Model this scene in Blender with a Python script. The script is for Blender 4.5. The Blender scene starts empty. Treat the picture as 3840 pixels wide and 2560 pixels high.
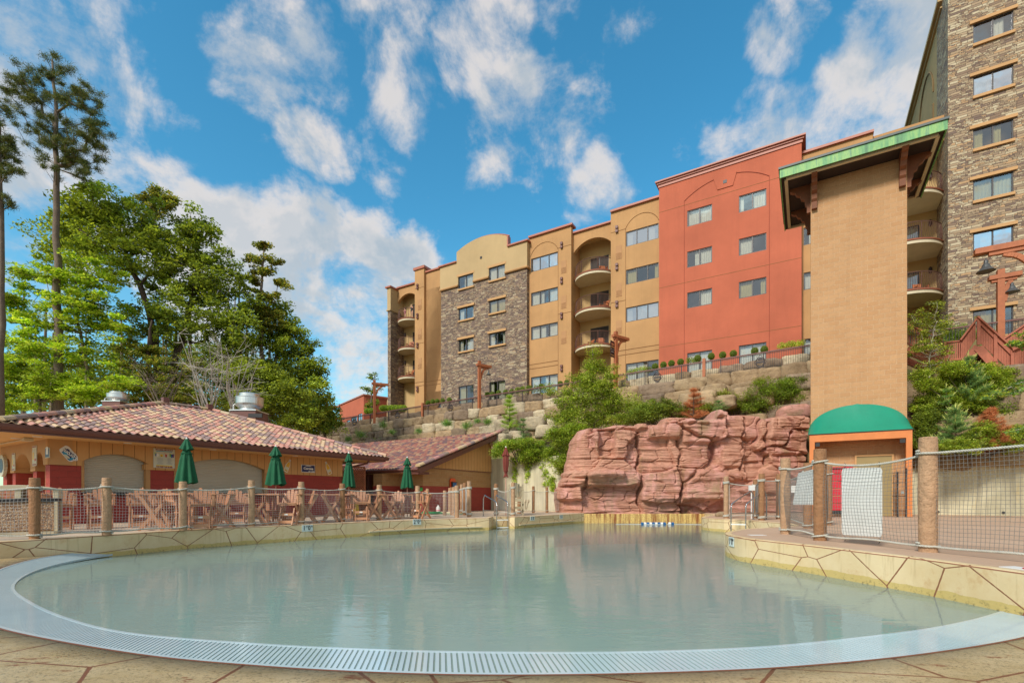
import bpy, math, random
import numpy as np
from mathutils import Vector, Matrix
from mathutils import noise as mnoise
from mathutils.geometry import tessellate_polygon
random.seed(7)
PI = math.pi
F, CX, HY, EYE = 1846.6, 1920.0, 1860.0, 1.34
DECK = 0.49
SC = bpy.context.scene
COL = SC.collection
OFF = {}

def at(x, y, Y):
    """point of the place seen at photo pixel (x, y) and Y metres ahead"""
    return Vector(((x - CX) / F * Y, Y, EYE + (HY - y) / F * Y))

def tag(o, label=None, cat=None, group=None, kind=None):
    if label: o['label'] = label
    if cat: o['category'] = cat
    if group: o['group'] = group
    if kind: o['kind'] = kind
    return o

class Frame:
    def __init__(s, ox, oy, dx, dy):
        l = math.hypot(dx, dy)
        s.o = Vector((ox, oy, 0)); s.e1 = Vector((dx / l, dy / l, 0)); s.e2 = Vector((-dy / l, dx / l, 0))
        s.ang = math.atan2(dy, dx)
    def w(s, x, y, z=0):
        return s.o + s.e1 * x + s.e2 * y + Vector((0, 0, z))
    def loc(s, p):
        d = Vector((p[0], p[1], 0)) - s.o
        return Vector((d.dot(s.e1), d.dot(s.e2), p[2] if len(p) > 2 else 0))
    def hit(s, px, py, d):
        """frame coordinates (x, z) where the sight line through a photo pixel meets the plane y=d"""
        u = (px - CX) / F
        den = s.e2.x * u + s.e2.y
        Y = (d + s.o.dot(s.e2)) / den
        return s.loc((u * Y, Y, 0)).x, EYE + (HY - py) / F * Y

def root(name, frame, base, label, cat, group=None):
    o = bpy.data.objects.new(name, None)
    o.empty_display_size = 0.3
    COL.objects.link(o)
    o.location = frame.w(*base) if frame else Vector(base)
    if frame: o.rotation_euler = (0, 0, frame.ang)
    OFF[o] = Vector(base) if frame else Vector(base)
    tag(o, label, cat, group)
    return o

class MB:
    def __init__(s):
        s.v = []; s.f = []; s.c = []; s.uv = None; s.g = []
    def add(s, verts, faces, col=None):
        n = len(s.v); s.g.append((n, len(s.f)))
        s.v.extend([tuple(p) for p in verts])
        s.f.extend([tuple(i + n for i in fc) for fc in faces])
        s.c.extend([col] * len(faces))
        return s
    def box(s, x0, y0, z0, x1, y1, z1, col=None):
        v = [(x0,y0,z0),(x1,y0,z0),(x1,y1,z0),(x0,y1,z0),(x0,y0,z1),(x1,y0,z1),(x1,y1,z1),(x0,y1,z1)]
        return s.add(v, [(0,3,2,1),(4,5,6,7),(0,1,5,4),(1,2,6,5),(2,3,7,6),(3,0,4,7)], col)
    def beam(s, a, b, w, h, up=(0,0,1), col=None):
        """box of section w (sideways) by h (along up) running from a to b"""
        a = Vector(a); b = Vector(b); d = (b - a).normalized(); up = Vector(up)
        sd = d.cross(up)
        if sd.length < 1e-4: sd = d.cross(Vector((0,1,0)))
        sd.normalize(); u2 = sd.cross(d).normalized()
        sd = sd * w / 2; u2 = u2 * h / 2
        v = [a-sd-u2, a+sd-u2, a+sd+u2, a-sd+u2, b-sd-u2, b+sd-u2, b+sd+u2, b-sd+u2]
        return s.add(v, [(0,1,2,3),(7,6,5,4),(0,4,5,1),(1,5,6,2),(2,6,7,3),(3,7,4,0)], col)
    def prism(s, poly, axis, a, b, col=None):
        """2-D polygon extruded from a to b along axis 0/1/2"""
        def mk(p, t):
            if axis == 0: return (t, p[0], p[1])
            if axis == 1: return (p[0], t, p[1])
            return (p[0], p[1], t)
        n = len(poly)
        v = [mk(p, a) for p in poly] + [mk(p, b) for p in poly]
        tris = tessellate_polygon([[Vector((p[0], p[1], 0)) for p in poly]])
        f = [tuple(t) for t in tris] + [tuple(i + n for i in reversed(t)) for t in tris]
        f += [(i, (i+1) % n, (i+1) % n + n, i + n) for i in range(n)]
        return s.add(v, f, col)
    def tube(s, pts, r, n=8, caps=True, col=None, twist=0):
        pts = [Vector(p) for p in pts]; m = len(pts)
        if m < 2: return s
        rs = r if isinstance(r, (list, tuple)) else [r] * m
        v = []; ref = None
        for i, p in enumerate(pts):
            d = (pts[min(i+1, m-1)] - pts[max(i-1, 0)])
            if d.length < 1e-9: d = Vector((0,0,1))
            d.normalize()
            if ref is None:
                ref = Vector((0,0,1)) if abs(d.z) < .9 else Vector((1,0,0))
            a = ref - d * ref.dot(d)
            if a.length < 1e-5: a = d.orthogonal()
            a.normalize(); ref = a; b = d.cross(a)
            for k in range(n):
                t = 2 * PI * k / n + twist * i
                v.append(p + (a * math.cos(t) + b * math.sin(t)) * rs[i])
        f = [(i*n+k, i*n+(k+1) % n, (i+1)*n+(k+1) % n, (i+1)*n+k) for i in range(m-1) for k in range(n)]
        if caps:
            f.append(tuple(reversed(range(n)))); f.append(tuple((m-1)*n+k for k in range(n)))
        return s.add(v, f, col)
    def lathe(s, prof, n=20, c=(0,0,0), col=None):
        m = len(prof); v = []
        for r, z in prof:
            for k in range(n):
                t = 2*PI*k/n
                v.append((c[0]+r*math.cos(t), c[1]+r*math.sin(t), c[2]+z))
        f = [(i*n+k, i*n+(k+1) % n, (i+1)*n+(k+1) % n, (i+1)*n+k) for i in range(m-1) for k in range(n)]
        f.append(tuple(reversed(range(n)))); f.append(tuple((m-1)*n+k for k in range(n)))
        return s.add(v, f, col)
    def ball(s, c, rx, ry, rz, n=10, m=7, col=None, jit=0):
        v = []
        for i in range(1, m):
            ph = PI*i/m
            for k in range(n):
                t = 2*PI*k/n; j = 1 + random.uniform(-jit, jit)
                v.append((c[0]+rx*j*math.sin(ph)*math.cos(t), c[1]+ry*j*math.sin(ph)*math.sin(t), c[2]+rz*j*math.cos(ph)))
        v.append((c[0],c[1],c[2]+rz)); v.append((c[0],c[1],c[2]-rz)); T = len(v)-2
        f = [(i*n+k, (i+1)*n+k, (i+1)*n+(k+1) % n, i*n+(k+1) % n) for i in range(m-2) for k in range(n)]
        f += [(T, k, (k+1) % n) for k in range(n)] + [(T+1, (m-2)*n+(k+1) % n, (m-2)*n+k) for k in range(n)]
        return s.add(v, f, col)
    def wallpoly(s, outer, y0, y1, holes=(), axis=1, col=None):
        """upright wall slab with holes (all loops 2-D), between depths y0 and y1"""
        def mk(p, t):
            return (p[0], t, p[1]) if axis == 1 else (t, p[0], p[1])
        loops = [list(outer)] + [list(h) for h in holes]
        flat = [p for l in loops for p in l]; n = len(flat)
        tris = tessellate_polygon([[Vector((p[0], p[1], 0)) for p in l] for l in loops])
        v = [mk(p, y0) for p in flat] + [mk(p, y1) for p in flat]
        f = [tuple(t) for t in tris] + [tuple(i+n for i in reversed(t)) for t in tris]
        k = 0
        for l in loops:
            m = len(l)
            f += [(k+i, k+(i+1) % m, k+(i+1) % m+n, k+i+n) for i in range(m)]
            k += m
        return s.add(v, f, col)
    def each(s, name, mat, parent=None, bevel=0):
        """every added piece becomes a part of its own"""
        g = s.g+[(len(s.v), len(s.f))]; out = []
        for (a, fa), (b, fb) in zip(g, g[1:]):
            m = MB(); m.v = s.v[a:b]; m.f = [tuple(i-a for i in f) for f in s.f[fa:fb]]; m.c = s.c[fa:fb]; out.append(m.build(name, mat, parent, bevel=bevel))
        return out
    def build(s, name, mat, parent=None, smooth=False, kind=None, bevel=0):
        me = bpy.data.meshes.new(name)
        V = np.array(s.v, dtype=np.float64).reshape(-1, 3)
        if parent is not None and parent in OFF: V = V - np.array(OFF[parent])
        me.from_pydata([tuple(p) for p in V], [], s.f)
        nl = len(me.loops)
        co = np.empty(len(me.vertices)*3); me.vertices.foreach_get('co', co); co = co.reshape(-1, 3)
        li = np.empty(nl, dtype=np.int32); me.loops.foreach_get('vertex_index', li)
        nf = len(me.polygons)
        nrm = np.empty(nf*3); me.polygons.foreach_get('normal', nrm); nrm = nrm.reshape(-1, 3)
        lt = np.empty(nf, dtype=np.int32); me.polygons.foreach_get('loop_total', lt)
        fi = np.repeat(np.arange(nf), lt)
        uvl = me.uv_layers.new(name='UVMap')
        if s.uv is not None:
            uv = np.array(s.uv)[li]
        else:
            N = nrm[fi]; P = co[li]
            hor = np.abs(N[:, 2]) > 0.75
            L = np.hypot(N[:, 0], N[:, 1]) + 1e-9
            tx, ty = -N[:, 1]/L, N[:, 0]/L
            flip = np.where(np.abs(tx) > .7, np.sign(tx), np.sign(ty) + (ty == 0)); tx, ty = tx*flip, ty*flip
            uv = np.stack([np.where(hor, P[:, 0], P[:, 0]*tx+P[:, 1]*ty), np.where(hor, P[:, 1], P[:, 2])], 1)
        uvl.data.foreach_set('uv', uv.astype(np.float32).ravel())
        if any(c is not None for c in s.c) or mat.name in ATT:
            ca = me.color_attributes.new('Col', 'FLOAT_COLOR', 'CORNER')
            arr = np.array([(c if c is not None else (1,1,1)) for c in s.c], dtype=np.float32)
            arr = np.concatenate([arr, np.ones((len(arr), 1), dtype=np.float32)], 1)[fi]
            ca.data.foreach_set('color', arr.ravel())
        me.materials.append(mat)
        if smooth: me.polygons.foreach_set('use_smooth', np.ones(nf, dtype=bool))
        me.update()
        o = bpy.data.objects.new(name, me)
        COL.objects.link(o)
        if parent is not None:
            o.parent = parent
            if parent in OFF: OFF[o] = OFF[parent]
        if kind: o['kind'] = kind
        if bevel:
            b = o.modifiers.new('Bevel', 'BEVEL'); b.width = bevel; b.segments = 2; b.limit_method = 'ANGLE'
        return o

def npmesh(name, V, Q, mat, parent=None, colr=None, kind=None, smooth=False):
    """fast mesh from arrays: V (n,3), Q (m,k) faces of equal size, colr (m,3)"""
    V = np.asarray(V, dtype=np.float64)
    if parent is not None and parent in OFF: V = V - np.array(OFF[parent])
    k = Q.shape[1]; m = len(Q)
    me = bpy.data.meshes.new(name)
    me.vertices.add(len(V)); me.vertices.foreach_set('co', V.astype(np.float32).ravel())
    me.loops.add(m*k); me.loops.foreach_set('vertex_index', Q.astype(np.int32).ravel())
    me.polygons.add(m); me.polygons.foreach_set('loop_start', np.arange(0, m*k, k, dtype=np.int32))
    me.update(calc_edges=True)
    if smooth: me.polygons.foreach_set('use_smooth', np.ones(m, dtype=bool))
    if colr is not None:
        ca = me.color_attributes.new('Col', 'FLOAT_COLOR', 'CORNER')
        c4 = np.concatenate([colr, np.ones((m, 1))], 1).astype(np.float32)
        ca.data.foreach_set('color', np.repeat(c4, k, 0).ravel())
    me.materials.append(mat)
    o = bpy.data.objects.new(name, me); COL.objects.link(o)
    if parent is not None:
        o.parent = parent
        if parent in OFF: OFF[o] = OFF[parent]
    if kind: o['kind'] = kind
    return o

ATT = ('recycled_plank', 'concrete_log_post')
def kids(o): return [c for c in bpy.data.objects if c.parent == o]
def dup(r, loc=None, rz=None, label=None, group=None, cache={}):
    if r not in cache:
        cache[r] = [(c, kids(c)) for c in kids(r)]
    n = r.copy(); COL.objects.link(n)
    if loc is not None: n.location = loc
    if rz is not None: n.rotation_euler = (0, 0, rz)
    if label: n['label'] = label
    if group: n['group'] = group
    for c, gs in cache[r]:
        cc = c.copy(); COL.objects.link(cc); cc.parent = n
        for g in gs:
            gg = g.copy(); COL.objects.link(gg); gg.parent = cc
    return n

def catmull(pts, n=8, closed=False):
    P = [Vector(p) for p in pts]; out = []
    m = len(P)
    for i in range(m if closed else m-1):
        p0 = P[(i-1) % m] if (closed or i > 0) else P[0]*2-P[1]
        p1 = P[i]; p2 = P[(i+1) % m]
        p3 = P[(i+2) % m] if (closed or i < m-2) else P[m-1]*2-P[m-2]
        for k in range(n):
            t = k/n
            out.append(0.5*((2*p1)+(p2-p0)*t+(2*p0-5*p1+4*p2-p3)*t*t+(3*p1-p0-3*p2+p3)*t**3))
    if not closed: out.append(P[-1])
    return out

# ------------------------------------------------------------------ materials
def srgb(r, g, b):
    def c(x):
        x /= 255.0
        return x/12.92 if x <= .04045 else ((x+.055)/1.055)**2.4
    return (c(r), c(g), c(b))
def newmat(name):
    m = bpy.data.materials.new(name); m.use_nodes = True
    nt = m.node_tree; b = nt.nodes['Principled BSDF']
    return m, nt, b
def N(nt, t, **kw):
    n = nt.nodes.new(t)
    for k, v in kw.items():
        if k.startswith('i_'):
            key = k[2:]
            key = int(key) if key.isdigit() else key
            n.inputs[key].default_value = v
        else: setattr(n, k, v)
    return n
def L(nt, a, b): nt.links.new(a, b)
def ramp(nt, fac, stops, interp='LINEAR'):
    r = N(nt, 'ShaderNodeValToRGB'); r.color_ramp.interpolation = interp
    e = r.color_ramp.elements
    while len(e) < len(stops): e.new(.5)
    for el, (p, c) in zip(e, stops):
        el.position = p; el.color = (*c, 1) if len(c) == 3 else c
    L(nt, fac, r.inputs[0]); return r.outputs[0]
def mixc(nt, fac, a, b, bt='MIX'):
    m = N(nt, 'ShaderNodeMix', data_type='RGBA', blend_type=bt)
    for sock, val in ((0, fac), (6, a), (7, b)):
        if hasattr(val, 'is_output') or isinstance(val, bpy.types.NodeSocket): L(nt, val, m.inputs[sock])
        elif sock == 0: m.inputs[0].default_value = val
        else: m.inputs[sock].default_value = (*val, 1)
    return m.outputs[2]
def math2(nt, op, a, b=0.0, c=None, clamp=False):
    m = N(nt, 'ShaderNodeMath', operation=op, use_clamp=clamp)
    for i, val in enumerate((a, b) if c is None else (a, b, c)):
        if isinstance(val, bpy.types.NodeSocket): L(nt, val, m.inputs[i])
        else: m.inputs[i].default_value = val
    return m.outputs[0]
def mapr(nt, v, a, b, c=0.0, d=1.0, it='LINEAR'):
    m = N(nt, 'ShaderNodeMapRange', interpolation_type=it)
    if it == 'LINEAR': m.clamp = True
    L(nt, v, m.inputs[0])
    for i, x in enumerate((a, b, c, d)): m.inputs[i+1].default_value = x
    return m.outputs[0]
def coords(nt, kind='Object', scale=None):
    tc = N(nt, 'ShaderNodeTexCoord').outputs[kind]
    if scale is None: return tc
    mp = N(nt, 'ShaderNodeMapping'); mp.inputs['Scale'].default_value = scale
    L(nt, tc, mp.inputs[0]); return mp.outputs[0]
def noise(nt, vec, scale, detail=4, rough=.55, dist=0, out='Fac'):
    n = N(nt, 'ShaderNodeTexNoise'); n.inputs['Scale'].default_value = scale
    n.inputs['Detail'].default_value = detail; n.inputs['Roughness'].default_value = rough
    n.inputs['Distortion'].default_value = dist
    L(nt, vec, n.inputs['Vector']); return n.outputs[out]
def bump(nt, h, bsdf, strength=.4, dist=.02):
    b = N(nt, 'ShaderNodeBump'); b.inputs['Strength'].default_value = strength; b.inputs['Distance'].default_value = dist
    L(nt, h, b.inputs['Height']); L(nt, b.outputs[0], bsdf.inputs['Normal']); return b
def dk(c, k): return tuple(min(1, x*k) for x in c)

def MAT(name, col, rough=.7, var=.14, scale=1.5, bmp=0, bscale=40, metal=0, streak=0, fine=0, attr=False, dist=.01, spec=.5):
    m, nt, b = newmat(name)
    co = coords(nt)
    n1 = noise(nt, co, scale, 5, .6)
    c = mixc(nt, mapr(nt, n1, .3, .7), dk(col, 1-var), dk(col, 1+var))
    if attr:
        a = N(nt, 'ShaderNodeVertexColor', layer_name='Col')
        c = mixc(nt, 1.0, c, a.outputs[0], 'MULTIPLY')
    if fine:
        n2 = noise(nt, co, bscale*.7, 3, .7)
        c = mixc(nt, mapr(nt, n2, .25, .75, 0, fine), c, dk(col, .45))
    if streak:
        cs = coords(nt, 'Object', (3.0, 3.0, .22))
        n3 = noise(nt, cs, 1.3, 6, .7)
        c = mixc(nt, mapr(nt, n3, .5, .8, 0, streak), c, dk(col, .5))
    L(nt, c, b.inputs['Base Color'])
    b.inputs['Roughness'].default_value = rough; b.inputs['Metallic'].default_value = metal
    b.inputs['Specular IOR Level'].default_value = spec
    if bmp:
        bump(nt, noise(nt, co, bscale, 5, .65), b, bmp, dist)
    return m

def brickmat(name, c1, c2, mortar, w, h, mw=.012, rough=.85, bs=.5, facebump=22, uvscale=1, smooth=.1, streak=.0):
    m, nt, b = newmat(name)
    uv = coords(nt, 'UV')
    bt = N(nt, 'ShaderNodeTexBrick'); bt.offset = .5; bt.squash = 1
    bt.inputs['Scale'].default_value = 1.0; bt.inputs['Brick Width'].default_value = w; bt.inputs['Row Height'].default_value = h
    bt.inputs['Mortar Size'].default_value = mw; bt.inputs['Mortar Smooth'].default_value = smooth; bt.inputs['Bias'].default_value = 0
    bt.inputs['Color1'].default_value = (*c1, 1); bt.inputs['Color2'].default_value = (*c2, 1); bt.inputs['Mortar'].default_value = (*mortar, 1)
    L(nt, uv, bt.inputs[0])
    co = coords(nt)
    n = noise(nt, co, facebump, 6, .7); nb = noise(nt, co, .7, 4, .6)
    c = mixc(nt, mapr(nt, n, .3, .75, 0, .28), bt.outputs[0], dk(c1, .55))
    c = mixc(nt, mapr(nt, nb, .35, .7, 0, .22), c, dk(c2, .7))
    if streak:
        cs = coords(nt, 'Object', (2, 2, .15))
        c = mixc(nt, mapr(nt, noise(nt, cs, 1.2, 6, .7), .5, .8, 0, streak), c, dk(c1, .4))
    L(nt, c, b.inputs['Base Color']); b.inputs['Roughness'].default_value = rough
    hh = math2(nt, 'ADD', math2(nt, 'MULTIPLY', bt.outputs['Fac'], -1.0), math2(nt, 'MULTIPLY', n, .9))
    bump(nt, hh, b, bs, .02)
    return m

def ledgestone(name, cols, w=.42, h=.12):
    m, nt, b = newmat(name)
    uv = coords(nt, 'UV')
    nd = N(nt, 'ShaderNodeTexNoise'); nd.inputs['Scale'].default_value = 1.2; L(nt, uv, nd.inputs['Vector'])
    sub = N(nt, 'ShaderNodeVectorMath', operation='SUBTRACT'); sub.inputs[1].default_value = (.5,.5,.5); L(nt, nd.outputs['Color'], sub.inputs[0])
    sc = N(nt, 'ShaderNodeVectorMath', operation='SCALE'); sc.inputs['Scale'].default_value = .09; L(nt, sub.outputs[0], sc.inputs[0])
    ad = N(nt, 'ShaderNodeVectorMath', operation='ADD'); L(nt, uv, ad.inputs[0]); L(nt, sc.outputs[0], ad.inputs[1])
    def layer(w, h, off, sq):
        bt = N(nt, 'ShaderNodeTexBrick'); bt.offset = off; bt.squash = sq; bt.squash_frequency = 3; bt.offset_frequency = 2
        bt.inputs['Scale'].default_value = 1.0; bt.inputs['Brick Width'].default_value = w; bt.inputs['Row Height'].default_value = h
        bt.inputs['Mortar Size'].default_value = .008; bt.inputs['Mortar Smooth'].default_value = .4; bt.inputs['Bias'].default_value = 0
        bt.inputs['Color1'].default_value = (0,0,0,1); bt.inputs['Color2'].default_value = (1,1,1,1); bt.inputs['Mortar'].default_value = (.5,.5,.5,1)
        L(nt, ad.outputs[0], bt.inputs[0]); return bt
    A = layer(w, h, .37, 1.5); B = layer(w*.62, h*.55, .43, .7)
    msk = mapr(nt, noise(nt, uv, 1.7, 2, .5), .50, .52)
    rnd = mixc(nt, msk, A.outputs[0], B.outputs[0]); mort = mixc(nt, msk, A.outputs['Fac'], B.outputs['Fac'])
    k = len(cols)
    c = ramp(nt, rnd, [((i+.0)/k, cl) for i, cl in enumerate(cols)], 'CONSTANT')
    co = coords(nt)
    n = noise(nt, co, 9, 6, .7)
    c = mixc(nt, mapr(nt, n, .3, .75, 0, .35), c, dk(cols[0], .8))
    c = mixc(nt, math2(nt, 'MULTIPLY', mort, .85), c, (.035,.028,.022))
    L(nt, c, b.inputs['Base Color']); b.inputs['Roughness'].default_value = .9
    g = N(nt, 'ShaderNodeRGBToBW'); L(nt, rnd, g.inputs[0])
    hh = math2(nt, 'ADD', math2(nt, 'MULTIPLY', mort, -1.2), math2(nt, 'ADD', math2(nt, 'MULTIPLY', g.outputs[0], .8), math2(nt, 'MULTIPLY', n, .7)))
    bump(nt, hh, b, .9, .035)
    return m

def leafmat(name, rough=.55, trans=.42, spec=.25):
    m, nt, b = newmat(name)
    a = N(nt, 'ShaderNodeVertexColor', layer_name='Col')
    L(nt, a.outputs[0], b.inputs['Base Color']); b.inputs['Roughness'].default_value = rough
    b.inputs['Specular IOR Level'].default_value = spec
    tr = N(nt, 'ShaderNodeBsdfTranslucent'); L(nt, mixc(nt, 1.0, a.outputs[0], (1.7, 1.5, .6), 'MULTIPLY'), tr.inputs[0])
    mx = N(nt, 'ShaderNodeMixShader'); mx.inputs[0].default_value = trans
    L(nt, b.outputs[0], mx.inputs[1]); L(nt, tr.outputs[0], mx.inputs[2])
    L(nt, mx.outputs[0], nt.nodes['Material Output'].inputs[0])
    return m

m_leaf = leafmat('leaf'); m_needle = leafmat('needle', .6, .15)
TAN = srgb(212, 160, 98); TANP = srgb(206, 172, 116)
m_tan = MAT('tan_stucco', srgb(184,140,92), .9, .13, .4, .35, 60, streak=.2)
m_tan2 = MAT('pale_tan_stucco', srgb(186,158,114), .9, .09, .4, .35, 60, streak=.12)
m_tanshade = MAT('cream_stucco', srgb(196,164,112), .9, .08, .6, .3, 60, streak=.15)
m_red = MAT('terracotta_stucco', srgb(184,98,70), .9, .12, .4, .35, 60, streak=.2)
m_redcap = MAT('red_metal_cap', srgb(172,102,78), .5, .08, 2)
m_orange = MAT('orange_brown_paint', srgb(205,122,62), .55, .1, 2.5, .25, 30)
m_timber = MAT('orange_stained_timber', srgb(170,98,58), .6, .18, 3, .3, 25, fine=.12)
m_stairwood = MAT('red_stained_cedar', srgb(170,98,72), .7, .2, 2.5, .35, 22, streak=.25, fine=.1)
m_brown = MAT('brown_metal', srgb(112,70,60), .45, .08, 2)
m_darkmetal = MAT('dark_bronze_metal', srgb(66,50,46), .5, .1, 3, metal=.0)
m_rail = MAT('brown_rail_paint', srgb(104,72,60), .5, .1, 3)
m_black = MAT('black_metal', (.02,.018,.018), .5, .1, 3)
m_steel = MAT('stainless_steel', (.55,.55,.55), .22, .05, 6, metal=1)
m_alu = MAT('spun_aluminium', (.72,.71,.68), .33, .08, 3, metal=1)
m_white = MAT('white_plastic', (.78,.77,.72), .45, .04, 3)
m_cream = MAT('cream_trim', srgb(205,190,158), .7, .08, 2)
m_plank = MAT('recycled_plank', srgb(190,136,100), .55, .12, 4, .15, 60, attr=True)
m_post = MAT('concrete_log_post', srgb(190,150,114), .75, .2, 5, 1.0, 18, fine=.4, attr=True, dist=.04)
m_rope = MAT('rope', srgb(192,188,174), .9, .14, 9, .3, 90)
m_net = MAT('net_cord', srgb(190,186,180), .85, .12, 5); m_net2 = MAT('grey_net_cord', srgb(128,124,118), .85, .12, 5)
m_green = MAT('green_canvas', srgb(6,84,50), .8, .16, 4, .2, 90)
m_maroon = MAT('maroon_canvas', srgb(120,52,40), .85, .16, 4, .2, 90)
m_awning = MAT('green_awning_vinyl', srgb(22,134,104), .38, .08, 1.2, .15, 5, dist=.05)
m_shutter = MAT('roller_shutter', srgb(188,180,160), .5, .06, 1)
m_siding = MAT('tan_siding', srgb(192,148,98), .8, .07, 1.0, .15, 50)
m_soffit = MAT('tan_soffit', srgb(222,176,112), .85, .05, .8)
m_cmured = brickmat('red_painted_block', srgb(168,64,52), srgb(160,58,46), srgb(150,60,48), .406, .203, .012, .7, .5, 16)
m_cmutan = brickmat('tan_split_block', srgb(186,144,96), srgb(178,134,86), srgb(192,154,106), .406, .203, .014, .9, .8, 14)
m_cmutower = brickmat('tan_split_face_tower', srgb(196,152,108), srgb(188,142,98), srgb(209,171,129), .406, .203, .013, .92, .9, 10, streak=.25)
m_ledge = ledgestone('ledgestone', [srgb(122,102,88), srgb(166,144,116), srgb(148,124,104), srgb(190,172,142), srgb(130,108,96), srgb(178,148,114), srgb(112,94,86), srgb(160,134,112)])
m_ledge2 = ledgestone('pale_ledgestone', [srgb(136,112,92), srgb(190,172,140), srgb(166,142,112), srgb(200,184,152), srgb(150,128,104), srgb(188,152,112), srgb(118,98,86), srgb(174,150,120)], .46, .13)
m_trunk = MAT('bark', srgb(120,104,88), .9, .25, 2.5, .8, 14, fine=.3, dist=.03)
m_darktrunk = MAT('dark_bark', srgb(78,62,50), .9, .25, 2.5, .8, 14, dist=.03)
m_palebark = MAT('pale_bark', srgb(170,160,148), .9, .25, 2.5, .6, 14, dist=.03)
m_glassdoor = None
# ------------------------------------------------------------------ camera, light, sky
cam = bpy.data.cameras.new('camera'); co_ = bpy.data.objects.new('camera', cam); COL.objects.link(co_)
co_.location = (0, 0, EYE); co_.rotation_euler = (PI/2, 0, 0)
cam.sensor_width = 36; cam.lens = 36*F/3840; cam.shift_y = (HY-1280)/3840; cam.shift_x = 0
cam.clip_start = .05; cam.clip_end = 3000
SC.camera = co_
SUN_AZ = math.atan2(-.62, -.78); SUN_EL = math.radians(38)
sd = bpy.data.lights.new('sun', 'SUN'); so = bpy.data.objects.new('sun', sd); COL.objects.link(so)
sd.energy = 1.75; sd.angle = math.radians(11); sd.color = (1.0, .95, .88)
sdir = Vector((math.sin(SUN_AZ)*math.cos(SUN_EL), math.cos(SUN_AZ)*math.cos(SUN_EL), math.sin(SUN_EL)))
so.rotation_euler = sdir.to_track_quat('Z', 'Y').to_euler(); so.location = (-20, -30, 40)
wd = bpy.data.worlds.new('World'); SC.world = wd; wd.use_nodes = True
nt = wd.node_tree; bg = nt.nodes['Background']
sky = N(nt, 'ShaderNodeTexSky', sky_type='NISHITA'); sky.sun_disc = False
sky.sun_elevation = SUN_EL; sky.sun_rotation = SUN_AZ
sky.air_density = 1.0; sky.dust_density = .6; sky.ozone_density = 2.2
dr = coords(nt, 'Generated')
sep = N(nt, 'ShaderNodeSeparateXYZ'); L(nt, dr, sep.inputs[0])
# cloud layer: direction projected on a high plane, so clouds get smaller towards the horizon
zc = math2(nt, 'ADD', math2(nt, 'MAXIMUM', sep.outputs[2], 0.0), .16)
cmb = N(nt, 'ShaderNodeCombineXYZ')
L(nt, math2(nt, 'DIVIDE', sep.outputs[0], zc), cmb.inputs[0]); L(nt, math2(nt, 'DIVIDE', sep.outputs[1], zc), cmb.inputs[1])
cp = cmb.outputs[0]
BL = [(20,110,230,1.05),(150,230,180,1.05),(270,310,130,1.0),(350,375,80,.8),(60,430,140,.8),(450,270,60,.4),(820,230,50,.35),(560,350,50,.35),(1560,240,60,.4),(1320,140,60,.4),(600,150,75,.78),(700,110,75,.72),(735,190,50,.7),(650,30,60,.5),
 (720,325,55,.9),(780,345,40,.7),(870,370,50,.4),(900,70,100,.62),(950,180,85,.66),(1020,60,90,.45),(1150,120,70,.5),(1170,240,75,.7),(1120,350,75,.68),(1250,340,80,.58),(1380,250,50,.5),
 (1010,290,50,.4),(1450,70,75,.65),(1620,40,70,.4),(1770,70,60,.75),(1460,180,50,.5),(1375,440,55,.75),(1330,420,35,.4),
 (2120,40,110,1.0),(2010,150,100,.95),(1900,240,85,.95),(1800,300,85,1.0),(1680,340,60,.8),(2090,190,110,.8),(1940,330,60,.6),(1560,370,50,.35),
 (300,440,80,1.0),(430,480,85,1.0),(520,540,90,1.05),(640,620,80,.9),(700,545,85,1.1),(770,580,70,1.0),(850,650,90,1.1),(940,620,55,1.0),(790,720,95,1.0),(880,760,80,.9),(700,690,90,1.0),(830,850,60,.6),(120,520,120,.8),(560,700,120,.9),(960,640,30,.6),(470,620,100,.9)]
nrm = N(nt, 'ShaderNodeVectorMath', operation='NORMALIZE'); L(nt, dr, nrm.inputs[0])
wob = N(nt, 'ShaderNodeTexNoise'); wob.inputs['Scale'].default_value = 3.2; wob.inputs['Detail'].default_value = 3; L(nt, nrm.outputs[0], wob.inputs['Vector'])
ws = N(nt, 'ShaderNodeVectorMath', operation='SUBTRACT'); ws.inputs[1].default_value = (.5,.5,.5); L(nt, wob.outputs['Color'], ws.inputs[0])
wm = N(nt, 'ShaderNodeVectorMath', operation='SCALE'); wm.inputs['Scale'].default_value = .17; L(nt, ws.outputs[0], wm.inputs[0])
wa = N(nt, 'ShaderNodeVectorMath', operation='ADD'); L(nt, nrm.outputs[0], wa.inputs[0]); L(nt, wm.outputs[0], wa.inputs[1])
wn = N(nt, 'ShaderNodeVectorMath', operation='NORMALIZE'); L(nt, wa.outputs[0], wn.inputs[0])
acc = None
for x, y, r, wgt in BL:
    d = Vector(((x-1176)/1131, 1, (1140-y)/1131)); ln = d.length; d.normalize()
    rr = r/1131/ln
    dp = N(nt, 'ShaderNodeVectorMath', operation='DOT_PRODUCT'); dp.inputs[1].default_value = d; L(nt, wn.outputs[0], dp.inputs[0])
    mv = mapr(nt, dp.outputs['Value'], math.cos(rr*1.9), 1.0, 0, wgt, 'SMOOTHSTEP')
    acc = mv if acc is None else math2(nt, 'MAXIMUM', acc, mv)
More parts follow.
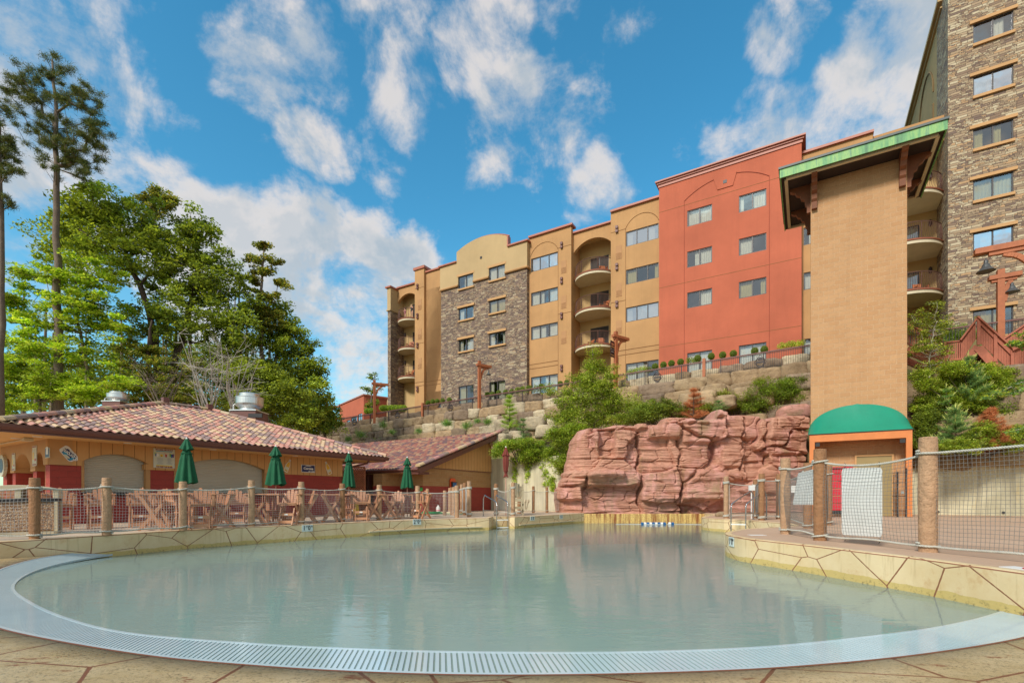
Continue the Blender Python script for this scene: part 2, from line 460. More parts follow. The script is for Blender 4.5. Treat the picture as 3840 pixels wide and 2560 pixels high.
# behind the camera the sky is broken cloud everywhere
back = mapr(nt, sep.outputs[1], .25, -.1, 0, .95)
acc = math2(nt, 'MAXIMUM', acc, back)
def cn(vec, sc, det=9):
    n = N(nt, 'ShaderNodeTexNoise'); n.inputs['Scale'].default_value = sc; n.inputs['Detail'].default_value = det
    n.inputs['Roughness'].default_value = .62; n.inputs['Distortion'].default_value = .25; L(nt, vec, n.inputs['Vector']); return n.outputs['Fac']
nA = cn(nrm.outputs[0], 6.5, 8); nB = cn(cp, 2.6, 7)
nn = math2(nt, 'ADD', math2(nt, 'MULTIPLY', nA, .6), math2(nt, 'MULTIPLY', nB, .4))
cov = math2(nt, 'ADD', math2(nt, 'MULTIPLY', math2(nt, 'SUBTRACT', nn, .5), 8.0), math2(nt, 'SUBTRACT', math2(nt, 'MULTIPLY', acc, 1.55), .85))
dens = mapr(nt, cov, -.35, .85, 0, 1, 'SMOOTHSTEP')
# cheap self-shading: the same noise sampled a little towards the light
of = N(nt, 'ShaderNodeVectorMath', operation='ADD'); of.inputs[1].default_value = (-.05, -.03, .06); L(nt, nrm.outputs[0], of.inputs[0])
nS = cn(of.outputs[0], 6.5, 5)
lit = mapr(nt, math2(nt, 'SUBTRACT', nA, nS), -.09, .09, 0, 1, 'SMOOTHSTEP')
thick = mapr(nt, cov, .25, 1.2, 1, 0)
bright = math2(nt, 'MULTIPLY', math2(nt, 'ADD', math2(nt, 'MULTIPLY', lit, .5), .5), math2(nt, 'ADD', math2(nt, 'MULTIPLY', thick, .45), .55))
ccol = mixc(nt, mapr(nt, bright, .25, .85), (2.1, 2.45, 2.75), (4.1, 3.75, 3.5))
hs = N(nt, 'ShaderNodeHueSaturation'); hs.inputs['Hue'].default_value = .492; hs.inputs['Saturation'].default_value = 1.30; hs.inputs['Value'].default_value = .92
L(nt, sky.outputs[0], hs.inputs['Color'])
thin = mapr(nt, math2(nt, 'SUBTRACT', 1.0, sep.outputs[2]), .55, 1.0, 0, .25)
skyc = mixc(nt, thin, mixc(nt, 1.0, hs.outputs[0], (.95, 1.25, 1.08), 'MULTIPLY'), (2.6, 3.6, 4.0))
L(nt, mixc(nt, math2(nt, 'MULTIPLY', dens, .88), skyc, ccol), bg.inputs['Color'])
bg.inputs['Strength'].default_value = .10
SC.view_settings.view_transform = 'Standard'; SC.view_settings.look = 'None'
SC.view_settings.gamma = 1; SC.view_settings.exposure = 1.08
try:
    SC.cycles.max_bounces = 6; SC.cycles.transparent_max_bounces = 24; SC.cycles.caustics_reflective = False; SC.cycles.caustics_refractive = False
    SC.cycles.sample_clamp_indirect = 4
except Exception: pass

# ------------------------------------------------------------------ pool shell, decks, beach
LEFT = [(-12.2,5.0),(-10.9,7.2),(-9.75,9.1),(-9.35,9.9),(-8.96,10.9),(-8.45,12.2),(-7.85,13.15),(-6.75,14.4),(-5.3,16.07),(-3.89,17.5),(-2.6,18.6),(-.91,19.4)]
LREC = [(-.80,20.7),(-.12,21.0),(-.10,20.5),(.11,20.4)]
LFAR = [(.11,20.4),(1.51,22.1),(2.7,23.6),(3.6,24.6)]
RIGHT = [(6.4,-3),(6.15,0),(5.92,3.0),(5.74,5.4),(5.62,6.7),(5.42,7.53),(5.22,8.46),(4.96,9.3),(4.74,10.14),(4.78,10.9),(4.98,11.5),(5.33,12.05),(6.0,12.85),(6.74,13.35),(7.54,13.85),(8.3,14.5),(8.62,15.5),(8.55,16.5),(8.45,17.6)]
RREC = [(8.25,18.25),(7.93,18.4)]
RFAR = [(7.93,18.4),(7.66,19.4),(7.85,20.4),(8.6,21.6),(9.4,23.0),(9.6,24.6)]
def v2(l): return [Vector((p[0], p[1], 0)) for p in l]
cl = catmull(v2(LEFT), 6)
leftc = cl + v2(LREC[:-1]) + catmull(v2(LFAR), 5)
cr = catmull(v2(RIGHT), 6)
rightc = cr + v2(RREC[:-1]) + catmull(v2(RFAR), 6)

def wallstrip(pts, z0, z1, inward, cap=.13, thick=.25):
    """upright pool wall along pts with a cap; inward=+1 when the pool lies left of the walking direction"""
    m = MB(); s = 0; n = len(pts); nor = []
    for i in range(n):
        d = (pts[min(i+1, n-1)]-pts[max(i-1, 0)]).normalized(); nor.append(Vector((-d.y, d.x, 0))*inward)
    V = []; UV = []
    for i, p in enumerate(pts):
        if i: s += (p-pts[i-1]).length
        q = p - nor[i]*cap
        for pt, z, u, v in ((p, z0, s, z0), (p, z1-.018, s, z1-.018), (p - nor[i]*.012, z1, s, z1+.01), (q, z1, s, z1+cap), (q, z1-.1, s, z1+cap+.1)):
            V.append((pt.x, pt.y, z)); UV.append((u, v))
    Fc = []
    for i in range(n-1):
        for k in range(4):
            a = i*5+k; fc = (a, a+5, a+6, a+1)
            Fc.append(fc if inward > 0 else fc[::-1])
    m.add(V, Fc); m.uv = UV
    return m, nor

def copingmat():
    m, nt, b = newmat('painted_coping')
    uv = coords(nt, 'UV'); co = coords(nt)
    sp = N(nt, 'ShaderNodeSeparateXYZ'); L(nt, uv, sp.inputs[0])
    mp = N(nt, 'ShaderNodeMapping'); mp.inputs['Scale'].default_value = (1.15, 1.9, 1); mp.inputs['Location'].default_value = (.3, .35, 0); L(nt, uv, mp.inputs[0])
    vo = N(nt, 'ShaderNodeTexVoronoi', feature='DISTANCE_TO_EDGE', voronoi_dimensions='2D'); vo.inputs['Scale'].default_value = 1.0; vo.inputs['Randomness'].default_value = .9
    L(nt, mp.outputs[0], vo.inputs['Vector'])
    wid = math2(nt, 'ADD', math2(nt, 'MULTIPLY', noise(nt, uv, 14, 3), .012), .007)
    line = math2(nt, 'LESS_THAN', vo.outputs['Distance'], wid)
    base = mixc(nt, mapr(nt, noise(nt, co, 1.6, 5, .6), .3, .7), srgb(214,186,138), srgb(228,206,164))
    patch = mapr(nt, noise(nt, co, 2.3, 7, .8), .54, .7, 0, .6)
    base = mixc(nt, patch, base, srgb(196,150,98))
    drip = mapr(nt, noise(nt, coords(nt, 'Object', (5, 5, .35)), 1.1, 5, .7), .56, .72, 0, .5)
    base = mixc(nt, drip, base, srgb(150,118,70))
    # stain band at the water line, with a ragged top edge
    edge = math2(nt, 'ADD', math2(nt, 'MULTIPLY', noise(nt, coords(nt, 'Object', (1, 1, 1)), 2.2, 5, .6), .12), .045)
    wl = math2(nt, 'LESS_THAN', sp.outputs[1], edge)
    base = mixc(nt, math2(nt, 'MULTIPLY', wl, .75), base, srgb(196,170,92))
    moss = math2(nt, 'MULTIPLY', mapr(nt, noise(nt, co, 18, 5, .75), .52, .66, 0, .8), mapr(nt, sp.outputs[1], .11, .02))
    base = mixc(nt, moss, base, srgb(84,72,44))
    c = mixc(nt, line, base, srgb(140,92,62))
    capl = mapr(nt, math2(nt, 'ABSOLUTE', math2(nt, 'SUBTRACT', sp.outputs[1], DECK-.016)), .008, .012, 1, 0)
    c = mixc(nt, capl, c, srgb(150,98,70))
    L(nt, c, b.inputs['Base Color']); b.inputs['Roughness'].default_value = .62
    hh = math2(nt, 'ADD', noise(nt, co, 30, 5, .7), math2(nt, 'MULTIPLY', line, -.8)); bump(nt, hh, b, .3, .01)
    return m
m_coping = copingmat()
def rustmat():
    m, nt, b = newmat('rust_stained_coping'); uv = coords(nt, 'UV')
    mp = N(nt, 'ShaderNodeMapping'); mp.inputs['Scale'].default_value = (1.0, 1.9, 1); L(nt, uv, mp.inputs[0])
    vo = N(nt, 'ShaderNodeTexVoronoi', feature='DISTANCE_TO_EDGE', voronoi_dimensions='2D'); L(nt, mp.outputs[0], vo.inputs['Vector'])
    line = math2(nt, 'LESS_THAN', vo.outputs['Distance'], .02)
    st = noise(nt, coords(nt, 'Object', (4, 4, .3)), 1.2, 6, .75)
    c = mixc(nt, mapr(nt, st, .44, .60), srgb(220,186,112), srgb(138,80,36))
    c = mixc(nt, mapr(nt, noise(nt, coords(nt, 'Object', (7, 7, .6)), 1.6, 5, .7), .58, .72, 0, .7), c, srgb(70,40,22))
    c = mixc(nt, line, c, srgb(120,74,48)); L(nt, c, b.inputs['Base Color']); b.inputs['Roughness'].default_value = .6
    return m
m_rust = rustmat()
mw, nl = wallstrip(leftc, -1.35, DECK, -1)
lw = mw.build('pool_wall', m_coping); tag(lw, 'cream painted pool wall with brown crack lines below the bar terrace and left rope fence', 'wall')
mw, nr = wallstrip(rightc, -1.35, DECK, 1)
rw = mw.build('pool_wall', m_coping); tag(rw, 'cream painted curved pool wall around the right deck with the white depth plate at its tip', 'wall')
mw, _ = wallstrip(v2([(3.6,24.6),(6,24.6),(9.6,24.6)]), -1.35, DECK-.02, -1)
bw = mw.build('pool_wall', m_rust); tag(bw, 'rust streaked yellow pool wall under the red rock waterfall', 'wall')
def shelf(pts, z, name_off=0):
    m = MB(); V = []; n = len(pts)
    return m
# ledge rail along the deep part of the left wall (a step bar cast in the wall)
def ledge(pts, inward, z, label):
    m = MB(); n = len(pts); V = []
    for i, p in enumerate(pts):
        d = (pts[min(i+1, n-1)]-pts[max(i-1, 0)]).normalized(); nn_ = Vector((-d.y, d.x, 0))*inward
        for a, b in ((-.02, z), (.06, z), (.06, z+.035), (-.02, z+.035)):
            q = p+nn_*a; V.append((q.x, q.y, b))
    Fc = [(i*4+k, (i+1)*4+k, (i+1)*4+(k+1) % 4, i*4+(k+1) % 4) for i in range(n-1) for k in range(4)] + [(0,1,2,3), ((n-1)*4+3,(n-1)*4+2,(n-1)*4+1,(n-1)*4)]
    m.add(V, Fc); o = m.build('step_ledge', m_cream, lw); o['label'] = label
sl = [p for p in cl if -5.0 < p.x < -1.0]
ledge(sl, -1, .13, 'long cream step ledge under the 2 ft marker'); ledge([Vector((.3,20.62,0)), Vector((1.5,22.09,0)), Vector((3.0,23.98,0))], -1, .13, 'long cream step ledge under the 3 ft markers')

# decks
def deckmat(name, c1, c2):
    m, nt, b = newmat(name); co = coords(nt)
    c = mixc(nt, mapr(nt, noise(nt, co, .6, 6, .65), .3, .7), c1, c2)
    c = mixc(nt, mapr(nt, noise(nt, co, 60, 3, .8), .55, .75, 0, .35), c, dk(c1, .55))
    c = mixc(nt, mapr(nt, noise(nt, co, 1.7, 7, .75), .58, .72, 0, .3), c, dk(c1, .7))
    L(nt, c, b.inputs['Base Color']); b.inputs['Roughness'].default_value = .75
    bump(nt, noise(nt, co, 70, 4, .8), b, .35, .006); return m
m_deckL = deckmat('grey_brown_deck', srgb(186,162,138), srgb(200,178,152))
m_deckR = deckmat('tan_knockdown_deck', srgb(184,150,122), srgb(198,166,138))
def flat(name, poly, z, mat, th=.12):
    m = MB(); tris = tessellate_polygon([[Vector((p[0], p[1], 0)) for p in poly]])
    n = len(poly); up = []
    for t in tris:
        a, b_, c = [Vector((poly[i][0], poly[i][1], 0)) for i in t]
        up.append(t if (b_-a).cross(c-a).z > 0 else t[::-1])
    m.add([(p[0], p[1], z) for p in poly], up)
    return m.build(name, mat, kind='structure')
inL = [p - nl[i]*.125 for i, p in enumerate(leftc)]
dl = flat('pool_terrace', [(p.x, p.y) for p in inL] + [(3.6,24.75),(4.5,27.5),(-1.5,31),(-8,42),(-40,42),(-45,5)], DECK-.006, m_deckL)
inR = [p - nr[i]*.125 for i, p in enumerate(rightc)]
dr_ = flat('pool_deck', [(p.x, p.y) for p in inR] + [(9.6,27),(14,31),(22,26),(40,14),(40,-3)], DECK-.006, m_deckR)

# grating curves (x, y, z)
OUT = [(-9.1,11.2,.15),(-9.2,10.3,.15),(-9.15,9.4,.13),(-8.62,8.25,.09),(-7.6,6.95,.04),(-6.45,5.9,.01),(-5.25,5.05,0),(-3.29,4.245,0),(-1.99,3.916,0),(-.918,3.76,0),(0,3.714,0),(1.077,3.76,0),(2.144,3.886,0),(3.42,4.186,0),(4.85,4.70,0),(5.78,5.25,0)]
INN = [(-8.85,11.9,.05),(-8.95,10.6,.05),(-8.75,9.4,.03),(-8.2,8.3,.015),(-7.3,7.2,0),(-6.05,6.19,0),(-4.85,5.38,0),(-3.73,4.81,0),(-2.27,4.457,0),(-1.045,4.28,0),(.09,4.22,0),(1.216,4.245,0),(2.437,4.418,0),(3.99,4.889,0),(5.0,5.33,0),(5.70,5.72,0)]
oc = catmull(OUT, 10); ic = catmull(INN, 10)
def resample(c, n):
    d = [0]
    for a, b in zip(c, c[1:]): d.append(d[-1]+(b-a).length)
    out = []; j = 0
    for i in range(n):
        t = d[-1]*i/(n-1)
        while j < len(c)-2 and d[j+1] < t: j += 1
        k = (t-d[j])/max(1e-9, d[j+1]-d[j]); out.append(c[j].lerp(c[j+1], k))
    return out
NS = 400
ro = resample(oc, NS+1); ri = resample(ic, NS+1)
m = MB()
for i in range(NS):
    a0 = ro[i].lerp(ro[i+1], .17); a1 = ro[i].lerp(ro[i+1], .83); b0 = ri[i].lerp(ri[i+1], .17); b1 = ri[i].lerp(ri[i+1], .83)
    zt = .004
    v = [(p.x, p.y, p.z+zz) for zz in (zt-.03, zt) for p in (a0, a1, b1, b0)]
    m.add(v, [(4,5,6,7),(0,4,7,3),(1,2,6,5)])
def rail(c, w, zz=.006):
    V = []; n = len(c)
    for i, p in enumerate(c):
        d = (c[min(i+1, n-1)]-c[max(i-1, 0)]).normalized(); nn_ = Vector((-d.y, d.x, 0))
        V += [p-nn_*w/2+Vector((0,0,zz)), p+nn_*w/2+Vector((0,0,zz)), p+nn_*w/2+Vector((0,0,zz-.04)), p-nn_*w/2+Vector((0,0,zz-.04))]
    m.add(V, [(i*4+k, (i+1)*4+k, (i+1)*4+(k+1) % 4, i*4+(k+1) % 4) for i in range(n-1) for k in range(4)])
rail(ro[::4], .035); rail(ri[::4], .035); rail([a.lerp(b, .5) for a, b in zip(ro[::4], ri[::4])], .016, -.012)
m_grate = MAT('wet_white_grating', srgb(186,204,208), .10, .04, 3, spec=.8)
gr = m.build('drain_grating', m_grate); tag(gr, 'curved white slotted drain grating along the shallow edge of the pool', 'drain grating')

# pool floor
gx = np.linspace(-12.5, 10.5, 231); gy = np.linspace(3.2, 26, 229)
ix = np.array([p.x for p in ic]); iy = np.array([p.y for p in ic]); iz = np.array([p.z for p in ic])
o_ = np.argsort(ix); yin = np.interp(gx, ix[o_], iy[o_])
XX, YY = np.meshgrid(gx, gy); S = YY - yin[None, :]
prof = np.interp(S, [0, 1, 3, 7, 10.5, 13, 17, 20, 25], [0, .03, .1, .22, .34, .62, .92, 1.06, 1.1])
Z = np.where(S < 0, -.14, -.012 - prof)
V = np.stack([XX.ravel(), YY.ravel(), Z.ravel()], 1)
ny, nx = XX.shape; I = np.arange(ny*nx).reshape(ny, nx)
Q = np.stack([I[:-1, :-1].ravel(), I[:-1, 1:].ravel(), I[1:, 1:].ravel(), I[1:, :-1].ravel()], 1)
mf, nt, b = newmat('pool_plaster'); co = coords(nt)
c = mixc(nt, mapr(nt, noise(nt, co, .35, 5, .6), .35, .65), srgb(216,214,190), srgb(228,226,204))
c = mixc(nt, mapr(nt, noise(nt, co, 45, 3, .7), .45, .7, 0, .3), c, srgb(150,146,112))
L(nt, c, b.inputs['Base Color']); b.inputs['Roughness'].default_value = .9
npmesh('pool_basin', V, Q, mf, kind='structure', smooth=True)
# main drain covers
for (px, py, r) in ((2432, 2227, .16), (1213, 2152, .16)):
    Y = 1.42*F/(py-HY); p = at(px, py, Y)
    mm = MB(); mm.lathe([(.02,.0),(r,.0),(r,.02),(r*.8,.03),(.02,.034)], 20)
    o = mm.build('drain_cover', m_white); s_ = p.y - np.interp(p.x, ix[o_], iy[o_]); o.location = (p.x, p.y, -.012-float(np.interp(s_, [0,1,3,7,10.5,13,17], [0,.03,.1,.22,.34,.62,.92]))-.004)
    tag(o, 'round white drain cover on the pool floor ' + ('towards the right deck' if px > 2000 else 'towards the bar terrace'), 'drain cover')

# beach / foreground concrete
def beachmat():
    m, nt, b = newmat('stamped_concrete'); co = coords(nt)
    mp = N(nt, 'ShaderNodeMapping'); mp.inputs['Scale'].default_value = (.8, 1.25, 1); mp.inputs['Location'].default_value = (.35, .12, 0); L(nt, co, mp.inputs[0])
    vo = N(nt, 'ShaderNodeTexVoronoi', feature='DISTANCE_TO_EDGE', voronoi_dimensions='2D'); vo.inputs['Scale'].default_value = 1.0; L(nt, mp.outputs[0], vo.inputs['Vector'])
    wid = math2(nt, 'ADD', math2(nt, 'MULTIPLY', noise(nt, co, 9, 4), .014), .006)
    line = math2(nt, 'LESS_THAN', vo.outputs['Distance'], wid)
    c = mixc(nt, mapr(nt, noise(nt, co, 1.3, 6, .65), .3, .7), srgb(180,152,106), srgb(200,178,138))
    c = mixc(nt, mapr(nt, noise(nt, coords(nt, 'Object', (1, 3.2, 1)), 2.4, 7, .75), .5, .66, 0, .55), c, srgb(160,134,84))
    c = mixc(nt, mapr(nt, noise(nt, co, 34, 5, .9), .52, .60, 0, .8), c, srgb(96,78,52))
    c = mixc(nt, mapr(nt, noise(nt, coords(nt, 'Object', (1.3, 4.5, 1)), 1.5, 7, .72), .61, .635), c, srgb(134,76,46))
    c = mixc(nt, line, c, srgb(128,78,52))
    L(nt, c, b.inputs['Base Color'])
    L(nt, mapr(nt, noise(nt, co, 1.0, 4, .6), .35, .65, .22, .5), b.inputs['Roughness'])
    bump(nt, math2(nt, 'ADD', noise(nt, co, 55, 5, .75), math2(nt, 'MULTIPLY', line, -.6)), b, .35, .008)
    return m
m_beach = beachmat()
br = resample(oc, 120); V = []; n = len(br); R = [0, .02, .3, 1, 2, 3.5, 6, 9]
for i, p in enumerate(br):
    d = (br[min(i+1, n-1)]-br[max(i-1, 0)]).normalized(); nn_ = Vector((d.y, -d.x, 0))
    if i > 100: nn_ = (nn_ + Vector((0, -1, 0))*(i-100)/12).normalized()
    for r in R:
        q = p + nn_*(r+.018)*(1 if p.x > -5 else (.45 if r > 2 else 1)); V.append((q.x, q.y, p.z + .003 + .024*r*(1 if p.x > -6 else 3.5) if r else p.z-.06))
k = len(R); I = np.arange(n*k).reshape(n, k)
Q = np.stack([I[:-1, :-1].ravel(), I[:-1, 1:].ravel(), I[1:, 1:].ravel(), I[1:, :-1].ravel()], 1)[:, ::-1]
npmesh('beach_paving', V, Q, m_beach, kind='structure')
m = MB(); V = []
for p in ro[::4]: V.append(p)
mm_ = MB(); c_ = ro[::3]
for i, p in enumerate(c_):
    d = (c_[min(i+1, len(c_)-1)]-c_[max(i-1, 0)]).normalized(); nn_ = Vector((d.y, -d.x, 0))
    for a, z in ((.018, .0055), (.045, .0055)):
        q = p+nn_*a; mm_.v.append((q.x, q.y, p.z+z))
mm_.f = [(i*2, i*2+1, i*2+3, i*2+2) for i in range(len(c_)-1)]; mm_.c = [None]*len(mm_.f)
o = mm_.build('joint_line', MAT('brown_joint', srgb(128,76,50), .5, .15, 8), kind='structure')

# water body: closed volume, top at z = 0
wb = [(p.x-nl[i].x*.05, p.y-nl[i].y*.05) for i, p in enumerate(leftc) if p.y > 9.0 or i > 40]
wb = wb + [(9.6,24.65)] + [(p.x-nr[i].x*.05, p.y-nr[i].y*.05) for i, p in reversed(list(enumerate(rightc))) if p.y > 5.2] 
wb = wb + [(p.x, p.y) for p in reversed(ro[::6])]
wm_ = MB(); wm_.prism(wb, 2, -1.3, 0.0)
mwt, nt, b = newmat('pool_water'); nt.nodes.remove(b); outn = nt.nodes['Material Output']
co = coords(nt)
mpx = N(nt, 'ShaderNodeMapping'); mpx.inputs['Scale'].default_value = (.55, 1.5, 1); L(nt, co, mpx.inputs[0])
h1 = noise(nt, mpx.outputs[0], 2.6, 4, .55, .6); h2 = noise(nt, mpx.outputs[0], 9.0, 3, .5, .3)
sepw = N(nt, 'ShaderNodeSeparateXYZ'); L(nt, co, sepw.inputs[0])
hh = math2(nt, 'ADD', math2(nt, 'MULTIPLY', h1, 1.0), math2(nt, 'MULTIPLY', h2, .22))
bp = N(nt, 'ShaderNodeBump'); bp.inputs['Strength'].default_value = .10; bp.inputs['Distance'].default_value = .05; L(nt, hh, bp.inputs['Height'])
gl = N(nt, 'ShaderNodeBsdfGlossy'); gl.inputs['Roughness'].default_value = .025; L(nt, bp.outputs[0], gl.inputs['Normal'])
tr = N(nt, 'ShaderNodeBsdfTransparent'); tr.inputs[0].default_value = (.90, .97, .95, 1)
df = N(nt, 'ShaderNodeBsdfDiffuse'); df.inputs[0].default_value = (*srgb(190,216,204), 1)
mx1 = N(nt, 'ShaderNodeMixShader'); mx1.inputs[0].default_value = .42; L(nt, tr.outputs[0], mx1.inputs[1]); L(nt, df.outputs[0], mx1.inputs[2])
fr = N(nt, 'ShaderNodeFresnel'); fr.inputs['IOR'].default_value = 1.33; L(nt, bp.outputs[0], fr.inputs['Normal'])
mx2 = N(nt, 'ShaderNodeMixShader'); L(nt, fr.outputs[0], mx2.inputs[0]); L(nt, mx1.outputs[0], mx2.inputs[1]); L(nt, gl.outputs[0], mx2.inputs[2])
L(nt, mx2.outputs[0], outn.inputs['Surface'])
va = N(nt, 'ShaderNodeVolumeAbsorption'); va.inputs['Color'].default_value = (.10, .82, .76, 1); va.inputs['Density'].default_value = .12
L(nt, va.outputs[0], outn.inputs['Volume'])
wm_.build('pool_water', mwt, kind='structure')

# ground sheet under everything
m = MB(); m.add([(-900,-900,-1.6),(900,-900,-1.6),(900,900,-1.6),(-900,900,-1.6)], [(0,1,2,3)])
m_ground = MAT('earth', srgb(108,92,66), .95, .25, .3, .5, 6, dist=.05)
m.build('ground', m_ground, kind='structure')
# ------------------------------------------------------------------ shared building bits
def sidingmat():
    m, nt, b = newmat('grooved_siding'); uv = coords(nt, 'UV'); sp = N(nt, 'ShaderNodeSeparateXYZ'); L(nt, uv, sp.inputs[0])
    fr_ = math2(nt, 'FRACT', math2(nt, 'DIVIDE', sp.outputs[0], .30)); g = math2(nt, 'LESS_THAN', fr_, .05)
    co = coords(nt); base = mixc(nt, mapr(nt, noise(nt, co, .8, 5, .6), .3, .7), srgb(198,148,90), srgb(212,164,106))
    base = mixc(nt, mapr(nt, noise(nt, coords(nt, 'Object', (9, 9, .6)), 2, 5, .7), .45, .75, 0, .15), base, srgb(140,94,52))
    L(nt, mixc(nt, g, base, srgb(120,80,44)), b.inputs['Base Color']); b.inputs['Roughness'].default_value = .85
    bump(nt, math2(nt, 'MULTIPLY', g, -1.0), b, .8, .01); return m
m_side = sidingmat()
m_tile = MAT('clay_tile', (1,1,1), .75, .10, 3, .3, 40, attr=True, fine=.12)
TILEC = [srgb(208,176,136), srgb(198,142,122), srgb(150,120,110), srgb(202,166,124), srgb(190,126,108), srgb(138,112,106)]
TILED = [srgb(190,150,114), srgb(172,108,90), srgb(128,94,90), srgb(178,120,96), srgb(162,96,82), srgb(120,90,92)]
def tilefield(m, O, U, W, lo, hi, vmax, w=.235, e=.31, cols=TILEC, seed=1):
    rnd = random.Random(seed); O = Vector(O); U = Vector(U).normalized(); W = Vector(W).normalized(); Nn = U.cross(W)
    if Nn.z < 0: Nn = -Nn
    K = 6; rows = int(math.ceil(vmax/e)); gmin = min(lo(0), lo(vmax)); gmax = max(hi(0), hi(vmax))
    for j in range(rows):
        v0 = j*e - (.05 if j == 0 else 0); v1 = min((j+1)*e + .05, vmax)
        for i in range(int(gmin/w)-2, int(gmax/w)+2):
            a0 = i*w; mid = a0+w/2; vm = (v0+v1)/2
            if mid < lo(vm)-w or mid > hi(vm)+w: continue
            k = (i*2 + j*1 + rnd.choice((0, 0, 1, 2))) % 3
            col = cols[k + (3 if rnd.random() < .35 else 0)]; s = rnd.uniform(.86, 1.1); col = tuple(c*s for c in col)
            V = []
            dz = rnd.uniform(-.004, .004)
            for vv, lift in ((v0, .045), (v1, .012)):
                for q in range(K+1):
                    t = q/K; uu = min(max(a0+t*w, lo(max(vv,0))), hi(max(vv,0)))
                    hgt = .035*math.sin(2*PI*t - .4) + lift + dz
                    V.append(O+U*uu+W*vv+Nn*hgt)
            fcs = [(q, q+1, K+2+q, K+1+q) for q in range(K)]
            # front lip
            base = len(V)
            for q in range(K+1): V.append(V[q]-Nn*.03)
            fcs += [(base+q, base+q+1, q+1, q) for q in range(K)]
            m.add(V, fcs, col)
def capline(m, a, b, r=.11, seglen=.42, cols=TILEC, seed=3, lift=.06):
    rnd = random.Random(seed); a = Vector(a); b = Vector(b); d = b-a; n = max(1, int(d.length/seglen)); d.normalize(); L_ = (b-a).length/n
    side = d.cross(Vector((0,0,1))).normalized(); up = side.cross(d).normalized()
    for i in range(n):
        k = (i + (1 if rnd.random() < .2 else 0)) % 3; col = tuple(c*rnd.uniform(.9, 1.1) for c in cols[k])
        p = a+d*L_*i+up*lift; q = a+d*L_*(i+1.08)+up*(lift-.0)
        V = []
        for pt, rr in ((p, r*1.08), (q, r*.9)):
            for s in range(9):
                t = PI*s/8-.0
                V.append(pt+side*math.cos(t)*rr*1.1+up*math.sin(t)*rr)
        m.add(V, [(s, s+1, 10+s, 9+s) for s in range(8)] + [tuple(range(8, -1, -1))], col)

def arcpts(x0, x1, zs, zc, n=14):
    """points of a segmental arch from (x0,zs) over crown zc to (x1,zs)"""
    h = zc-zs; hw = (x1-x0)/2; R = (hw*hw+h*h)/(2*h); cx = (x0+x1)/2; cz = zc-R; th = math.asin(min(1, hw/R))
    if h > hw*.99: th = PI/2
    return [(cx+R*math.sin(-th+2*th*i/n), cz+R*math.cos(-th+2*th*i/n)) for i in range(n+1)]

def text(body, size, mat, parent, M4, name='lettering', label=None, extr=.004, bold=0, sx=1, align='CENTER'):
    cu = bpy.data.curves.new(name, 'FONT'); cu.body = body; cu.size = size; cu.extrude = extr; cu.align_x = align; cu.align_y = 'CENTER'; cu.offset = bold
    cu.resolution_u = 3
    t = bpy.data.objects.new(name, cu); COL.objects.link(t)
    dg = bpy.context.evaluated_depsgraph_get(); me = bpy.data.meshes.new_from_object(t.evaluated_get(dg))
    bpy.data.objects.remove(t, do_unlink=True)
    for v in me.vertices: v.co.x *= sx
    me.transform(M4)
    if parent is not None and parent in OFF: me.transform(Matrix.Translation(-OFF[parent]))
    me.materials.clear(); me.materials.append(mat); me.name = name
    o = bpy.data.objects.new(name, me); COL.objects.link(o); o.parent = parent
    if label: o['label'] = label
    return o
def upright(x, y, z, rz=0, roll=0):
    """matrix standing a text up in an x-z plane facing -y"""
    return Matrix.Translation((x, y, z)) @ Matrix.Rotation(rz, 4, 'Z') @ Matrix.Rotation(PI/2, 4, 'X') @ Matrix.Rotation(roll, 4, 'Z')

# ------------------------------------------------------------------ BAR BUILDING
Bf = Frame(-13.7, 14.6, .533, .846)
bar = root('bar_building', Bf, (0, 0, DECK), 'tan and red block poolside bar building with hipped clay tile roof and roller shutters', 'building')
ZC, ZS, ZA = 2.28, 3.04, 2.70
def bx(*a, **k): m = MB(); m.box(*a, **k); return m
bx(.0, .0, .45, .73, .4, ZC).build('corner_pier', m_cmured, bar)
bx(2.56, .0, .45, 3.31, .4, ZC).build('pier', m_cmured, bar)
bx(6.75, .0, .45, 10.42, .4, ZC).build('block_wall', m_cmured, bar)
m = bx(.73, .05, .45, 2.56, .3, 1.36); m.box(3.31, .05, .45, 6.75, .3, 1.36); m.each('counter_front', m_cmured, bar)
m = bx(.735, -.22, 1.38, 2.555, .3, 1.47); m.box(3.315, -.22, 1.38, 6.745, .3, 1.47); m.each('counter', MAT('dark_counter', (.035,.03,.03), .3, .2, 6), bar, bevel=.01)
poly = [(-.06, ZS), (-.06, ZC), (.73, ZC), (.73, 2.42)] + arcpts(.76, 2.5, 2.44, ZA) + [(2.5, 2.42), (2.38, 2.42), (2.38, 2.24), (3.45, 2.24), (3.45, 2.42)] + arcpts(3.5, 6.62, 2.42, 2.76, 20) + [(6.62, 2.3), (6.75, ZC), (10.48, ZC), (10.48, ZS)]
m = MB(); m.wallpoly(poly, -.05, .12); m.build('siding', m_side, bar)
